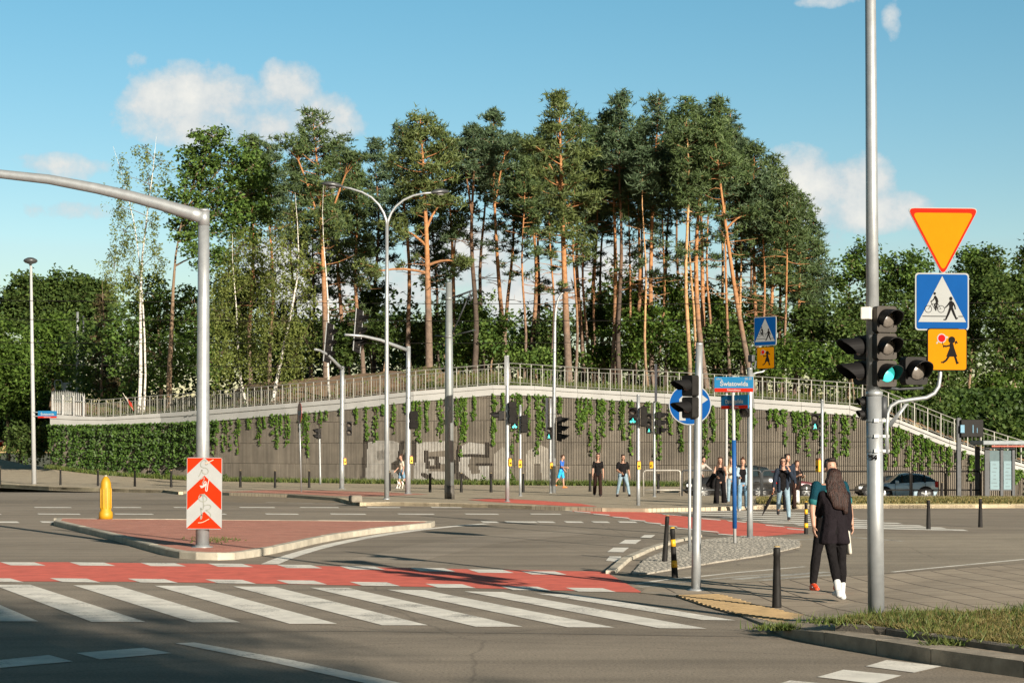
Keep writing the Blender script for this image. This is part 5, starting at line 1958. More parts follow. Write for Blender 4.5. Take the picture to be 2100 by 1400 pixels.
# ------------------------------------------------------------------ signal heads
def head(root, c, yaw, n=3, lit=None, fig=None, s=0.28, w=0.25, vis=True, vlen=0.2, name='signal_head', tilt=0.0, back=False, figure_all=False, front=None):
    """n aspects stacked; c is the centre of the housing front; lit = index from the top"""
    pl = Plane(c, yaw, tilt)
    b = MB()
    H_ = n * s
    for i in range(n):
        y = H_ / 2 - (i + .5) * s
        slab(b, pl, [(x, y + q) for x, q in rrect(w, s * .965, .03)], .13, 0, 0)
        slab(b, pl, [(x, y + q) for x, q in rrect(w * .82, s * .82, .05)], .07, -.129, 0)
    slab(b, pl, rrect(w * .6, H_ * .9, .02), .03, -.16, 0)
    if back:
        slab(b, pl, rrect(w * 1.75, H_ * 1.2, .04), .012, -.05, 1)
        for sx_ in (-1, 1):
            slab(b, pl, [(sx_ * w * .875 + x, y) for x, y in rrect(.05, H_ * 1.19, .01)], .018, -.047, 2)
    o = b.build(name, [front or HOUS, mat('signal_backboard', (.012, .011, .011), .7, spec=.1), SWHITE], root)
    for i in range(n):
        y = H_ / 2 - (i + .5) * s
        r = min(w, s) * .385
        L = MB()
        rings = [(r, .002), (r * .9, .012), (r * .6, .024), (r * .25, .030), (.004, .031)]
        L.lathe(pl.p(0, y, 0), rings, 20, 0, axis=pl.n)
        on = lit is not None and i == lit
        L.build('lens', LITG if (on and not fig) else LENS, o, True)
        if on and fig:
            S = MB()
            if fig == 'bike':
                cyclist(S, pl, 0, y + .02, r * 1.7, .034, 0)
                for cx_ in (-.32, .32):
                    stroke(S, pl, ell(.17, .17, 16, cx_, -.28), .07 * r * 1.7, .039, 0, 0, y + .02, r * 1.7, closed=True)
            else:
                walker(S, pl, 0, y, r * 1.75, .034, 0)
                flat(S, pl, ell(.1, .1, 10), .039, 0, 0, y + .43 * r * 1.75, r * 1.75)
            S.build('lit_figure', LITP, o)
        if vis:
            V_ = MB()
            kk = 18
            ro, ri = r * 1.18, r * 1.10
            a0, a1 = R(-35), R(215)
            outer, inner = [], []
            for j in range(kk + 1):
                a = a0 + (a1 - a0) * j / kk
                ln = vlen * (0.35 + 0.65 * max(0, min(1, (math.sin(a) + .55) / 1.3)))
                outer.append((a, ln))
            vs = []
            for a, ln in outer:
                for rad in (ro, ri):
                    vs.append(pl.p(rad * math.cos(a), y + rad * math.sin(a), 0.0))
                    vs.append(pl.p(rad * math.cos(a), y + rad * math.sin(a) - ln * .10, ln))
            fs = []
            for j in range(kk):
                q, e = j * 4, (j + 1) * 4
                fs += [(q, e, e + 1, q + 1), (q + 2, q + 3, e + 3, e + 2), (q + 1, e + 1, e + 3, q + 3)]
            V_.add(vs, fs)
            V_.build('visor', VISOR, o)
    return o


def button(root, c, yaw=0.0, s=1.0):
    pl = Plane(c, yaw)
    b = MB()
    slab(b, pl, rrect(.13 * s, .30 * s, .03), .09, .05)
    b.lathe(pl.p(0, -.03 * s, .05), [(.035 * s, 0), (.035 * s, .02), (.02 * s, .03)], 10, 1, axis=pl.n)
    b.box(pl.p(0, .17 * s, .0), (.11 * s, .08, .05 * s), yaw=yaw, mi=2)
    return b.build('push_button', [YELB, SBLK, mat('button_cap', (.20, .07, .04), .6)], root)


def pole(root, base, top, r0, r1, m=STEEL, seg=16, name='pole', plate=True, k=6):
    b = MB()
    base, top = Vector(base), Vector(top)
    b.tube([base.lerp(top, i / k) for i in range(k + 1)], [r0 + (r1 - r0) * i / k for i in range(k + 1)], seg)
    b.lathe(top, [(r1 * 1.04, -.02), (r1 * 1.04, .012), (r1 * .7, .025)], seg)
    if plate:
        b.lathe(base - Vector((0, 0, .04)), [(r0 * 1.7, 0), (r0 * 1.7, .05), (r0 * 1.05, .07)], seg)
    return b.build(name, m, root, True)


def clamp(root, c, r, yaw=0, name='clamp'):
    b = MB()
    b.lathe(Vector(c) - Vector((0, 0, .02)), [(r * 1.12, 0), (r * 1.12, .04)], 14)
    return b.build(name, STEEL, root)


# ---- 1. tall foreground pole with signs and signals
PB = gp(1797, 1275, .12)
D1 = PB.y
t1 = thing('traffic_light_pole', 'tall pale foreground pole carrying a green traffic light, yellow triangle and two crossing signs', 'traffic light', PB)
m1 = D1 / F
p_ = MB()
zst = at(0, 806, D1).z
xb = lambda y: ((1797 - 11 * (1275 - y) / 1275) - CX) * m1
P0, P1_, P2_ = Vector((xb(1275), D1, PB.z)), Vector((xb(806), D1, zst)), Vector((xb(-420), D1, at(0, -420, D1).z))
p_.tube([P0, P0.lerp(P1_, .5), P1_], [.086, .085, .083], 24)
p_.tube([P1_ + Vector((-.012, 0, -.02)), P1_.lerp(P2_, .35) + Vector((-.008, 0, 0)), P2_], [.070, .062, .05], 24)
p_.lathe(P1_ - Vector((0, 0, .03)), [(.088, 0), (.088, .045), (.07, .055)], 24)
p_.build('pole', STEEL, t1, True)
hx = lambda x, y, dy=0.0: at(x, y, D1 - dy)
hg = head(t1, hx(1819, 710, .12), R(20), 3, 2, None, .284, .235, vlen=.2, front=mat('signal_front', (.052, .045, .038), .6, var=.3, spec=.15))
h2 = head(t1, hx(1880, 760, .10), R(16), 1, None, None, .30, .255, vlen=.2)
b = MB()
b.tube([hx(1808, 795, .02), hx(1840, 797, .0), hx(1893, 795, .0)], .018, 8)
b.tube([hx(1805, 640, .02), hx(1820, 634, .04)], .016, 8)
b.tube([hx(1808, 792, .02), hx(1818, 786, .06)], .016, 8)
b.box(hx(1812, 835, .02), (.07, .06, .22))
b.build('head_bracket', STEELD, t1, True)
h3 = head(t1, hx(1764, 738, -.12), R(-66), 2, None, None, .262, .24, vlen=.26)
h4 = head(t1, hx(1770, 837, -.05), R(-75), 2, None, None, .13, .11, vlen=.07)
b = MB()
b.tube([hx(1786, 690), hx(1772, 690, -.14)], .016, 8)
b.tube([hx(1786, 785), hx(1772, 785, -.14)], .016, 8)
b.box(hx(1779, 838, -.02), (.03, .05, .26))
b.build('head_bracket', STEELD, t1, True)
b = MB()
b.box(hx(1778, 643, .07), (.105, .20, .13), yaw=R(-20), bev=.012)
b.box(hx(1790, 650, .02), (.06, .06, .04))
b.build('detector_camera', mat('detector_white', (.62, .60, .53), .5, var=.08), t1)
for y in (862, 894, 924):
    cl = MB()
    c = Vector((xb(y), D1, at(0, y, D1).z))
    cl.lathe(c - Vector((0, 0, .012)), [(.092, 0), (.092, .024)], 20)
    cl.box(c + Vector((.10, -.02, 0)), (.09, .05, .03))
    cl.box(c + Vector((0, -.094, 0)), (.05, .02, .036))
    cl.build('pole_clamp', STEEL, t1)
ar = MB()
ar.tube([hx(1819, 930, .03), hx(1818.5, 880, .03), hx(1820, 848, .03), hx(1827, 832, .03), hx(1842, 823, .03), hx(1870, 819, .03), hx(1900, 815, .03), hx(1916, 806, .03), hx(1925, 792, .03), hx(1928, 770, .02), hx(1929, 600, .0), hx(1932, 440, .0)], .022, 12)
ar.prism([hx(1822, 868, .03), hx(1856, 827, .03), hx(1864, 827, .03), hx(1826, 878, .03)], (0, .012, 0))
ar.build('sign_arm', STEEL, t1, True)
pl = Plane(hx(1934, 496.5, .06), R(4))
b = MB()
slab(b, pl, rtri(.775, .725, .045), .012, 0, 1)
slab(b, pl, rtri(.755, .705, .043), .0012, .0022, 0)
slab(b, pl, rtri(.655, .612, .034), .0012, .0045, 2)
for v in b.v[-0:]:
    pass
o = b.build('give_way_sign', [SRED, SWHITE, SYEL], t1)
k = MB()
slab(k, pl, rtri(.76, .71, .04), .003, -.0125)
k.build('back_plate', SGREY, o)
crossing_sign(t1, Plane(hx(1932, 618.5, .06), R(5)), .578, .602)
child_sign(t1, Plane(hx(1942.5, 716.5, .06), R(6)), .432, .446)
lettering('354', .05, Plane(Vector((xb(938), D1, at(0, 938, D1).z)), R(-28)), 0, 0, .089, SBLK, t1, .004, name='number_sticker')

# ---- 2. mast arm pole with the chevron board
PB = gp(415, 1121, .12)
D2 = PB.y
m2 = D2 / F
t2 = thing('mast_arm_pole', 'thick grey mast with a long arm reaching left and a red and white chevron board', 'traffic light mast', PB)
b = MB()
tp2 = at(418, 432, D2)
b.tube([PB - Vector((0, 0, .03)), PB.lerp(tp2, .33), PB.lerp(tp2, .66), at(418, 462, D2)], [.126, .122, .112, .105], 24)
b.tube([at(418, 463, D2), tp2], [.108, .106], 24)
b.lathe(tp2, [(.112, -.02), (.112, .01), (.09, .03)], 24)
b.lathe(PB - Vector((0, 0, .02)), [(.2, 0), (.2, .03), (.135, .035), (.135, .06)], 24)
b.build('pole', STEEL, t2, True)
b = MB()
b.tube([at(414, 444, D2), at(396, 439, D2), at(330, 419.5, D2), at(265, 402, D2), at(200, 387, D2), at(100, 368, D2), at(0, 357, D2), at(-120, 351, D2), at(-240, 349, D2)], [.128, .125, .113, .105, .099, .091, .083, .075, .07], 20)
b.build('mast_arm', STEEL, t2, True)
pl = Plane(at(419, 1011, D2 - .17), R(0), R(-0.4))
w_, h_ = 72 * m2, 146 * m2
b = MB()
slab(b, pl, rrect(w_, h_, .035), .014, 0, 1)
SC2 = 100 * m2 / 33.0
bandh = h_ / 4.0


def clip_poly(pts, w, h):
    """clip a convex polygon to the board"""
    def cut(P, f):
        out = []
        for i in range(len(P)):
            a, c = P[i - 1], P[i]
            fa, fc = f(a), f(c)
            if (fa >= 0) != (fc >= 0):
                t = fa / (fa - fc)
                out.append((a[0] + (c[0] - a[0]) * t, a[1] + (c[1] - a[1]) * t))
            if fc >= 0:
                out.append(c)
        return out
    for f in (lambda p: w / 2 - p[0], lambda p: p[0] + w / 2, lambda p: h / 2 - p[1], lambda p: p[1] + h / 2):
        pts = cut(pts, f)
        if not pts:
            break
    return pts


iw, ih = w_ * .97, h_ * .985
apx = [(h_ / 2 - .0 * h_) - i * (h_ * .2515) for i in range(5)]      # chevron apexes from the top
sl = h_ * .2345                                                     # drop from apex to the side
for i, ya in enumerate(apx):
    yb2 = ya - h_ * .2515
    red = i in (1, 3)
    if not red:
        continue
    for sgn in (-1, 1):
        q = [(0, ya), (sgn * w_ / 2, ya - sl), (sgn * w_ / 2, yb2 - sl), (0, yb2)]
        q = clip_poly(q, iw, ih)
        if len(q) > 2:
            flat(b, pl, q, .003, 0)
for sgn in (-1, 1):
    q = clip_poly([(0, h_ / 2), (sgn * w_ / 2, h_ / 2), (sgn * w_ / 2, h_ / 2 - sl)], iw, ih)
    flat(b, pl, q, .003, 0)
b.build('chevron_board', [SORG, SWHITE], t2)
sp = MB()
cv = lambda P: [((x - 318) / 636 * (100 * m2) - .0, (1400 - y - 818) / 1400 * (220 * m2)) for x, y in P]


def spray(P, w=.016, off=.006, mi=0):
    Q = cv(P)
    # smooth the hand-drawn line
    for _ in range(2):
        N_ = [Q[0]]
        for a, c in zip(Q[:-1], Q[1:]):
            N_ += [(a[0] * .75 + c[0] * .25, a[1] * .75 + c[1] * .25), (a[0] * .25 + c[0] * .75, a[1] * .25 + c[1] * .75)]
        N_.append(Q[-1])
        Q = N_
    stroke(sp, pl, Q, w, off, mi)


spray([(365, 190), (345, 215), (330, 205), (345, 160), (310, 145), (272, 175), (265, 230), (300, 250), (350, 255), (375, 295), (350, 335), (300, 325), (285, 290), (290, 270), (265, 330), (245, 365)])
spray([(270, 400), (330, 365), (290, 460)], .014, .007)
spray([(262, 480), (290, 525), (320, 420), (350, 440), (330, 545), (355, 560), (362, 470), (380, 400)], .016, .008, 1)
spray([(275, 490), (300, 500), (345, 455)], .035, .009, 1)
spray([(330, 600), (270, 595), (240, 640), (270, 690), (330, 690), (362, 655), (330, 612), (260, 600)], .015, .007)
spray([(300, 590), (310, 700), (312, 780), (285, 800), (272, 760), (285, 850), (290, 900), (272, 925), (270, 880), (300, 850)], .016, .008)
spray([(318, 740), (380, 725), (412, 750), (390, 790), (330, 800), (380, 820), (410, 860), (395, 895)], .015, .009)
spray([(240, 965), (300, 960), (385, 912)], .012, .010, 2)
spray([(330, 195), (400, 165), (435, 145)], .014, .010, 2)
sp.build('spray_tag', [INK, mat('spray_silver', (.36, .35, .33), .5, var=.1), mat('scratch_pink', (.80, .36, .26), .6, var=.05)], t2)

# ---- 3. yellow bollard on the island
PB = gp(217, 1063.5, .12)
mB = PB.y / F
t3 = thing('island_bollard', 'stout yellow plastic bollard at the back edge of the brick island', 'bollard', PB)
b = MB()
rr0 = 14 * mB
b.lathe(PB, [(rr0, 0), (rr0 * 1.02, 8 * mB), (rr0 * .98, 14 * mB), (rr0 * .80, 17 * mB), (rr0 * .78, 68 * mB), (rr0 * .74, 74 * mB), (rr0 * .56, 81 * mB), (rr0 * .34, 85 * mB), (rr0 * .2, 87 * mB)], 20)
for k in range(10):
    a = 2 * math.pi * k / 10
    b.tube([PB + Vector((math.cos(a) * rr0 * .79, math.sin(a) * rr0 * .79, z * mB)) for z in (20, 24, 60, 64)], [.004, .016, .016, .004], 6)
b.build('body', BOLY, t3, True)
b = MB()
b.lathe(PB + Vector((0, 0, 86 * mB)), [(.03, 0), (.035, .02), (.035, .045), (.015, .055)], 10)
b.build('cap_knob', mat('knob', (.30, .28, .20), .6), t3)

# ---- 4. bare pole with two visors and the round blue sign behind it
PB = gp(1427, 1210, .006)
D4 = PB.y
t4 = thing('signal_pole', 'bare leaning steel pole at the near kerb with dark signal heads turned left', 'traffic light', PB)
pole(t4, PB, at(1434, 706, D4), .066, .047)
head(t4, at(1409, 813, D4 - .06), R(-50), 2, None, None, .30, .20, vlen=.27)
b = MB()
b.tube([at(1432, 776, D4), at(1416, 776, D4 + .02)], .014, 8)
b.tube([at(1431, 858, D4), at(1416, 858, D4 + .02)], .014, 8)
b.build('head_bracket', STEELD, t4)
PB = gp(1414, 1130, .02)
D5 = PB.y
m5 = D5 / F
t5 = thing('direction_sign', 'round blue turn right arrow sign on a thin pole behind the bare steel pole', 'road sign', PB)
pole(t5, PB, at(1415, 800, D5), .030, .030, plate=False)
pl = Plane(at(1415, 829, D5 - .05), R(0))
b = MB()
r_ = 43.5 * m5
slab(b, pl, ell(r_, r_ * .97, 40), .012, 0, 1)
slab(b, pl, ell(r_ * .955, r_ * .925, 40), .0012, .0022, 0)
u = m5
flat(b, pl, [(-22 * u, -33 * u), (-9 * u, -33 * u), (-9 * u, 6 * u), (12 * u, 6 * u), (12 * u, 19 * u), (-14 * u, 19 * u), (-22 * u, 11 * u)], .0045, 1)
flat(b, pl, [(12 * u, -7 * u), (37 * u, 10 * u), (12 * u, 30 * u)], .0052, 1)
o = b.build('sign_face', [SBLUE, SWHITE], t5)
k = MB()
slab(k, pl, ell(r_ * .97, r_ * .94, 40), .003, -.0125)
k.build('back_plate', SGREY, o)

# ---- 5. street name post
PB = gp(1507, 1113, .03)
D6 = PB.y
m6 = D6 / F
t6 = thing('street_name_post', 'slim white post with a blue sleeve and two blue and red street name plates', 'street sign', PB)
tpp = at(1503.5, 771, D6)
b = MB()
b.tube([PB, PB.lerp(tpp, .5), tpp], .034, 12)
b.build('post', mat('post_white', (.36, .365, .36), .5, var=.06, spec=.2), t6, True)
b = MB()
q0, q1 = at(1506.8, 1083, D6), at(1505, 902, D6)
b.tube([q0, q1], .046, 14)
b.build('sleeve', mat('sleeve_blue', (.003, .065, .22), .6, var=.06), t6, True)


def name_plate(root, c, yaw, w, h, txt, small, tl=None, tr_=None):
    for face in (0, 1):
        pass
    pl = Plane(c, yaw)
    b = MB()
    slab(b, pl, rrect(w, h, .01), .03, 0, 0)
    flat(b, pl, [(-w / 2 + .003, -h / 2 + .003), (w / 2 - .003, -h / 2 + .003), (w / 2 - .003, -h * .25), (-w / 2 + .003, -h * .25)], .003, 1)
    o = b.build('name_plate', [SBLUE2, SRED], root)
    lettering(txt, h * .30, pl, .0, h * .03, .006, SWHITE, o, h * .010, sx=.80 if len(txt) > 10 else .95)
    lettering(small, h * .125, pl, .0, -h * .37, .006, SWHITE, o, h * .004)
    if tl:
        lettering(tl, h * .15, pl, -w * .46, h * .37, .006, SWHITE, o, 0, 'LEFT')
    if tr_:
        lettering(tr_, h * .15, pl, w * .46, h * .37, .006, SWHITE, o, 0, 'RIGHT')
    return o


name_plate(t6, at(1505, 788, D6 - .05), R(3), 80 * m6, 31 * m6, 'Światowida', 'Nowodwory', 'ulica', '28-30')
name_plate(t6, at(1506, 824, D6 - .04), R(-52), 78 * m6, 28 * m6, 'Dzierzgońska', 'Nowodwory')
# thin white post behind it
PB = gp(1490, 1030, .0)
D7 = PB.y
t7 = thing('slim_post', 'slim plain white post rising behind the walking woman in black', 'post', PB)
pole(t7, PB, at(1490, 806, D7), .045, .045, mat('post_white', (.6, .6, .6)), plate=False)
b = MB()
b.lathe(at(1490, 806, D7), [(.05, 0), (.05, .04), (.02, .07)], 10)
b.build('post_cap', STEELD, t7)

# ---- 6. grey signal pole by the red lane with two turned signs
PB = gp(1538, 1103, .01)
D8 = PB.y
t8 = thing('signal_pole', 'grey signal pole beside the red lane holding turned blue crossing and yellow child signs', 'traffic light', PB)
pole(t8, PB, at(1538, 756, D8), .066, .056)
head(t8, at(1527, 832, D8 - .06), R(-22), 2, None, None, .25, .21, vlen=.18)
b = MB()
b.tube([at(1540, 768, D8), at(1552, 764, D8 + .05), at(1564, 762, D8 + .1), at(1572, 756, D8 + .12), at(1574, 740, D8 + .12), at(1572, 655, D8 + .12)], .022, 8)
b.box(at(1541, 800, D8), (.09, .08, .75))
b.build('sign_arm', STEEL, t8, True)
b = MB()
b.box(at(1541, 735, D8 - .05), (.09, .16, .16), yaw=R(30), bev=.02)
b.tube([at(1540, 756, D8), at(1541, 742, D8)], .02, 8)
b.prism([at(1546, 757, D8 - .05), at(1549, 757, D8 - .05), at(1552, 740, D8 - .05), at(1549, 740, D8 - .05)], (0, .02, 0))
b.build('detector_camera', STEELD, t8)
m8 = D8 / F
crossing_sign(t8, Plane(at(1569, 679, D8 + .03), R(-44)), 56 * m8, 60 * m8)
child_sign(t8, Plane(at(1570, 733.5, D8 + .03), R(-44)), 44 * m8, 45 * m8)

# ---- 7. the small signal poles further off
def ped_pole(px, yb, yt, label, r=.055, z=.0, heads=(), btn=None, panel=None, lean=0.0):
    PB = gp(px, yb, z)
    D = PB.y
    t = thing('signal_pole', label, 'traffic light', PB, 'signal poles at the far crossings')
    pole(t, PB, at(px + lean, yt, D), r, r * .88)
    br = MB()
    for (hx_, hy, yaw, n, lit, fig, s, w, vl) in heads:
        c = at(hx_, hy, D - .08)
        head(t, c, R(yaw), n, lit, fig, s, w, vlen=vl)
        hh = n * s * .42
        for dz in (-hh, hh):
            q = at(px, hy, D) + Vector((0, 0, dz))
            br.tube([q, Vector((c.x, c.y, c.z + dz)) + Plane(c, R(yaw)).n * -.14], .014, 6)
    if heads:
        br.build('head_bracket', STEELD, t)
    if btn:
        button(t, at(btn[0], btn[1], D - .05), R(btn[2] if len(btn) > 2 else 0), btn[3] if len(btn) > 3 else .85)
    if panel:
        b = MB()
        x0, y0, x1, y1, col = panel
        a = Plane(at((x0 + x1) / 2, (y0 + y1) / 2, D - .02), R(78))
        hw = .30
        slab(b, a, rrect(hw * 2, (y1 - y0) * D / F, .04), .02)
        b.build('turned_sign', [SGREY if col == 'g' else mat('sign_back_dark', (.05, .05, .06), .6, var=.2)], t)
    return t


ped_pole(1686, 1049, 820, 'grey pole with a lit green walking man, right of the man in teal', .05, 0, [(1671.5, 865, -8, 2, 1, 'man', .27, .23, .12)], (1678, 955, -60, 1.25))
ped_pole(1309, 1037, 810, 'grey pole with a lit bicycle signal, on the far kerb right of the walking couple', .062, .1, [(1298, 853, -12, 2, 1, 'bike', .30, .27, .2), (1321, 854, 170, 2, None, None, .34, .21, .18)], (1310.5, 954))
ped_pole(1342, 1018, 824, 'thin grey pole with a lit walking man and a turned dark board on top', .05, .12, [(1331, 868, -10, 3, 2, 'man', .27, .2, .16), (1356, 867, 80, 3, None, None, .30, .24, .26)], (1336, 953, -20), (1341, 746, 1350, 824, 'd'))
ped_pole(1040.5, 1028.5, 730, 'tall grey pole at the peak of the wall with signal heads and turned sign', .07, .12, [(1022, 852, -84, 1, None, None, .36, .28, .3), (1052, 846, 172, 3, None, None, .26, .26, .16)], (1045, 948, 40), (1037, 730, 1042, 790, 'g'))
ped_pole(1067, 1016.5, 831, 'short grey pole with a lit green bicycle lamp left of the curved lamp post', .055, .12, [(1055.5, 866, -4, 2, 1, 'bike', .30, .27, .12), (1076, 869, 172, 2, None, None, .36, .26, .15)], (1067, 951, 0, 1.0))
ped_pole(1129, 1010.5, 818, 'dark slim pole with a lit walking man, just left of the curved lamp post', .05, .12, [(1126, 888, -10, 2, 1, 'man', .27, .24, .14), (1152, 879, 82, 3, None, None, .36, .30, .32)], (1131, 955), (1119, 815, 1126, 884, 'd'))
# signals seen on the short masts
def mast(px, yb, yt, label, r0, arm, hd, side=None, btn=None, z=.12):
    PB = gp(px, yb, z)
    D = PB.y
    t = thing('short_mast', label, 'traffic light mast', PB, 'signal masts on the far side')
    pole(t, PB, at(px + 1, yt, D), r0, r0 * .82)
    b = MB()
    n = len(arm)
    b.tube([at(x, y, D - i * .5) for i, (x, y) in enumerate(arm)], [r0 * .72 - r0 * .28 * i / (n - 1) for i in range(n)], 12)
    b.build('mast_arm', STEEL, t, True)
    (hx_, hy, yaw, s, w, tilt) = hd
    head(t, at(hx_, hy, D - .9), R(yaw), 3, None, None, s, w, vlen=.34, tilt=R(tilt), back=True)
    if side:
        (sx_, sy, yaw, n_, s, w) = side
        head(t, at(sx_, sy, D - .05), R(yaw), n_, None, None, s, w, vlen=.2)
    if btn:
        button(t, at(btn[0], btn[1], D - .08), R(25), .95)
    return t


mast(701, 1002, 752, 'short grey mast with a bent arm and tilted signal head, left of the double lamp', .115, [(702, 757), (690, 745), (672, 727), (655, 718), (646, 716)], (676, 703, 62, .52, .34, -9), (716, 878, 6, 2, .34, .26), (707, 946))
mast(836.5, 1012.5, 711, 'grey mast right of the double lamp, its arm reaching left to a tilted head', .115, [(836, 718), (815, 710), (780, 697), (745, 689), (707, 686)], (737, 678, 66, .50, .34, -9), (850, 861, 165, 2, .38, .30), (843, 943))

# ---- street lamps
def lamp_head(root, c, d, s=1.0, name='lamp_head'):
    """flat pebble shaped luminaire pointing along d"""
    d = Vector(d).normalized()
    side = Vector((-d.y, d.x, 0)).normalized()
    b = MB()
    st = [(-.06, .05, .05), (0, .09, .07), (.12, .17, .12), (.32, .23, .15), (.52, .21, .12), (.68, .12, .07), (.74, .03, .03)]
    seg = 12
    o = len(b.v)
    for (l, wv, hv) in st:
        for k in range(seg):
            a = 2 * math.pi * k / seg
            zz = math.sin(a)
            b.v.append(tuple(Vector(c) + d * l * s + side * math.cos(a) * wv * s + Vector((0, 0, (zz * hv * (1.0 if zz > 0 else .45)) * s))))
    for i in range(len(st) - 1):
        for k in range(seg):
            a, e = o + i * seg + k, o + i * seg + (k + 1) % seg
            b.f.append((a, e, e + seg, a + seg))
            b.m.append(0)
    b.f.append(tuple(o + k for k in range(seg)))
    b.f.append(tuple(o + (len(st) - 1) * seg + k for k in range(seg)))
    b.m += [0, 0]
    ob = b.build(name, mat('lamp_shell', (.075, .078, .08), .4, .4, var=.15), root, True)
    g2 = MB()
    g2.lathe(Vector(c) + d * .34 * s - Vector((0, 0, .075 * s)), [(.14 * s, 0), (.13 * s, -.02 * s), (.06 * s, -.035 * s)], 14)
    g2.build('lamp_glass', mat('lamp_glass', (.35, .36, .36), .2, var=.05), ob)
    return ob


PB = gp(793, 1023.5, .12)
DL = PB.y
tl = thing('double_street_lamp', 'tall pale double armed street lamp in the middle left of the crossing', 'street lamp', PB)
b = MB()
jn = at(793.5, 462, DL)
b.tube([PB, PB.lerp(jn, .3), PB.lerp(jn, .7), jn], [.092, .085, .07, .062], 14)
b.lathe(PB - Vector((0, 0, .02)), [(.13, 0), (.13, .05), (.1, .07)], 14)
b.build('pole', STEEL, tl, True)
b = MB()
b.tube([at(x, y, DL) for x, y in [(793.5, 466), (792, 452), (787, 437), (777, 420), (762, 405), (742, 394), (718, 386.5), (698, 383)]], [.055, .052, .05, .047, .044, .041, .038, .036], 10)
b.build('lamp_arm', STEEL, tl, True)
b = MB()
b.tube([at(x, y, DL) for x, y in [(793.5, 466), (796, 452), (802, 437), (812, 423), (828, 410), (848, 401), (870, 396.5), (888, 395)]], [.055, .052, .05, .047, .044, .041, .038, .036], 10)
b.build('lamp_arm', STEEL, tl, True)
lamp_head(tl, at(700, 383, DL), (-1, -.25, .12), 1.0)
lamp_head(tl, at(887, 395, DL), (.9, .55, .10), .95)
PB = gp(1135.5, 1010.5, .12)
DC = PB.y
tc_ = thing('curved_street_lamp', 'slim pale street lamp whose top bends right, in front of the big pine', 'street lamp', PB)
b = MB()
b.tube([PB, at(1136.5, 800, DC), at(1138, 660, DC), at(1140, 632, DC), at(1145, 612, DC), at(1152, 602, DC), at(1158, 598, DC)], [.09, .075, .06, .055, .05, .046, .044], 12)
b.build('pole', STEEL, tc_, True)
lamp_head(tc_, at(1155, 596, DC), (.75, -.6, .0), .7)
PB = gp(70, 992, .12)
DF = PB.y
tf = thing('far_street_lamp', 'tall white lamp post with a round disc head at far left', 'street lamp', PB)
b = MB()
b.tube([PB, at(66.5, 760, DF), at(63.5, 545, DF)], [.125, .10, .065], 14)
b.build('pole', mat('post_white', (.6, .6, .6)), tf, True)
b = MB()
c = at(62.5, 541, DF)
b.lathe(c, [(.05, -.12), (.07, -.02), (.30, .06), (.385, .15), (.34, .24), (.16, .33), (.03, .35)], 20)
b.build('lamp_head', mat('lamp_shell', (.07, .07, .08)), tf, True)
mF = DF / F
name_plate(tf, at(97, 849.5, DF - .1), R(4), 38 * mF, 14.5 * mF, 'Światowida', 'Nowodwory')
b = MB()
b.tube([at(68, 845, DF - .1), at(80, 845, DF - .1)], .03, 6)
b.tube([at(68, 853, DF - .1), at(80, 853, DF - .1)], .03, 6)
b.build('plate_bracket', STEEL, tf)
# tram pole
PB = gp(922, 1022.5, .12)
DT = PB.y
tt = thing('tram_pole', 'thick grey tram line pole with a dark foot and slanted bracket on top', 'tram pole', PB)
b = MB()
b.tube([PB, at(921.5, 995, DT)], [.187, .187], 20)
b.build('pole_foot', TRAMB, tt, True)
b = MB()
b.tube([at(921.5, 995.5, DT), at(921, 790, DT), at(920.5, 581, DT)], [.178, .155, .115], 20)
b.lathe(at(920.5, 581, DT), [(.115, 0), (.10, .03)], 16)
for y in (612, 690):
    b.lathe(at(920.5, y, DT), [(.145, -.06), (.145, .06)], 16)
b.build('pole', TRAMG, tt, True)
b = MB()
b.tube([at(924, 612, DT), at(968, 596, DT - .8)], .036, 6)
b.tube([at(966, 597, DT - .8), at(926, 687, DT)], .030, 6)
b.tube([at(918, 690, DT), at(893, 688, DT + .6)], .03, 6)
b.tube([at(925, 689, DT), at(975, 676, DT - .9)], .024, 6)
b.lathe(at(965, 606, DT - .8), [(.05, -.2), (.06, -.1), (.03, 0)], 8)
b.build('wire_bracket', STEELD, tt, True)
lettering('72', .16, Plane(at(921, 840, DT), R(6)), 0, 0, .19, SWHITE, tt, .006, name='pole_number')
# far tram poles and cabinet at the left
for px, yt, yb, w, lb in [(159, 640, 800, .16, 'grey tram pole among the trees behind the white fence, nearer of two'), (171, 648, 805, .11, 'thin dark tram pole just right of its twin among the trees')]:
    d = 165
    B0 = base_at(px, d)
    t = thing('far_tram_pole', lb, 'tram pole', B0, 'tram poles among the trees at left')
    pole(t, B0, at(px, yt, d), w, w * .7, TRAMG if w > .12 else STEELD, plate=False)
    b = MB()
    b.tube([at(px, yt + 42, d), at(px - 14, yt + 40, d - .5)], .05, 5)
    b.build('wire_bracket', STEELD, t)
B0 = base_at(128, 172)
t = thing('equipment_box', 'grey railway box with a tubular ladder frame above the white sheet fence', 'cabinet', B0)
b = MB()
b.box(at(139, 797, 172), (.85, .5, 1.15), bev=.04)
b.build('box_body', mat('cabinet_grey', (.34, .35, .35), .6, var=.15, scale=2), t)
b = MB()
q = [at(x, y, 171.6) for x, y in [(113, 810), (112, 782), (115, 779), (124, 779), (127, 783), (127, 810)]]
b.tube(q, .045, 6)
for y in (790, 800):
    b.tube([at(113, y, 171.6), at(127, y, 171.6)], .03, 5)
b.tube([at(112, 811, 171.6), at(135, 811, 171.6)], .06, 6)
b.tube([Vector((at(120, 0, 172).x, 172, B0.z - .3)), at(120, 811, 172)], .06, 6)
b.build('ladder_frame', STEEL, t)
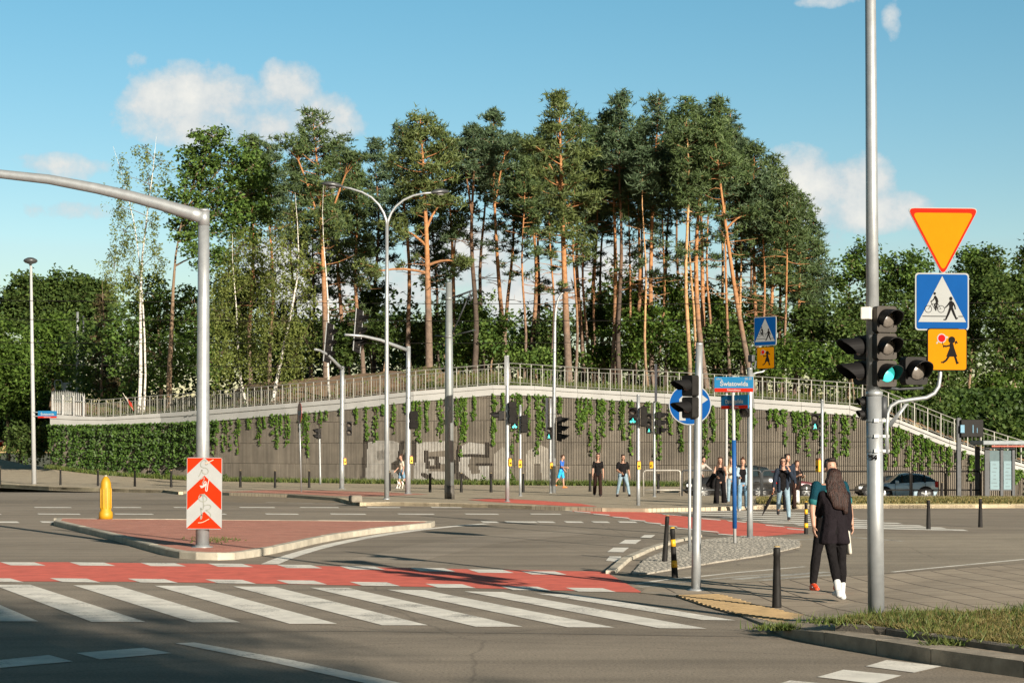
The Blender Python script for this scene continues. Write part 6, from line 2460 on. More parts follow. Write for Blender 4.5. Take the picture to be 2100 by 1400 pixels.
# flag on the railing
fl = thing('small_flag', 'small white and red flag hanging on the left part of the railing', 'flag', rpt(258, 1.1))
b = MB()
b.tube([rpt(268, .4) + Vector((0, -.1, 0)), rpt(248, 1.45) + Vector((0, -.1, 0))], .018, 5)
b.build('flag_stick', mat('stick', (.5, .45, .35)), fl)
b = MB()
G_ = []
for i in range(7):
    for j in range(5):
        s_, t_ = i / 6, j / 4
        p = rpt(249 + 18 * s_, 1.38 - .62 * s_ - .40 * t_ * (0.6 + .6 * s_)) + Vector((.1 * t_, -.14 + .05 * math.sin(5 * s_ + 2 * t_), 0))
        G_.append(p)
for i in range(6):
    for j in range(4):
        b.poly([G_[i * 5 + j], G_[(i + 1) * 5 + j], G_[(i + 1) * 5 + j + 1], G_[i * 5 + j + 1]], 0 if i < 3 else 1)
b.build('flag_cloth', [mat('cloth_white', (.6, .6, .57), .8), mat('cloth_red', (.68, .06, .03), .8)], fl)

# ---- thin road signs on the left
def thin_sign(px, yb, cx_, cy_, rpx, label, face, z=.12, yaw=0.0, ry=None, name='road_sign'):
    PB = gp(px, yb, z)
    D = PB.y
    t = thing(name, label, 'road sign', PB)
    b = MB()
    b.tube([PB, at(cx_, cy_, D)], .032, 8)
    b.build('pole', STEEL, t, True)
    pl = Plane(at(cx_, cy_, D - .05), R(yaw))
    b = MB()
    r_ = rpx * D / F
    slab(b, pl, ell(r_, r_, 28), .02, 0, 0)
    if face == 'noentry':
        flat(b, pl, [(-r_ * .7, -r_ * .2), (r_ * .7, -r_ * .2), (r_ * .7, r_ * .2), (-r_ * .7, r_ * .2)], .004, 1)
        b.build('sign_face', [mat('sign_dull_red', (.20, .02, .015), .5), SWHITE], t)
    elif face == 'blue':
        stroke(b, pl, [(-r_ * .4, -r_ * .4), (r_ * .2, r_ * .3)], r_ * .25, .004, 1)
        b.build('sign_face', [SBLUE, SWHITE], t)
    else:
        stroke(b, pl, [(0, -r_), (0, r_ * .2)], .06, .004, 1)
        b.build('sign_face', [mat('sign_back_pale', (.45, .46, .46), .5, .2), STEELD], t)
    return t


thin_sign(618, 1008.5, 614, 846.5, 21.5, 'no entry sign seen almost edge-on left of the short mast', 'noentry', yaw=-72)
thin_sign(103, 956, 105, 861.5, 9, 'small round blue sign under the street name plate at left', 'blue')
thin_sign(158.5, 975.5, 157.5, 870, 8, 'round grey sign back on a thin pole before the ivy', 'back')
PB = gp(657, 993.5, .12)
t = thing('small_signal_post', 'thin grey post with a small dark signal box close to the wall', 'post', PB)
D = PB.y
pole(t, PB, at(655, 882, D), .05, .05, plate=False)
head(t, at(650, 889, D - .1), R(-60), 2, None, None, .28, .26, vlen=.22)

# ---- bollards
BB = []


def bollard_proto(h, r, bands, name, label, loc):
    t = thing(name, label, 'bollard', loc)
    b = MB()
    L = Vector(loc)
    b.lathe(L - Vector((0, 0, .02)), [(r * 1.04, 0), (r * 1.0, .03), (r * .90, h * .3), (r * .78, h * .62), (r * .69, h * .855), (r * .76, h * .862), (r * .74, h * .985), (r * .6, h)], 14)
    b.build('body', BLACK, t, True)
    if bands:
        for z0, z1, rs in ((.20, .34, .95), (.62, .76, .78)):
            b = MB()
            b.lathe(L + Vector((0, 0, h * z0)), [(r * rs * 1.04, 0), (r * rs * 1.0, h * (z1 - z0))], 14)
            b.build('reflective_band', YELB, t, True)
        b = MB()
        b.lathe(L + Vector((0, 0, h * .985)), [(r * .72, 0), (r * .68, .012), (r * .3, .018)], 14)
        b.build('cap', YELB, t)
    else:
        b = MB()
        b.lathe(L + Vector((0, 0, h * .985)), [(r * .70, 0), (r * .66, .01), (r * .3, .014)], 14)
        b.build('cap', mat('cap_tan', (.30, .21, .08), .6), t)
    return t


pa = gp(1593, 1243, .03)
bp_ = bollard_proto(.735, .058, False, 'black_bollard', 'black bollard on the slabs by the tactile strip, left of the couple', pa)
bp_['group'] = 'black bollards'
for (x, y, z, lb) in [(1363, 1150, .03, 'black leaning bollard on the cobbled wedge behind the yellow banded one'), (1904, 1085, .0, 'black bollard by the far road, right of the foreground pole'), (2010.5, 1080.5, .0, 'black bollard at far right beside the road edge'), (1931, 1017, .12, 'small black bollard by the parked silver car tail'), (1991, 1017.5, .12, 'small black bollard left of the bus shelter')]:
    c = copy_thing(bp_, gp(x, y, z), lb, 'black bollards')
    if x == 1363:
        c.rotation_euler = (0, R(3.5), 0)
        c.scale = (.85, .85, 1.08)
    if y < 1020:
        c.scale = (1, 1, .75)
pb = gp(1384, 1183, .006)
by_ = bollard_proto(.755, .05, True, 'banded_bollard', 'black bollard with two yellow bands at the near crossing corner', pb)
by_['group'] = 'yellow banded bollards'
by_.rotation_euler = (0, R(-3), 0)
copy_thing(by_, gp(1653, 1095, .0), 'black bollard with two yellow bands left of the man in teal', 'yellow banded bollards').rotation_euler = (0, 0, 0)
FB = [(0, 992), (124, 994), (201, 996), (276.5, 997), (351, 998.6), (493, 999), (564, 999.8), (634, 1000), (799, 1006), (882, 1008.6), (946, 1009), (1007, 1009), (1073, 1009), (1210, 1007.5), (1280, 1008.5), (1350, 1010)]
nm = ordinals([q[0] for q in FB])
for i, (x, y) in enumerate(FB):
    c = copy_thing(bp_, gp(x, y, .12), f'thin black far bollard, {nm[i]}', 'thin black bollards along the far pavement')
    c.scale = (1.15, 1.15, 1.15)
# a dark stone at the nose of the far island
st_ = MB()
st_.box(gp(729, 1029.5, .12) + Vector((0, 0, .12)), (.42, .4, .26), yaw=.4, bev=.07)
tag(st_.build('island_stone', mat('stone_dark', (.16, .14, .11), .9, var=.3), origin=gp(729, 1029.5, .12)), 'rounded stone block at the nose of the far island', 'stone block')

# ---- railings along the side street
RP = [1318, 1397, 1480, 1562, 1640, 1716, 1790, 1868, 1940, 2012]
dR = 74.0
for i in range(len(RP) - 1):
    a, c = RP[i] + 1.6, RP[i + 1] - 1.6
    lb = f'tubular street guard rail panel, {ordinals(RP[:-1])[i]}'
    A, Cc = at(a, 0, dR), at(c, 0, dR)
    A.z = Cc.z = .12
    t = thing('guard_rail', lb, 'guard rail', A, 'guard rail panels along the side street')
    m = mat('rail_pale', (.36, .34, .30), .5, .3) if i < 1 else STEELD if i < 4 else BLACK
    b = MB()
    hz = 1.02 if i < 4 else .98
    b.tube([A, A + Vector((0, 0, hz - .1)), A + Vector((.03, 0, hz - .03)), A + Vector((.1, 0, hz)), Cc + Vector((-.1, 0, hz)), Cc + Vector((-.03, 0, hz - .03)), Cc + Vector((0, 0, hz - .1)), Cc], .030, 8)
    b.build('hoop', m, t, True)
    b = MB()
    b.tube([A + Vector((0, 0, .24)), Cc + Vector((0, 0, .24))], .028, 8)
    b.build('lower_bar', m, t, True)

# ---- timetable screen post and bus shelter
dS = 73.2
PB = at(1966, 1018, dS)
PB.z = .12
t = thing('timetable_screen', 'dark post with a boxy departure screen left of the bus shelter', 'information screen', PB)
b = MB()
b.box(Vector((PB.x, dS, (.12 + at(0, 856, dS).z) / 2)), (.17, .17, at(0, 856, dS).z - .12), bev=.02)
b.build('post', STEELD, t)
mS = dS / F
b = MB()
b.box(at(1992, 878, dS - .05), (46 * mS, .28, 36 * mS), bev=.03)
b.build('screen_box', BLACK, t)
b = MB()
b.box(at(1974, 879, dS - .2), (8 * mS, .02, 16 * mS))
b.box(at(1995.5, 879, dS - .2), (1.6 * mS, .02, 16 * mS))
b.box(at(2004, 882, dS - .2), (1.0 * mS, .02, 10 * mS))
b.build('screen_glass', mat('screen_glass', (.12, .26, .36), .3, var=.1), t)
PB = at(2054, 1018, dS)
PB.z = .12
t = thing('bus_shelter', 'grey bus shelter with glazed timetable panels cut by the right frame edge', 'bus shelter', PB)
zt = lambda y: at(0, y, dS).z
for x in (2024, 2054, 2078, 2140, 2200):
    for dy in ((0, 1.5) if x in (2024, 2200) else (0,)):
        b = MB()
        b.box(Vector((at(x, 0, dS).x, dS + dy, (.12 + zt(915)) / 2)), ((10 if x == 2024 else 6) * mS, .11, zt(915) - .12), bev=.01)
        b.build('post', STEELD, t)
b = MB()
b.box(at(2052, 1004, dS), (54 * mS, .07, 3 * mS))
b.build('lower_rail', STEELD, t)
b = MB()
b.box(at(2052, 918, dS), (54 * mS, .07, 4 * mS))
b.build('upper_rail', STEELD, t)
b = MB()
cx0 = (at(2010, 0, dS).x + at(2240, 0, dS).x) / 2
b.box(Vector((cx0, dS + .6, zt(907.5))), (230 * mS, 2.1, 9 * mS), bev=.03)
b.build('roof', mat('shelter_roof', (.16, .18, .19), .5, .2), t)
b = MB()
b.box(Vector((cx0 + .2, dS - .42, zt(914.5))), (214 * mS, .03, 2.6 * mS))
b.build('red_strip', mat('shelter_red', (.42, .06, .03), .5), t)
for x0, x1 in ((2028, 2052), (2056, 2076)):
    g2 = MB()
    g2.box(at((x0 + x1) / 2, 963, dS + .02), ((x1 - x0) * mS, .04, 80 * mS))
    gl = g2.build('glass_panel', mat('panel_glass', (.10, .14, .15), .12, var=.1), t)
    g2 = MB()
    g2.box(at((x0 + x1) / 2, 974, dS - .03), ((x1 - x0) * .78 * mS, .02, 58 * mS))
    g2.build('timetable', mat('timetable_blue', (.12, .20, .225), .5, var=.08, scale=3), gl)
    g2 = MB()
    for q in range(7):
        g2.box(at((x0 + x1) / 2 + random.uniform(-2, 2), 952 + q * 7.5, dS - .046), (random.uniform(4, 12) * mS, .006, .7 * mS))
    g2.build('timetable_lines', STEELD, gl)

# ---- tram wires across the view
for i, (y0, y1, d, ya) in enumerate([(612, 618, 70, 0), (652, 648, 72, 0), (700, 690, 78, 0), (742, 752, 74, 0)]):
    b = MB()
    P = []
    for k in range(13):
        px = -300 + 2700 * k / 12
        u = (k / 12 - .5) * 2
        P.append(at(px, y0 + (y1 - y0) * k / 12 + (1 - u * u) * 8, d))
    b.tube(P, .011, 4)
    o = b.build('overhead_wire', BLACK, origin=P[6])
    tag(o, ['uppermost tram wire crossing the view above the tram bracket', 'second tram wire from the top, level with the short mast arms', 'third tram wire from the top, across the pine stems', 'lowest tram wire, just above the railing'][i], 'overhead wire', 'overhead tram wires')
# ------------------------------------------------------------------ people
SKIN = mat('skin', (.36, .20, .135), .55, var=.06, scale=20)
SKINT = mat('skin_tan', (.29, .155, .10), .55, var=.06, scale=20)


def hair_mat(name, c1, c2):
    m, nt2, b = _nodes(name)
    mp = nt2.nodes.new('ShaderNodeMapping')
    mp.inputs['Scale'].default_value = (75, 75, 5)
    nt2.links.new(_pos(nt2), mp.inputs['Vector'])
    n = _noise(nt2, 1.0, 4, mp.outputs['Vector'], .6)
    r = _ramp(nt2, n.outputs['Fac'], [(.35, c1), (.65, c2)])
    nt2.links.new(r.outputs['Color'], b.inputs['Base Color'])
    b.inputs['Roughness'].default_value = .5
    b.inputs['Specular IOR Level'].default_value = .3
    bp = nt2.nodes.new('ShaderNodeBump')
    bp.inputs['Strength'].default_value = 1.0
    bp.inputs['Distance'].default_value = .02
    nt2.links.new(n.outputs['Fac'], bp.inputs['Height'])
    nt2.links.new(bp.outputs['Normal'], b.inputs['Normal'])
    MATS[name] = m
    return m


HAIRD = hair_mat('hair_dark', (.006, .004, .003), (.030, .019, .014))
HAIRB = hair_mat('hair_brown', (.016, .007, .004), (.085, .038, .020))
HAIRL = hair_mat('hair_light', (.10, .06, .03), (.30, .20, .10))
HAIRR = hair_mat('hair_dark_red', (.006, .003, .0025), (.045, .018, .012))
EYE_M = mat('eye_dark', (.02, .018, .016), .3)
LIPM = mat('lips', (.36, .12, .10), .5)
CBLK = mat('cloth_black', (.008, .007, .0075), .9, var=.3, scale=14, spec=.12, bump=.8, bscale=30)
CBLZ = mat('cloth_blazer', (.0105, .008, .010), .9, var=.3, scale=9, spec=.12, bump=.8, bscale=24)
CBRN = mat('cloth_dark_brown', (.022, .011, .009), .9, var=.3, scale=10, spec=.12, bump=.8)
JEAN = mat('jeans_pale', (.19, .27, .32), .85, var=.22, scale=9, spec=.12, bump=.8)
JEAN2 = mat('jeans_mid', (.13, .22, .30), .85, var=.25, scale=9, spec=.12, bump=.8)
DENJ = mat('denim_jacket', (.25, .32, .36), .85, var=.18, scale=10, spec=.12, bump=.8)
NAVY = mat('cloth_navy', (.018, .025, .038), .85, var=.25, scale=10, spec=.12, bump=.8)
TEAL = mat('shirt_teal', (.003, .035, .052), .75, var=.25, scale=7, spec=.12, bump=.8)
TEALB = mat('shirt_teal_bright', (.004, .105, .11), .75, var=.15, scale=7)
BLUE1 = mat('shirt_blue', (.015, .095, .38), .7, var=.2, scale=10)
BLUE2 = mat('shorts_blue', (.01, .33, .62), .7, var=.15, scale=10)
BEIG = mat('cloth_beige', (.50, .42, .33), .85, var=.12, scale=10)
GREYK = mat('cloth_grey_knit', (.34, .31, .28), .9, var=.15, scale=20, spec=.12, bump=.8)
WHT = mat('cloth_white_p', (.40, .40, .39), .8, var=.08, scale=10)
CANV = mat('canvas_bag', (.42, .40, .34), .85, var=.1, scale=10)
SHW = mat('shoe_white', (.45, .46, .46), .6, var=.06)
SHK = mat('shoe_black', (.025, .02, .02), .5, var=.2)
SHO = mat('shoe_orange', (.60, .055, .015), .5, var=.12, scale=30)


def hull(prims):
    """convex hull of ellipsoids (centre, (rx, ry, rz)[, rotation])"""
    bm = bmesh.new()
    for q in prims:
        c, r = Vector(q[0]), q[1]
        if isinstance(r, (int, float)):
            r = (r, r, r)
        Mx = q[2] if len(q) > 2 else Matrix.Identity(3)
        for i in range(7):
            th = math.pi * i / 6
            for j in range(10 if 0 < i < 6 else 1):
                ph = 2 * math.pi * j / 10
                bm.verts.new(c + Mx @ Vector((r[0] * math.sin(th) * math.cos(ph), r[1] * math.sin(th) * math.sin(ph), r[2] * math.cos(th))))
    res = bmesh.ops.convex_hull(bm, input=bm.verts[:])
    dele = [e for e in res['geom_interior'] + res['geom_unused'] if isinstance(e, bmesh.types.BMVert)]
    bmesh.ops.delete(bm, geom=list(set(dele)), context='VERTS')
    bm.verts.index_update()
    vs = [v.co.copy() for v in bm.verts]
    fs = [tuple(v.index for v in f.verts) for f in bm.faces]
    bm.free()
    return vs, fs


def blob(hulls, vox, M, smooth=2):
    """one continuous skin round overlapping hulls, returned as a mesh in the thing's space"""
    V, Fc = [], []
    for h in hulls:
        vs, fs = hull(h)
        o = len(V)
        V += vs
        Fc += [tuple(o + i for i in f) for f in fs]
    me = bpy.data.meshes.new('blob')
    me.from_pydata([tuple(M @ v) for v in V], [], Fc)
    ob = bpy.data.objects.new('blob', me)
    COL.objects.link(ob)
    md = ob.modifiers.new('r', 'REMESH')
    md.mode = 'VOXEL'
    md.voxel_size = vox
    if smooth:
        s = ob.modifiers.new('s', 'SMOOTH')
        s.factor = .5
        s.iterations = smooth
    dg = bpy.context.evaluated_depsgraph_get()
    out = bpy.data.meshes.new_from_object(ob.evaluated_get(dg))
    bpy.data.objects.remove(ob)
    bpy.data.meshes.remove(me)
    out.polygons.foreach_set('use_smooth', [True] * len(out.polygons))
    return out


def ribbon_strip(P, w, t=.004):
    return [[(p, (w, t, w)) for p in (a, b2)] for a, b2 in zip(P[:-1], P[1:])]


def person(label, pos, h, face, pose, top, bottom, shoes, hair, vox=.014, group='people at the crossing', extra=None, sex='f', skin=None, slim=1.0, head_yaw=0.0, head_pitch=0.0, glasses=False, sleeves='short', wide=0.0, bottom_kind='trousers', coat=None, crop=0.0, shoe_s=1.0):
    """face: degrees, 0 looks at the camera side, positive turns towards the picture's right"""
    skin = skin or SKIN
    root = thing('person', label, 'person', pos, group)
    k = h / 1.75
    RZ = Matrix.Rotation(R(face), 4, 'Z')
    M = RZ @ Matrix.Scale(k, 4)
    f, s, u = Vector((0, -1, 0)), Vector((1, 0, 0)), Vector((0, 0, 1))
    sw = (.155 if sex == 'f' else .185)
    hip = Vector((0, 0, .93))
    J = {}
    lo = 9
    for sd, key in ((-1, 'R'), (1, 'L')):
        a, b2, sp = pose.get('leg' + key, (4, 6, 2))
        hj = hip + s * sd * .088
        d1 = (f * math.sin(R(a)) - u * math.cos(R(a)) + s * sd * math.sin(R(sp))).normalized()
        kn = hj + d1 * .425
        d2 = (f * math.sin(R(a - b2)) - u * math.cos(R(a - b2)) + s * sd * math.sin(R(sp)) * .5).normalized()
        an = kn + d2 * .415
        J['hip' + key], J['kn' + key], J['an' + key] = hj, kn, an
        ft = pose.get('foot' + key, 0)
        fd = (f * math.cos(R(ft)) + u * math.sin(R(ft)))
        J['toe' + key] = an - u * .045 + fd * .155
        J['heel' + key] = an - u * .050 - fd * .045
        lo = min(lo, J['toe' + key].z - .035, J['heel' + key].z - .04)
    drop = Vector((0, 0, -lo))
    for q in J:
        J[q] = J[q] + drop
    hip = hip + drop
    lean = pose.get('lean', 2)
    ch = hip + (u * math.cos(R(lean)) + f * math.sin(R(lean))) * .50        # shoulder line
    up = (ch - hip).normalized()
    nk = ch + up * .055 + f * .005
    hd = ch + up * .205 + f * .03
    for sd, key in ((-1, 'R'), (1, 'L')):
        p, ab, e, inn = pose.get('arm' + key, (0, 8, 12, 0))
        sh = ch + s * sd * sw - up * .03
        d1 = (f * math.sin(R(p)) * math.cos(R(ab)) - u * math.cos(R(p)) * math.cos(R(ab)) + s * sd * math.sin(R(ab))).normalized()
        el = sh + d1 * .285
        d2 = (f * math.sin(R(p + e)) - u * math.cos(R(p + e)) - s * sd * math.sin(R(inn)) + s * sd * math.sin(R(ab)) * .4).normalized()
        wr = el + d2 * .25
        J['sh' + key], J['el' + key], J['wr' + key], J['hd' + key] = sh, el, wr, d2
    g = .9 if sex == 'f' else 1.06
    g *= slim
    B = []
    B.append([(hip + u * .0, (.155 * g, .105 * g, .10)), (hip + up * .16, (.120 * g, .085 * g, .07))])
    B.append([(hip + up * .16, (.120 * g, .085 * g, .07)), (ch - up * .15 + f * .01, (.145 * g, .10 * g, .09))])
    B.append([(ch - up * .15 + f * .01, (.145 * g, .10 * g, .09)), (ch - up * .045 + s * (sw - .05), (.06, .06, .05)), (ch - up * .045 - s * (sw - .05), (.06, .06, .05))])
    if sex == 'f':
        for sd in (-1, 1):
            B.append([(ch - up * .16 + s * sd * .065 + f * .075, .055)])
    B.append([(ch - up * .02, .06), (nk + up * .05, .050 * (g ** .3))])
    HR = Matrix.Rotation(R(head_yaw), 3, 'Z') @ Matrix.Rotation(R(-head_pitch), 3, 'X')
    hp = lambda x, y, z: hd + HR @ Vector((x, -y, z))
    B.append([(nk + up * .02, .048), (hp(0, -.01, -.05), .055)])
    B.append([(hp(0, -.012, .045), (.076, .094, .078)), (hp(0, .01, -.02), (.068, .080, .07))])
    B.append([(hp(0, .01, -.02), (.066, .078, .06)), (hp(0, .048, -.092), (.030, .028, .022))])
    B.append([(hp(0, .088, .004), (.010, .010, .012)), (hp(0, .108, -.030), (.014, .013, .011))])
    for sd in (-1, 1):
        B.append([(hp(sd * .078, -.005, -.01), (.010, .020, .032))])
    for key, sd in (('R', -1), ('L', 1)):
        B.append([(J['hip' + key], .088 * g), (J['kn' + key], .056)])
        B.append([(J['kn' + key], .054), (J['kn' + key].lerp(J['an' + key], .35) - f * .012, .052), (J['an' + key], .036)])
        B.append([(J['heel' + key], .034), (J['an' + key], .036), (J['toe' + key] - u * .006, (.034, .04, .022))])
        am = .92 if sex == 'f' else 1.12
        B.append([(J['sh' + key], .052 * am), (J['el' + key], .038 * am)])
        B.append([(J['el' + key], .038 * am), (J['el' + key].lerp(J['wr' + key], .3), .039 * am), (J['wr' + key], .026 * am)])
        # hand: palm, four unequal curled fingers and a thumb
        d2 = J['hd' + key]
        a = d2.cross(s).normalized() if abs(d2.dot(s)) < .95 else f
        palm_n = s * (-sd)
        palm_n = (palm_n - d2 * palm_n.dot(d2)).normalized()
        side = d2.cross(palm_n).normalized()
        if side.dot(f) < 0 and d2.z < .3:
            side = -side
        w0 = J['wr' + key]
        pc = w0 + d2 * .075
        B.append([(w0 + d2 * .01, .024), (pc + side * .022, (.018, .018, .018)), (pc - side * .022, (.018, .018, .018))])
        for q, (o_, ln) in enumerate(((.030, .068), (.010, .078), (-.011, .072), (-.030, .056))):
            k0 = pc + side * o_ + d2 * .012
            cu = pose.get('curl' + key, .35)
            k1 = k0 + (d2 + palm_n * cu * .6).normalized() * ln * .45
            k2 = k1 + (d2 + palm_n * cu * 1.8).normalized() * ln * .32
            k3 = k2 + (d2 * .6 + palm_n * cu * 2.6).normalized() * ln * .25
            for x0, x1, r0, r1 in ((k0, k1, .0105, .0095), (k1, k2, .0095, .0088), (k2, k3, .0088, .0075)):
                B.append([(x0, r0), (x1, r1)])
        t0 = w0 + d2 * .030 + side * .024
        t1_ = t0 + (d2 * .6 + side * .7 + palm_n * .3).normalized() * .040
        t2_ = t1_ + (d2 * .9 + side * .2 + palm_n * .4).normalized() * .032
        B.append([(t0, .014), (t1_, .0105)])
        B.append([(t1_, .0105), (t2_, .0085)])
    me = blob(B, vox * .8, M, 1)
    me.materials.append(skin)
    # face features painted on the faces where they sit
    me.materials.append(EYE_M)
    me.materials.append(LIPM)
    me.materials.append(hair[0] if hair else HAIRD)
    eyes = [M @ hp(sd * .032, .088, .012) for sd in (-1, 1)]
    brow = [M @ hp(sd * .034, .092, .034) for sd in (-1, 1)]
    lip = M @ hp(0, .088, -.062)
    fw = (M.to_3x3() @ (HR @ f)).normalized()
    mi = []
    for p in me.polygons:
        c = p.center
        q = 0
        if (c - lip).length < .022 * k and abs((c - lip).z) < .007:
            q = 2
        for e in eyes:
            if (c - e).length < .0135 * k and abs((c - e).z) < .0055:
                q = 1
        for e in brow:
            if (c - e).length < .024 * k and abs((c - e).z) < .005:
                q = 3
        mi.append(q)
    me.polygons.foreach_set('material_index', mi)
    me.name = 'body'
    link('body', me, root)

    def part(name, hulls, m, v=None, sm=2, par=None):
        mm = blob(hulls, v or vox, M, sm)
        mm.materials.append(m)
        mm.name = name
        return link(name, mm, par or root)

    o_ = .012
    # ---- trousers, shorts or dress
    wd_ = wide
    T = [[(hip + u * .02, (.163 * g, .115 * g, .10)), (hip + up * .10, (.138 * g, .100 * g, .06))]]
    for key in ('R', 'L'):
        hj, kn, an = J['hip' + key], J['kn' + key], J['an' + key]
        if bottom_kind == 'shorts':
            e = hj.lerp(kn, .82)
            T.append([(hj, .105 * g), (e, .088)])
        else:
            T.append([(hj, .100 * g), (kn, .066 + wd_ * .35)])
            foot_end = an + u * (.0 if wd_ else .03)
            if crop:
                foot_end = an.lerp(kn, crop)
            T.append([(kn, .066 + wd_ * .35), (kn.lerp(an, .35) - f * .012, .068 + wd_ * .5), (foot_end, .050 + wd_)])
    part('trousers' if bottom_kind != 'shorts' else 'shorts', T, bottom)
    # ---- top
    hem = hip + up * (.06 if top[1] == 'short' else -.04)
    U = [[(hem, (.150 * g + o_, .108 * g + o_, .05)), (hip + up * .17, (.126 * g + o_, .092 * g + o_, .07))],
         [(hip + up * .17, (.126 * g + o_, .092 * g + o_, .07)), (ch - up * .15 + f * .01, (.150 * g + o_, .104 * g + o_, .09))],
         [(ch - up * .15 + f * .01, (.150 * g + o_, .104 * g + o_, .09)), (ch - up * .05 + s * (sw - .045), (.066, .068, .050)), (ch - up * .05 - s * (sw - .045), (.066, .068, .050))]]
    if sex == 'f':
        for sd in (-1, 1):
            U.append([(ch - up * .16 + s * sd * .065 + f * .078, .060)])

    def sleeve(L_, key, rr_, to):
        am = .92 if sex == 'f' else 1.12
        sh, el, wr = J['sh' + key], J['el' + key], J['wr' + key]
        if to == 'none':
            return
        if to == 'short':
            L_.append([(sh, .060 * am + rr_), (sh.lerp(el, .72), .054 * am + rr_)])
        else:
            L_.append([(sh, .060 * am + rr_), (el, .048 * am + rr_)])
            e = wr if to == 'long' else el.lerp(wr, .72)
            L_.append([(el, .048 * am + rr_), (e, .037 * am + rr_)])
    if not coat:
        for key in ('R', 'L'):
            sleeve(U, key, .004, sleeves)
    part('shirt', U, top[0])
    if coat:
        cm_, clen, open_ = coat
        Cc = []
        lowz = hip - up * clen
        for sd in (-1, 1):
            q = s * sd
            if open_:
                Cc.append([(lowz + q * .12 * g, (.060, .120 * g, .04)), (ch - up * .15 + q * .115 * g, (.055, .112 * g, .08)), (ch - up * .05 + q * (sw - .05), (.066, .072, .055))])
                Cc.append([(lowz + q * .07 - f * .075, (.09, .05, .04)), (ch - up * .12 + q * .06 - f * .065, (.10, .05, .09))])
            else:
                Cc.append([(lowz + q * .10 * g, (.145 * g, .150 * g, .03)), (hip + up * .17 + q * .05, (.125 * g, .118 * g, .07))])
                Cc.append([(hip + up * .17 + q * .05, (.125 * g, .118 * g, .07)), (ch - up * .15 + q * .04, (.145 * g, .125 * g, .09)), (ch - up * .045 + q * (sw - .04), (.068, .074, .055))])
        for key in ('R', 'L'):
            sleeve(Cc, key, .016, sleeves)
        part('jacket', Cc, cm_)
    # ---- shoes
    for key in ('R', 'L'):
        an, te, he = J['an' + key], J['toe' + key], J['heel' + key]
        part('shoe', [[(he, (.040 * shoe_s, .040 * shoe_s, .036)), (an - u * .0, (.046, .046, .03)), (te + (he - te) * .3 + u * .012, (.044 * shoe_s, .05, .038))], [(te + (he - te) * .35, (.044 * shoe_s, .05, .032)), (te, (.040 * shoe_s, .045 * shoe_s, .026 * shoe_s))]], shoes, vox * .8)
    # ---- hair
    if hair:
        hm, style = hair
        Hh = [[(hp(0, -.030, .070), (.082, .088, .066)), (hp(0, -.030, .030), (.084, .084, .06))]]
        Hh.append([(hp(0, .030, .108), (.066, .058, .030)), (hp(0, -.04, .085), (.080, .075, .05))])
        if style == 'short':
            Hh.append([(hp(0, -.055, .0), (.070, .05, .05))])
            Hh.append([(hp(0, .055, .112), (.055, .04, .030))])
            for sd in (-1, 1):
                Hh.append([(hp(sd * .066, -.005, .06), (.020, .060, .045)), (hp(sd * .074, -.02, .02), (.012, .05, .03))])
        elif style == 'bun':
            Hh.append([(hp(0, -.055, .0), (.070, .05, .06))])
            Hh.append([(hp(0, -.06, .13), .045)])
        elif style == 'bob':
            for sd in (-1, 1):
                Hh.append([(hp(sd * .066, -.01, .05), (.028, .06, .05)), (hp(sd * .070, -.015, -.05), (.024, .05, .04))])
            Hh.append([(hp(0, -.07, .03), (.072, .04, .06)), (hp(0, -.07, -.07), (.066, .035, .04))])
        elif style == 'long':
            for sd in (-1, 1):
                Hh.append([(hp(sd * .068, .0, .05), (.026, .055, .05)), (hp(sd * .078, -.005, -.10), (.030, .04, .05))])
                Hh.append([(hp(sd * .078, -.005, -.10), (.030, .04, .05)), (ch + s * sd * .10 - up * .10 + f * .07, (.040, .03, .06))])
            Hh.append([(hp(0, -.075, .03), (.078, .045, .06)), (hp(0, -.09, -.12), (.085, .04, .06)), (ch - up * .14 - f * .115, (.10, .03, .07))])
        elif style == 'back_long':
            Hh.append([(hp(0, -.05, .06), (.098, .09, .078)), (hp(.01, -.06, -.05), (.128, .085, .06))])
            Hh.append([(hp(0, -.07, -.05), (.130, .08, .06)), (ch - up * .02 - f * .10 - s * .02, (.150, .055, .07))])
            Hh.append([(ch - up * .02 - f * .10 - s * .03, (.145, .055, .07)), (ch - up * .17 - f * .125 - s * .055, (.110, .035, .05))])
            Hh.append([(ch - up * .05 - f * .12 - s * .11, (.045, .035, .08)), (ch - up * .24 - f * .13 - s * .12, (.035, .025, .04))])
            for sd in (-1, 1):
                Hh.append([(hp(sd * .072, -.01, .04), (.026, .055, .06)), (hp(sd * .080, -.02, -.13), (.028, .04, .05))])
        part('hair', Hh, hm, vox * .8)
    if glasses:
        part('sunglasses', [[(hp(-.034, .100, .014), (.026, .010, .017))], [(hp(.034, .100, .014), (.026, .010, .017))], [(hp(-.03, .106, .018), .006), (hp(.03, .106, .018), .006)], [(hp(-.06, .09, .018), .005), (hp(-.080, .0, .018), .005)], [(hp(.06, .09, .018), .005), (hp(.080, .0, .018), .005)]], SBLK, .008, 0)
    return root, J, M, part, dict(hip=hip, ch=ch, up=up, hd=hd, hp=hp, f=f, s=s, u=u)


def held(name, label, cat, hulls, M, root, m, vox=.012, sm=1):
    """something carried: a top-level thing of its own, built in the bearer's space"""
    me = blob(hulls, vox, M, sm)
    me.materials.append(m)
    me.name = name
    ob = bpy.data.objects.new(name, me)
    COL.objects.link(ob)
    ob.location = root.location
    ROOTLOC[ob.name] = Vector(root.location)
    return tag(ob, label, cat)


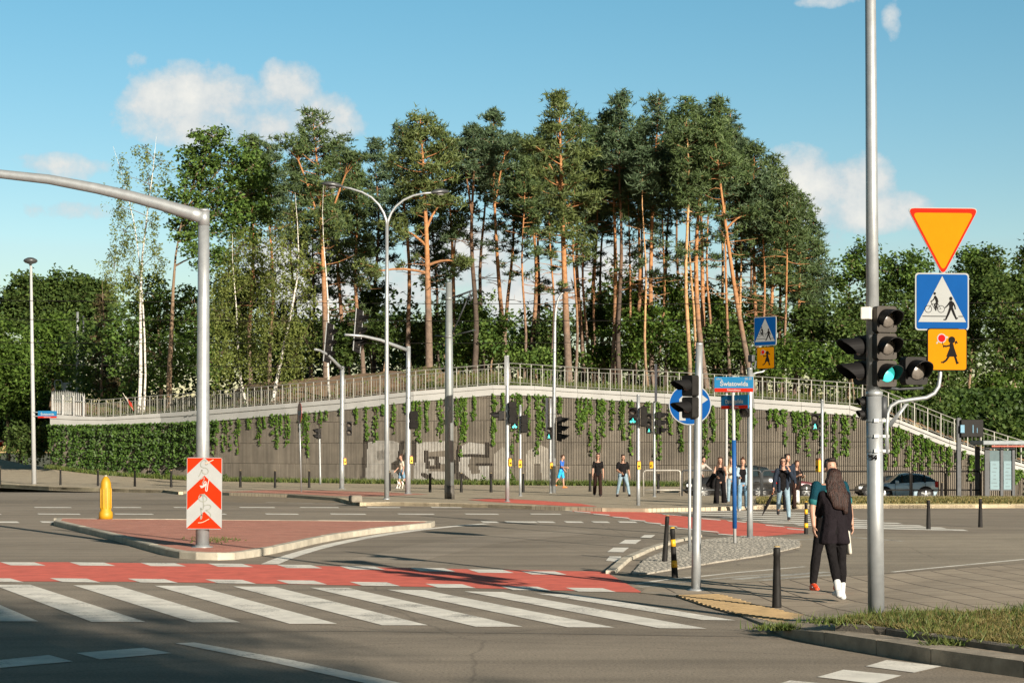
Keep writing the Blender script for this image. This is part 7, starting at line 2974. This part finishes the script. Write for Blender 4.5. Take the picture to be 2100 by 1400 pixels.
# -- the couple on the near pavement
pm = gp(1701, 1213, .045)
mroot, J, M, part, Q = person('short haired man in a teal football shirt standing behind the dark haired woman', pm, 1.765, 8, dict(legR=(3, 3, 13), legL=(-2, 4, 3), armR=(4, 12, 12, 4), armL=(6, 14, 20, 6)), (TEAL, 'long'), CBLK, SHO, (HAIRD, 'short'), vox=.013, sex='m', skin=SKIN, group='couple standing on the near pavement')
ch, up, f, s = Q['ch'], Q['up'], Q['f'], Q['s']
part('shirt_panel', [[(ch - up * .13 + f * .088 - s * .06, (.055, .030, .07)), (ch - up * .34 + f * .088 - s * .03, (.030, .030, .07))]], TEALB, .012)
for sd, key in ((-1, 'R'), (1, 'L')):
    e = J['sh' + key].lerp(J['el' + key], .70)
    part('sleeve_cuff', [[(e, .068), (e + (J['el' + key] - e) * .12, .066)]], TEALB, .012)
for key in ('R', 'L'):
    te, he = J['toe' + key], J['heel' + key]
    for t in (.30, .48):
        c = te + (he - te) * t + Vector((0, 0, .018))
        part('shoe_stripe', [[(c - s * .040, .010), (c + Vector((0, 0, .024)), .012), (c + s * .040, .010)]], SHW, .008, 1)
wroot, J, M, part, Q = person('long haired woman seen from behind in a black blazer, white socks and white trainers', gp(1711, 1230, .05), 1.635, 186, dict(legR=(2, 2, 2), legL=(-14, 10, -6), armR=(6, 10, 16, 4), armL=(30, 3, 85, 35), lean=1), (CBLK, 'long'), CBLK, SHW, (HAIRR, 'back_long'), vox=.013, sex='f', sleeves='long', coat=(CBLZ, .16, False), group='couple standing on the near pavement', head_yaw=0, head_pitch=2, crop=.27, shoe_s=1.2)
for key in ('R', 'L'):
    an = J['an' + key]
    part('sock', [[(an - Vector((0, 0, .02)), .041), (an.lerp(J['kn' + key], .20), .046), (an.lerp(J['kn' + key], .34) - Q['f'] * .008, .052)]], SHW, .012)
hip, ch, up, f, s = Q['hip'], Q['ch'], Q['up'], Q['f'], Q['s']
held('tote_bag', 'pale canvas tote bag hanging at the right side of the woman in the blazer', 'bag', [[(hip - s * .20 - up * .02 + f * .10, (.035, .10, .03)), (hip - s * .215 - up * .30 + f * .10, (.045, .13, .03))], [(hip - s * .19 + f * .14, .014), (ch - s * .16 + f * .03, .014)]], M, wroot, CANV)
# -- walkers on the far crossing
x_, J, M, part, Q = person('woman in a black top and wide black trousers carrying a dark coat over her arm', gp(1477, 1037.5, .02), 1.72, -6, dict(legR=(22, 6, 5), legL=(-20, 12, 5), armR=(22, 16, 50, 35), armL=(20, 10, 112, 10)), (CBLK, 'short'), CBLK, SHK, (HAIRB, 'long'), vox=.016, sleeves='none', wide=.055, group='people walking over the far crossing', head_yaw=8)
h_, s, f, up = Q['hip'], Q['s'], Q['f'], Q['up']
held('draped_coat', 'dark coat draped over the arm of the woman in wide black trousers', 'coat', [[(J['elR'] + f * .02, (.07, .09, .06)), (J['elR'] - s * .20 - up * .34, (.07, .08, .10))], [(J['elR'], .07), (J['elR'] - s * .05 - up * .42, (.09, .07, .06))], [(J['elR'], .06), (J['wrR'], .05)]], M, x_, CBLK, .02)
person('fair haired woman in pale jeans half hidden behind the woman in wide black trousers', gp(1500, 1034, .02), 1.66, -10, dict(legR=(8, 4, 2), legL=(-8, 8, 2), armR=(10, 8, 30, 0), armL=(12, 8, 100, 0)), (BEIG, 'short'), JEAN, SHW, (HAIRL, 'long'), vox=.018, group='people walking over the far crossing')
x_, J, M, part, Q = person('woman in an open pale denim jacket and flared blue jeans beside the blue sleeved post', gp(1523, 1047.5, .01), 1.71, -4, dict(legR=(20, 4, 3), legL=(-18, 16, 6), armR=(18, 10, 70, 20), armL=(4, 8, 14, 0)), (CBLK, 'short'), JEAN2, SHW, (HAIRB, 'bun'), vox=.016, sleeves='long', coat=(DENJ, .04, True), wide=.028, group='people walking over the far crossing')
x_, J, M, part, Q = person('person in a navy blazer and pale jeans talking on the phone, umbrella in hand', gp(1606, 1067, .0), 1.76, -8, dict(legR=(-18, 38, 4), legL=(16, 4, 6), armR=(8, 16, 16, 0), armL=(38, 22, 118, 32), footR=-18), (CBLK, 'long'), JEAN, SHK, (HAIRD, 'bob'), vox=.015, sleeves='three', coat=(NAVY, .10, True), glasses=True, group='people walking over the far crossing', sex='f', head_pitch=0)
c = J['wrL'] + J['hdL'] * .08
s, f, u = Q['s'], Q['f'], Q['u']
held('phone', 'dark phone held to the ear of the person in the navy blazer', 'phone', [[(Q['hp'](.095, .02, -.05), (.010, .012, .02)), (Q['hp'](.098, -.01, .05), (.010, .012, .02))]], M, x_, SBLK, .008)
hw = J['wrR'] + J['hdR'] * .08
um = thing('umbrella', 'folded black umbrella with an orange handle pointing down and left', 'umbrella', x_.location)
for nm_, hh, mm_ in (('canopy', [[(hw - u * .10 - s * .03, .030), (hw - u * .30 - s * .13 + f * .05, .050)], [(hw - u * .30 - s * .13 + f * .05, .050), (hw - u * .66 - s * .30 + f * .08, .010)]], CBLK), ('handle', [[(hw + u * .05 + s * .02, .018), (hw - u * .12 - s * .04, .016)]], mat('umbrella_handle', (.45, .13, .04), .5))):
    me = blob(hh, .01, M, 1)
    me.materials.append(mm_)
    link(nm_, me, um)
person('dark haired person with a backpack hidden behind the phone talker', gp(1614, 1048, .0), 1.82, 10, dict(legR=(10, 4, 2), legL=(-12, 8, 3)), (NAVY, 'long'), CBLK, SHK, (HAIRD, 'short'), vox=.018, sex='m', sleeves='long', group='people walking over the far crossing', head_yaw=25)
x_, J, M, part, Q = person('brown haired woman in dark clothes looking down at her hands, right of the phone talker', gp(1632, 1043, .0), 1.60, 22, dict(legR=(10, 6, 2), legL=(-16, 26, 2), armR=(20, 8, 90, 25), armL=(18, 10, 85, 20), lean=4, footL=-20), (CBLK, 'long'), CBRN, SHK, (HAIRB, 'long'), vox=.016, sleeves='short', wide=.02, group='people walking over the far crossing', head_pitch=-14)
h_, s, f, up = Q['hip'], Q['s'], Q['f'], Q['up']
held('tied_jacket', 'pale jacket hanging low from the waist of the brown haired woman', 'jacket', [[(h_ - up * .28 + s * .02 + f * .10, (.09, .05, .05)), (h_ - up * .62 + s * .06 + f * .06, (.10, .05, .08))], [(h_ - up * .45 - s * .02 + f * .09, (.08, .04, .06)), (h_ - up * .66 + s * .14, (.05, .04, .08))]], M, x_, WHT, .02)
x_, J, M, part, Q = person('person in a grey knit bending forward behind the bare steel pole', gp(1434, 1014, .12), 1.62, 30, dict(legR=(20, 30, 4), legL=(-6, 8, 4), armR=(30, 10, 10, 0), armL=(46, 26, 8, -10), lean=26), (GREYK, 'long'), CBLK, SHK, (HAIRD, 'bun'), vox=.018, sleeves='long', group='people walking over the far crossing')
# -- walkers on the far pavement
x_, J, M, part, Q = person('woman with sunglasses in a black tee and dark brown trousers walking on the far pavement', gp(1226, 1018, .12), 1.71, 2, dict(legR=(-16, 14, 2), legL=(18, 5, 0), armR=(12, 10, 8, 0), armL=(-14, 11, 10, 0)), (CBLK, 'long'), CBRN, SHK, (HAIRB, 'bob'), vox=.015, glasses=True, wide=.020, group='people walking on the far pavement')
x_, J, M, part, Q = person('stocky man in a black tee and blue jeans walking left of the bike signal pole', gp(1277, 1018.5, .12), 1.69, 14, dict(legR=(-14, 8, 6), legL=(24, 8, 9), armR=(8, 14, 55, 30), armL=(-10, 14, 30, 0)), (CBLK, 'long'), JEAN, SHK, (HAIRD, 'short'), vox=.015, sex='m', slim=1.08, skin=SKINT, group='people walking on the far pavement')
x_, J, M, part, Q = person('boy jogging to the right in a blue tee, bright blue shorts and orange shoes', gp(1151, 1000.5, .12), 1.60, 68, dict(legR=(-18, 20, 2), legL=(10, 6, 2), armR=(14, 10, 70, 5), armL=(-20, 12, 60, 0), lean=5), (BLUE1, 'long'), BLUE2, mat('shoe_neon', (.85, .22, .06), .5), (HAIRB, 'short'), vox=.016, sex='m', slim=.92, bottom_kind='shorts', group='people walking on the far pavement')
x_, J, M, part, Q = person('girl in a beige top and denim shorts walking a small dog behind the mast', gp(824, 1001.5, .12), 1.62, -66, dict(legR=(12, 4, 2), legL=(-14, 16, 2), armR=(14, 6, 30, 0), armL=(-10, 8, 20, 0)), (BEIG, 'long'), JEAN2, SHW, (HAIRB, 'bun'), vox=.018, bottom_kind='shorts', group='people walking on the far pavement')
# small dog
dp = gp(821, 1001.5, .12)
dog = thing('dog', 'small white and brown dog walking beside the girl behind the mast', 'dog', dp)
MD = Matrix.Rotation(R(150), 4, 'Z')
D_ = [[((0, -.16, .27), (.075, .08, .085)), ((0, .10, .28), (.062, .07, .065))], [((0, .10, .28), (.062, .07, .065)), ((0, .17, .27), (.06, .06, .065))], [((0, -.20, .31), .055), ((0, -.27, .41), .045)],
      [((0, -.29, .43), (.052, .058, .05)), ((0, -.39, .405), (.024, .025, .022))], [((-.04, -.27, .47), (.012, .02, .02)), ((-.055, -.26, .42), (.010, .022, .02))], [((.04, -.27, .47), (.012, .02, .02)), ((.055, -.26, .42), (.010, .022, .02))],
      [((0, .20, .31), .024), ((0, .30, .42), .012)]]
for sx_, sw_ in ((-1, .04), (1, -.04)):
    D_ += [[((sx_ * .045, -.17, .25), .038), ((sx_ * .048, -.17 + sw_, .13), .022)], [((sx_ * .048, -.17 + sw_, .13), .021), ((sx_ * .048, -.175 + sw_ * 1.6, .02), .018)], [((sx_ * .048, -.175 + sw_ * 1.6, .02), .018), ((sx_ * .048, -.20 + sw_ * 1.6, .016), .017)],
           [((sx_ * .045, .14, .25), .052), ((sx_ * .048, .11 - sw_, .16), .030)], [((sx_ * .048, .11 - sw_, .16), .026), ((sx_ * .048, .18 - sw_, .09), .019)], [((sx_ * .048, .18 - sw_, .09), .019), ((sx_ * .048, .165 - sw_, .02), .017)], [((sx_ * .048, .165 - sw_, .02), .017), ((sx_ * .048, .14 - sw_, .016), .017)]]
me = blob(D_, .012, MD, 2)
me.materials.append(mat('fur_white', (.58, .54, .47), .9, var=.15, scale=20))
me.materials.append(mat('fur_brown', (.16, .07, .035), .9, var=.2, scale=20))
me.polygons.foreach_set('material_index', [1 if (math.sin(p.center.x * 23 + 1) + math.sin(p.center.y * 19 + p.center.z * 9) > .75 and p.center.z > .2) else 0 for p in me.polygons])
me.name = 'body'
link('body', me, dog)
# ------------------------------------------------------------------ parked cars on the side street
def car(label, x0px, d, z, L, Ht, Wd, paint, face, name='parked_car', suv=False, yaw=0.0):
    """side-on car; x0px = its left end; face = -1 nose to the left, 1 nose to the right"""
    X0 = (x0px - CX) * d / F
    root = thing(name, label, 'car', Vector((X0 + L / 2, d, z)), 'cars parked behind the guard rails')
    W2 = Wd / 2
    # stations from nose to tail: (t, sill, belt, roof, half width belt, half width roof)
    if suv:
        S = [(0.0, .42, .72, .74, .72, .70), (.03, .30, .84, .86, .84, .80), (.12, .25, .95, .98, .93, .86), (.24, .24, 1.00, 1.04, .97, .88), (.275, .24, 1.02, 1.08, .98, .86), (.40, .24, 1.04, 1.50, 1.0, .74), (.55, .24, 1.06, 1.58, 1.0, .76),
             (.72, .24, 1.08, 1.56, 1.0, .75), (.88, .25, 1.10, 1.47, .98, .72), (.965, .30, 1.06, 1.12, .95, .80), (1.0, .45, .90, .92, .88, .82)]
    else:
        S = [(0.0, .40, .58, .60, .70, .66), (.03, .24, .68, .70, .84, .78), (.12, .20, .80, .83, .93, .85), (.235, .19, .86, .90, .97, .86), (.27, .19, .88, .94, .98, .84), (.43, .19, .92, 1.34, 1.0, .72), (.55, .19, .94, 1.43, 1.0, .73),
             (.72, .19, .97, 1.40, 1.0, .72), (.88, .21, 1.0, 1.26, .98, .70), (.965, .27, .98, 1.06, .95, .76), (1.0, .42, .80, .82, .88, .80)]
    ks = Ht / max(q[3] for q in S)
    b = MB()
    prof = []
    for (t, sl, bl, rf, wb, wr) in S:
        x = (t if face < 0 else 1 - t) * L + X0
        w, wr_ = wb * W2, wr * W2
        half = [(w * .80, sl), (w * .97, sl + .12), (w * 1.0, sl + (bl - sl) * .6), (w * .97, bl - .02), (w * .955, bl), (wr_ * 1.03, rf - .07 * (rf - bl > .2)), (wr_ * .8, rf)]
        pts = [(d - a, h) for a, h in half] + [(d + a, h) for a, h in reversed(half)]
        prof.append([Vector((x, y, z + h * ks)) for y, h in pts])
    k = len(prof[0])
    n = len(prof)
    vs = [p for q in prof for p in q]
    fs, mi = [], []
    for i in range(n - 1):
        for j in range(k):
            fs.append((i * k + j, i * k + (j + 1) % k, (i + 1) * k + (j + 1) % k, (i + 1) * k + j))
            g = 0
            if j in (4, 8) and 4 <= i <= 8:
                g = 1                      # side windows
            if 4 <= i <= 4 and j in (5, 6, 7):
                g = 1                      # windscreen
            if i == 8 and j in (5, 6, 7):
                g = 1                      # rear window
            if j == 13:
                g = 2
            mi.append(g)
    o = len(b.v)
    b.v += [tuple(p) for p in vs]
    b.f += fs
    b.m += mi
    b.f += [tuple(range(k)), tuple((n - 1) * k + q for q in range(k))]
    b.m += [0, 0]
    body = b.build('body', [paint, GLASS, BLACK], root, True)
    X = lambda t: (t if face < 0 else 1 - t) * L + X0
    # pillars, door seams, trim on the camera side
    for t in (.45, .615, .79):
        tr = MB()
        tr.box(Vector((X(t), d - W2 * .885, z + (S[5][2] + .22) * ks)), (.07, .05, .42 * ks), pitch=R(-22 if not suv else -18), mi=0)
        tr.build('window_pillar', BLACK, body)
    sm = MB()
    for t in (.34, .60, .80):
        sm.box(Vector((X(t), d - W2 * 1.0, z + .60 * ks)), (.012, .014, .62 * ks))
    sm.box(Vector((X(.56), d - W2 * .995, z + .24 * ks)), (L * .46, .03, .09))
    sm.build('door_seams', BLACK, body)
    for t in (.56, .76):
        h_ = MB()
        h_.box(Vector((X(t), d - W2 * 1.01, z + .82 * ks)), (.17, .04, .035), bev=.01)
        h_.build('door_handle', BLACK if paint != CARS else CARS, body)
    mr = MB()
    mr.box(Vector((X(.36), d - W2 * 1.10, z + .98 * ks)), (.14, .2, .14), bev=.04)
    mr.build('wing_mirror', BLACK if suv else paint, body)
    hl = MB()
    hl.box(Vector((X(.035), d - W2 * .74, z + .66 * ks)), (.24, .28, .13), bev=.03)
    hl.build('headlight', mat('headlight', (.55, .56, .55), .15), body)
    tl_ = MB()
    tl_.box(Vector((X(.972), d - W2 * .82, z + .86 * ks)), (.16, .22, .26), bev=.03)
    tl_.build('tail_light', mat('tail_red', (.34, .012, .010), .2), body)
    rw = .335 if suv else .305
    for t in (.175, .80):
        for sd_ in (-1, 1):
            wr = MB()
            c = Vector((X(t), d + sd_ * (W2 - .10), z + rw))
            wr.lathe(c - Vector((0, .11, 0)), [(rw * .82, 0), (rw, .02), (rw, .20), (rw * .82, .22)], 22, axis=(0, 1, 0))
            wh = wr.build('wheel', mat('tyre', (.02, .02, .02), .85, var=.2), root, True)
            rm = MB()
            cc = c + Vector((0, sd_ * .115, 0))
            rm.lathe(cc, [(rw * .70, -.02), (rw * .70, .0), (rw * .62, .006)], 20, axis=(0, 1, 0), mi=1)
            for q in range(5 if not suv else 10):
                a = 2 * math.pi * q / (5 if not suv else 10) + .3
                e = cc + Vector((math.cos(a) * rw * .66, sd_ * .008, math.sin(a) * rw * .66))
                rm.tube([cc + Vector((0, sd_ * .02, 0)), e], [.05 if not suv else .028, .035 if not suv else .02], 5)
            rm.lathe(cc, [(rw * .16, 0), (rw * .14, sd_ * .03)], 10, axis=(0, 1, 0))
            rm.build('rim', [mat('alloy', (.50, .50, .48), .35, .6, var=.1), mat('rim_dark', (.03, .03, .03), .6)], wh)
            arch = MB()
            pts = []
            for q in range(13):
                a = R(-8 + 196 * q / 12)
                pts.append(c + Vector((math.cos(a) * rw * 1.13, sd_ * .095, math.sin(a) * rw * 1.13)))
            arch.prism([p + Vector((0, sd_ * .012, 0)) for p in pts], (0, -sd_ * .05, 0))
            arch.build('wheel_arch', BLACK, body)
    return root


CARS = mat('car_silver_blue', (.40, .52, .59), .3, .15, var=.04, spec=.6)
CARK = mat('car_black', (.018, .018, .018), .18, .1, var=.1, spec=.7)
CARM = mat('car_maroon', (.085, .016, .022), .22, .2, var=.1, spec=.7)
car('black estate car parked behind the rails and the walking women', 1403, 79.5, -.18, 3.95, 1.50, 1.8, CARK, -1, suv=True)
car('dark maroon car half hidden behind the woman on the phone', 1520, 83.5, -.20, 3.4, 1.24, 1.7, CARM, 1)
car('silver blue hatchback parked right of the foreground pole', 1783, 79.0, -.215, 2.78, 1.20, 1.55, CARS, -1)
car('dark car nose showing just left of the foreground pole', 1756, 84.5, -.22, 2.6, 1.02, 1.6, CARK, -1)
# red car far off at the left edge
car('red car far off at the left frame edge', -82, 186, 2.2, 4.4, 1.45, 1.8, mat('car_red', (.45, .03, .02), .3, .1), 1)
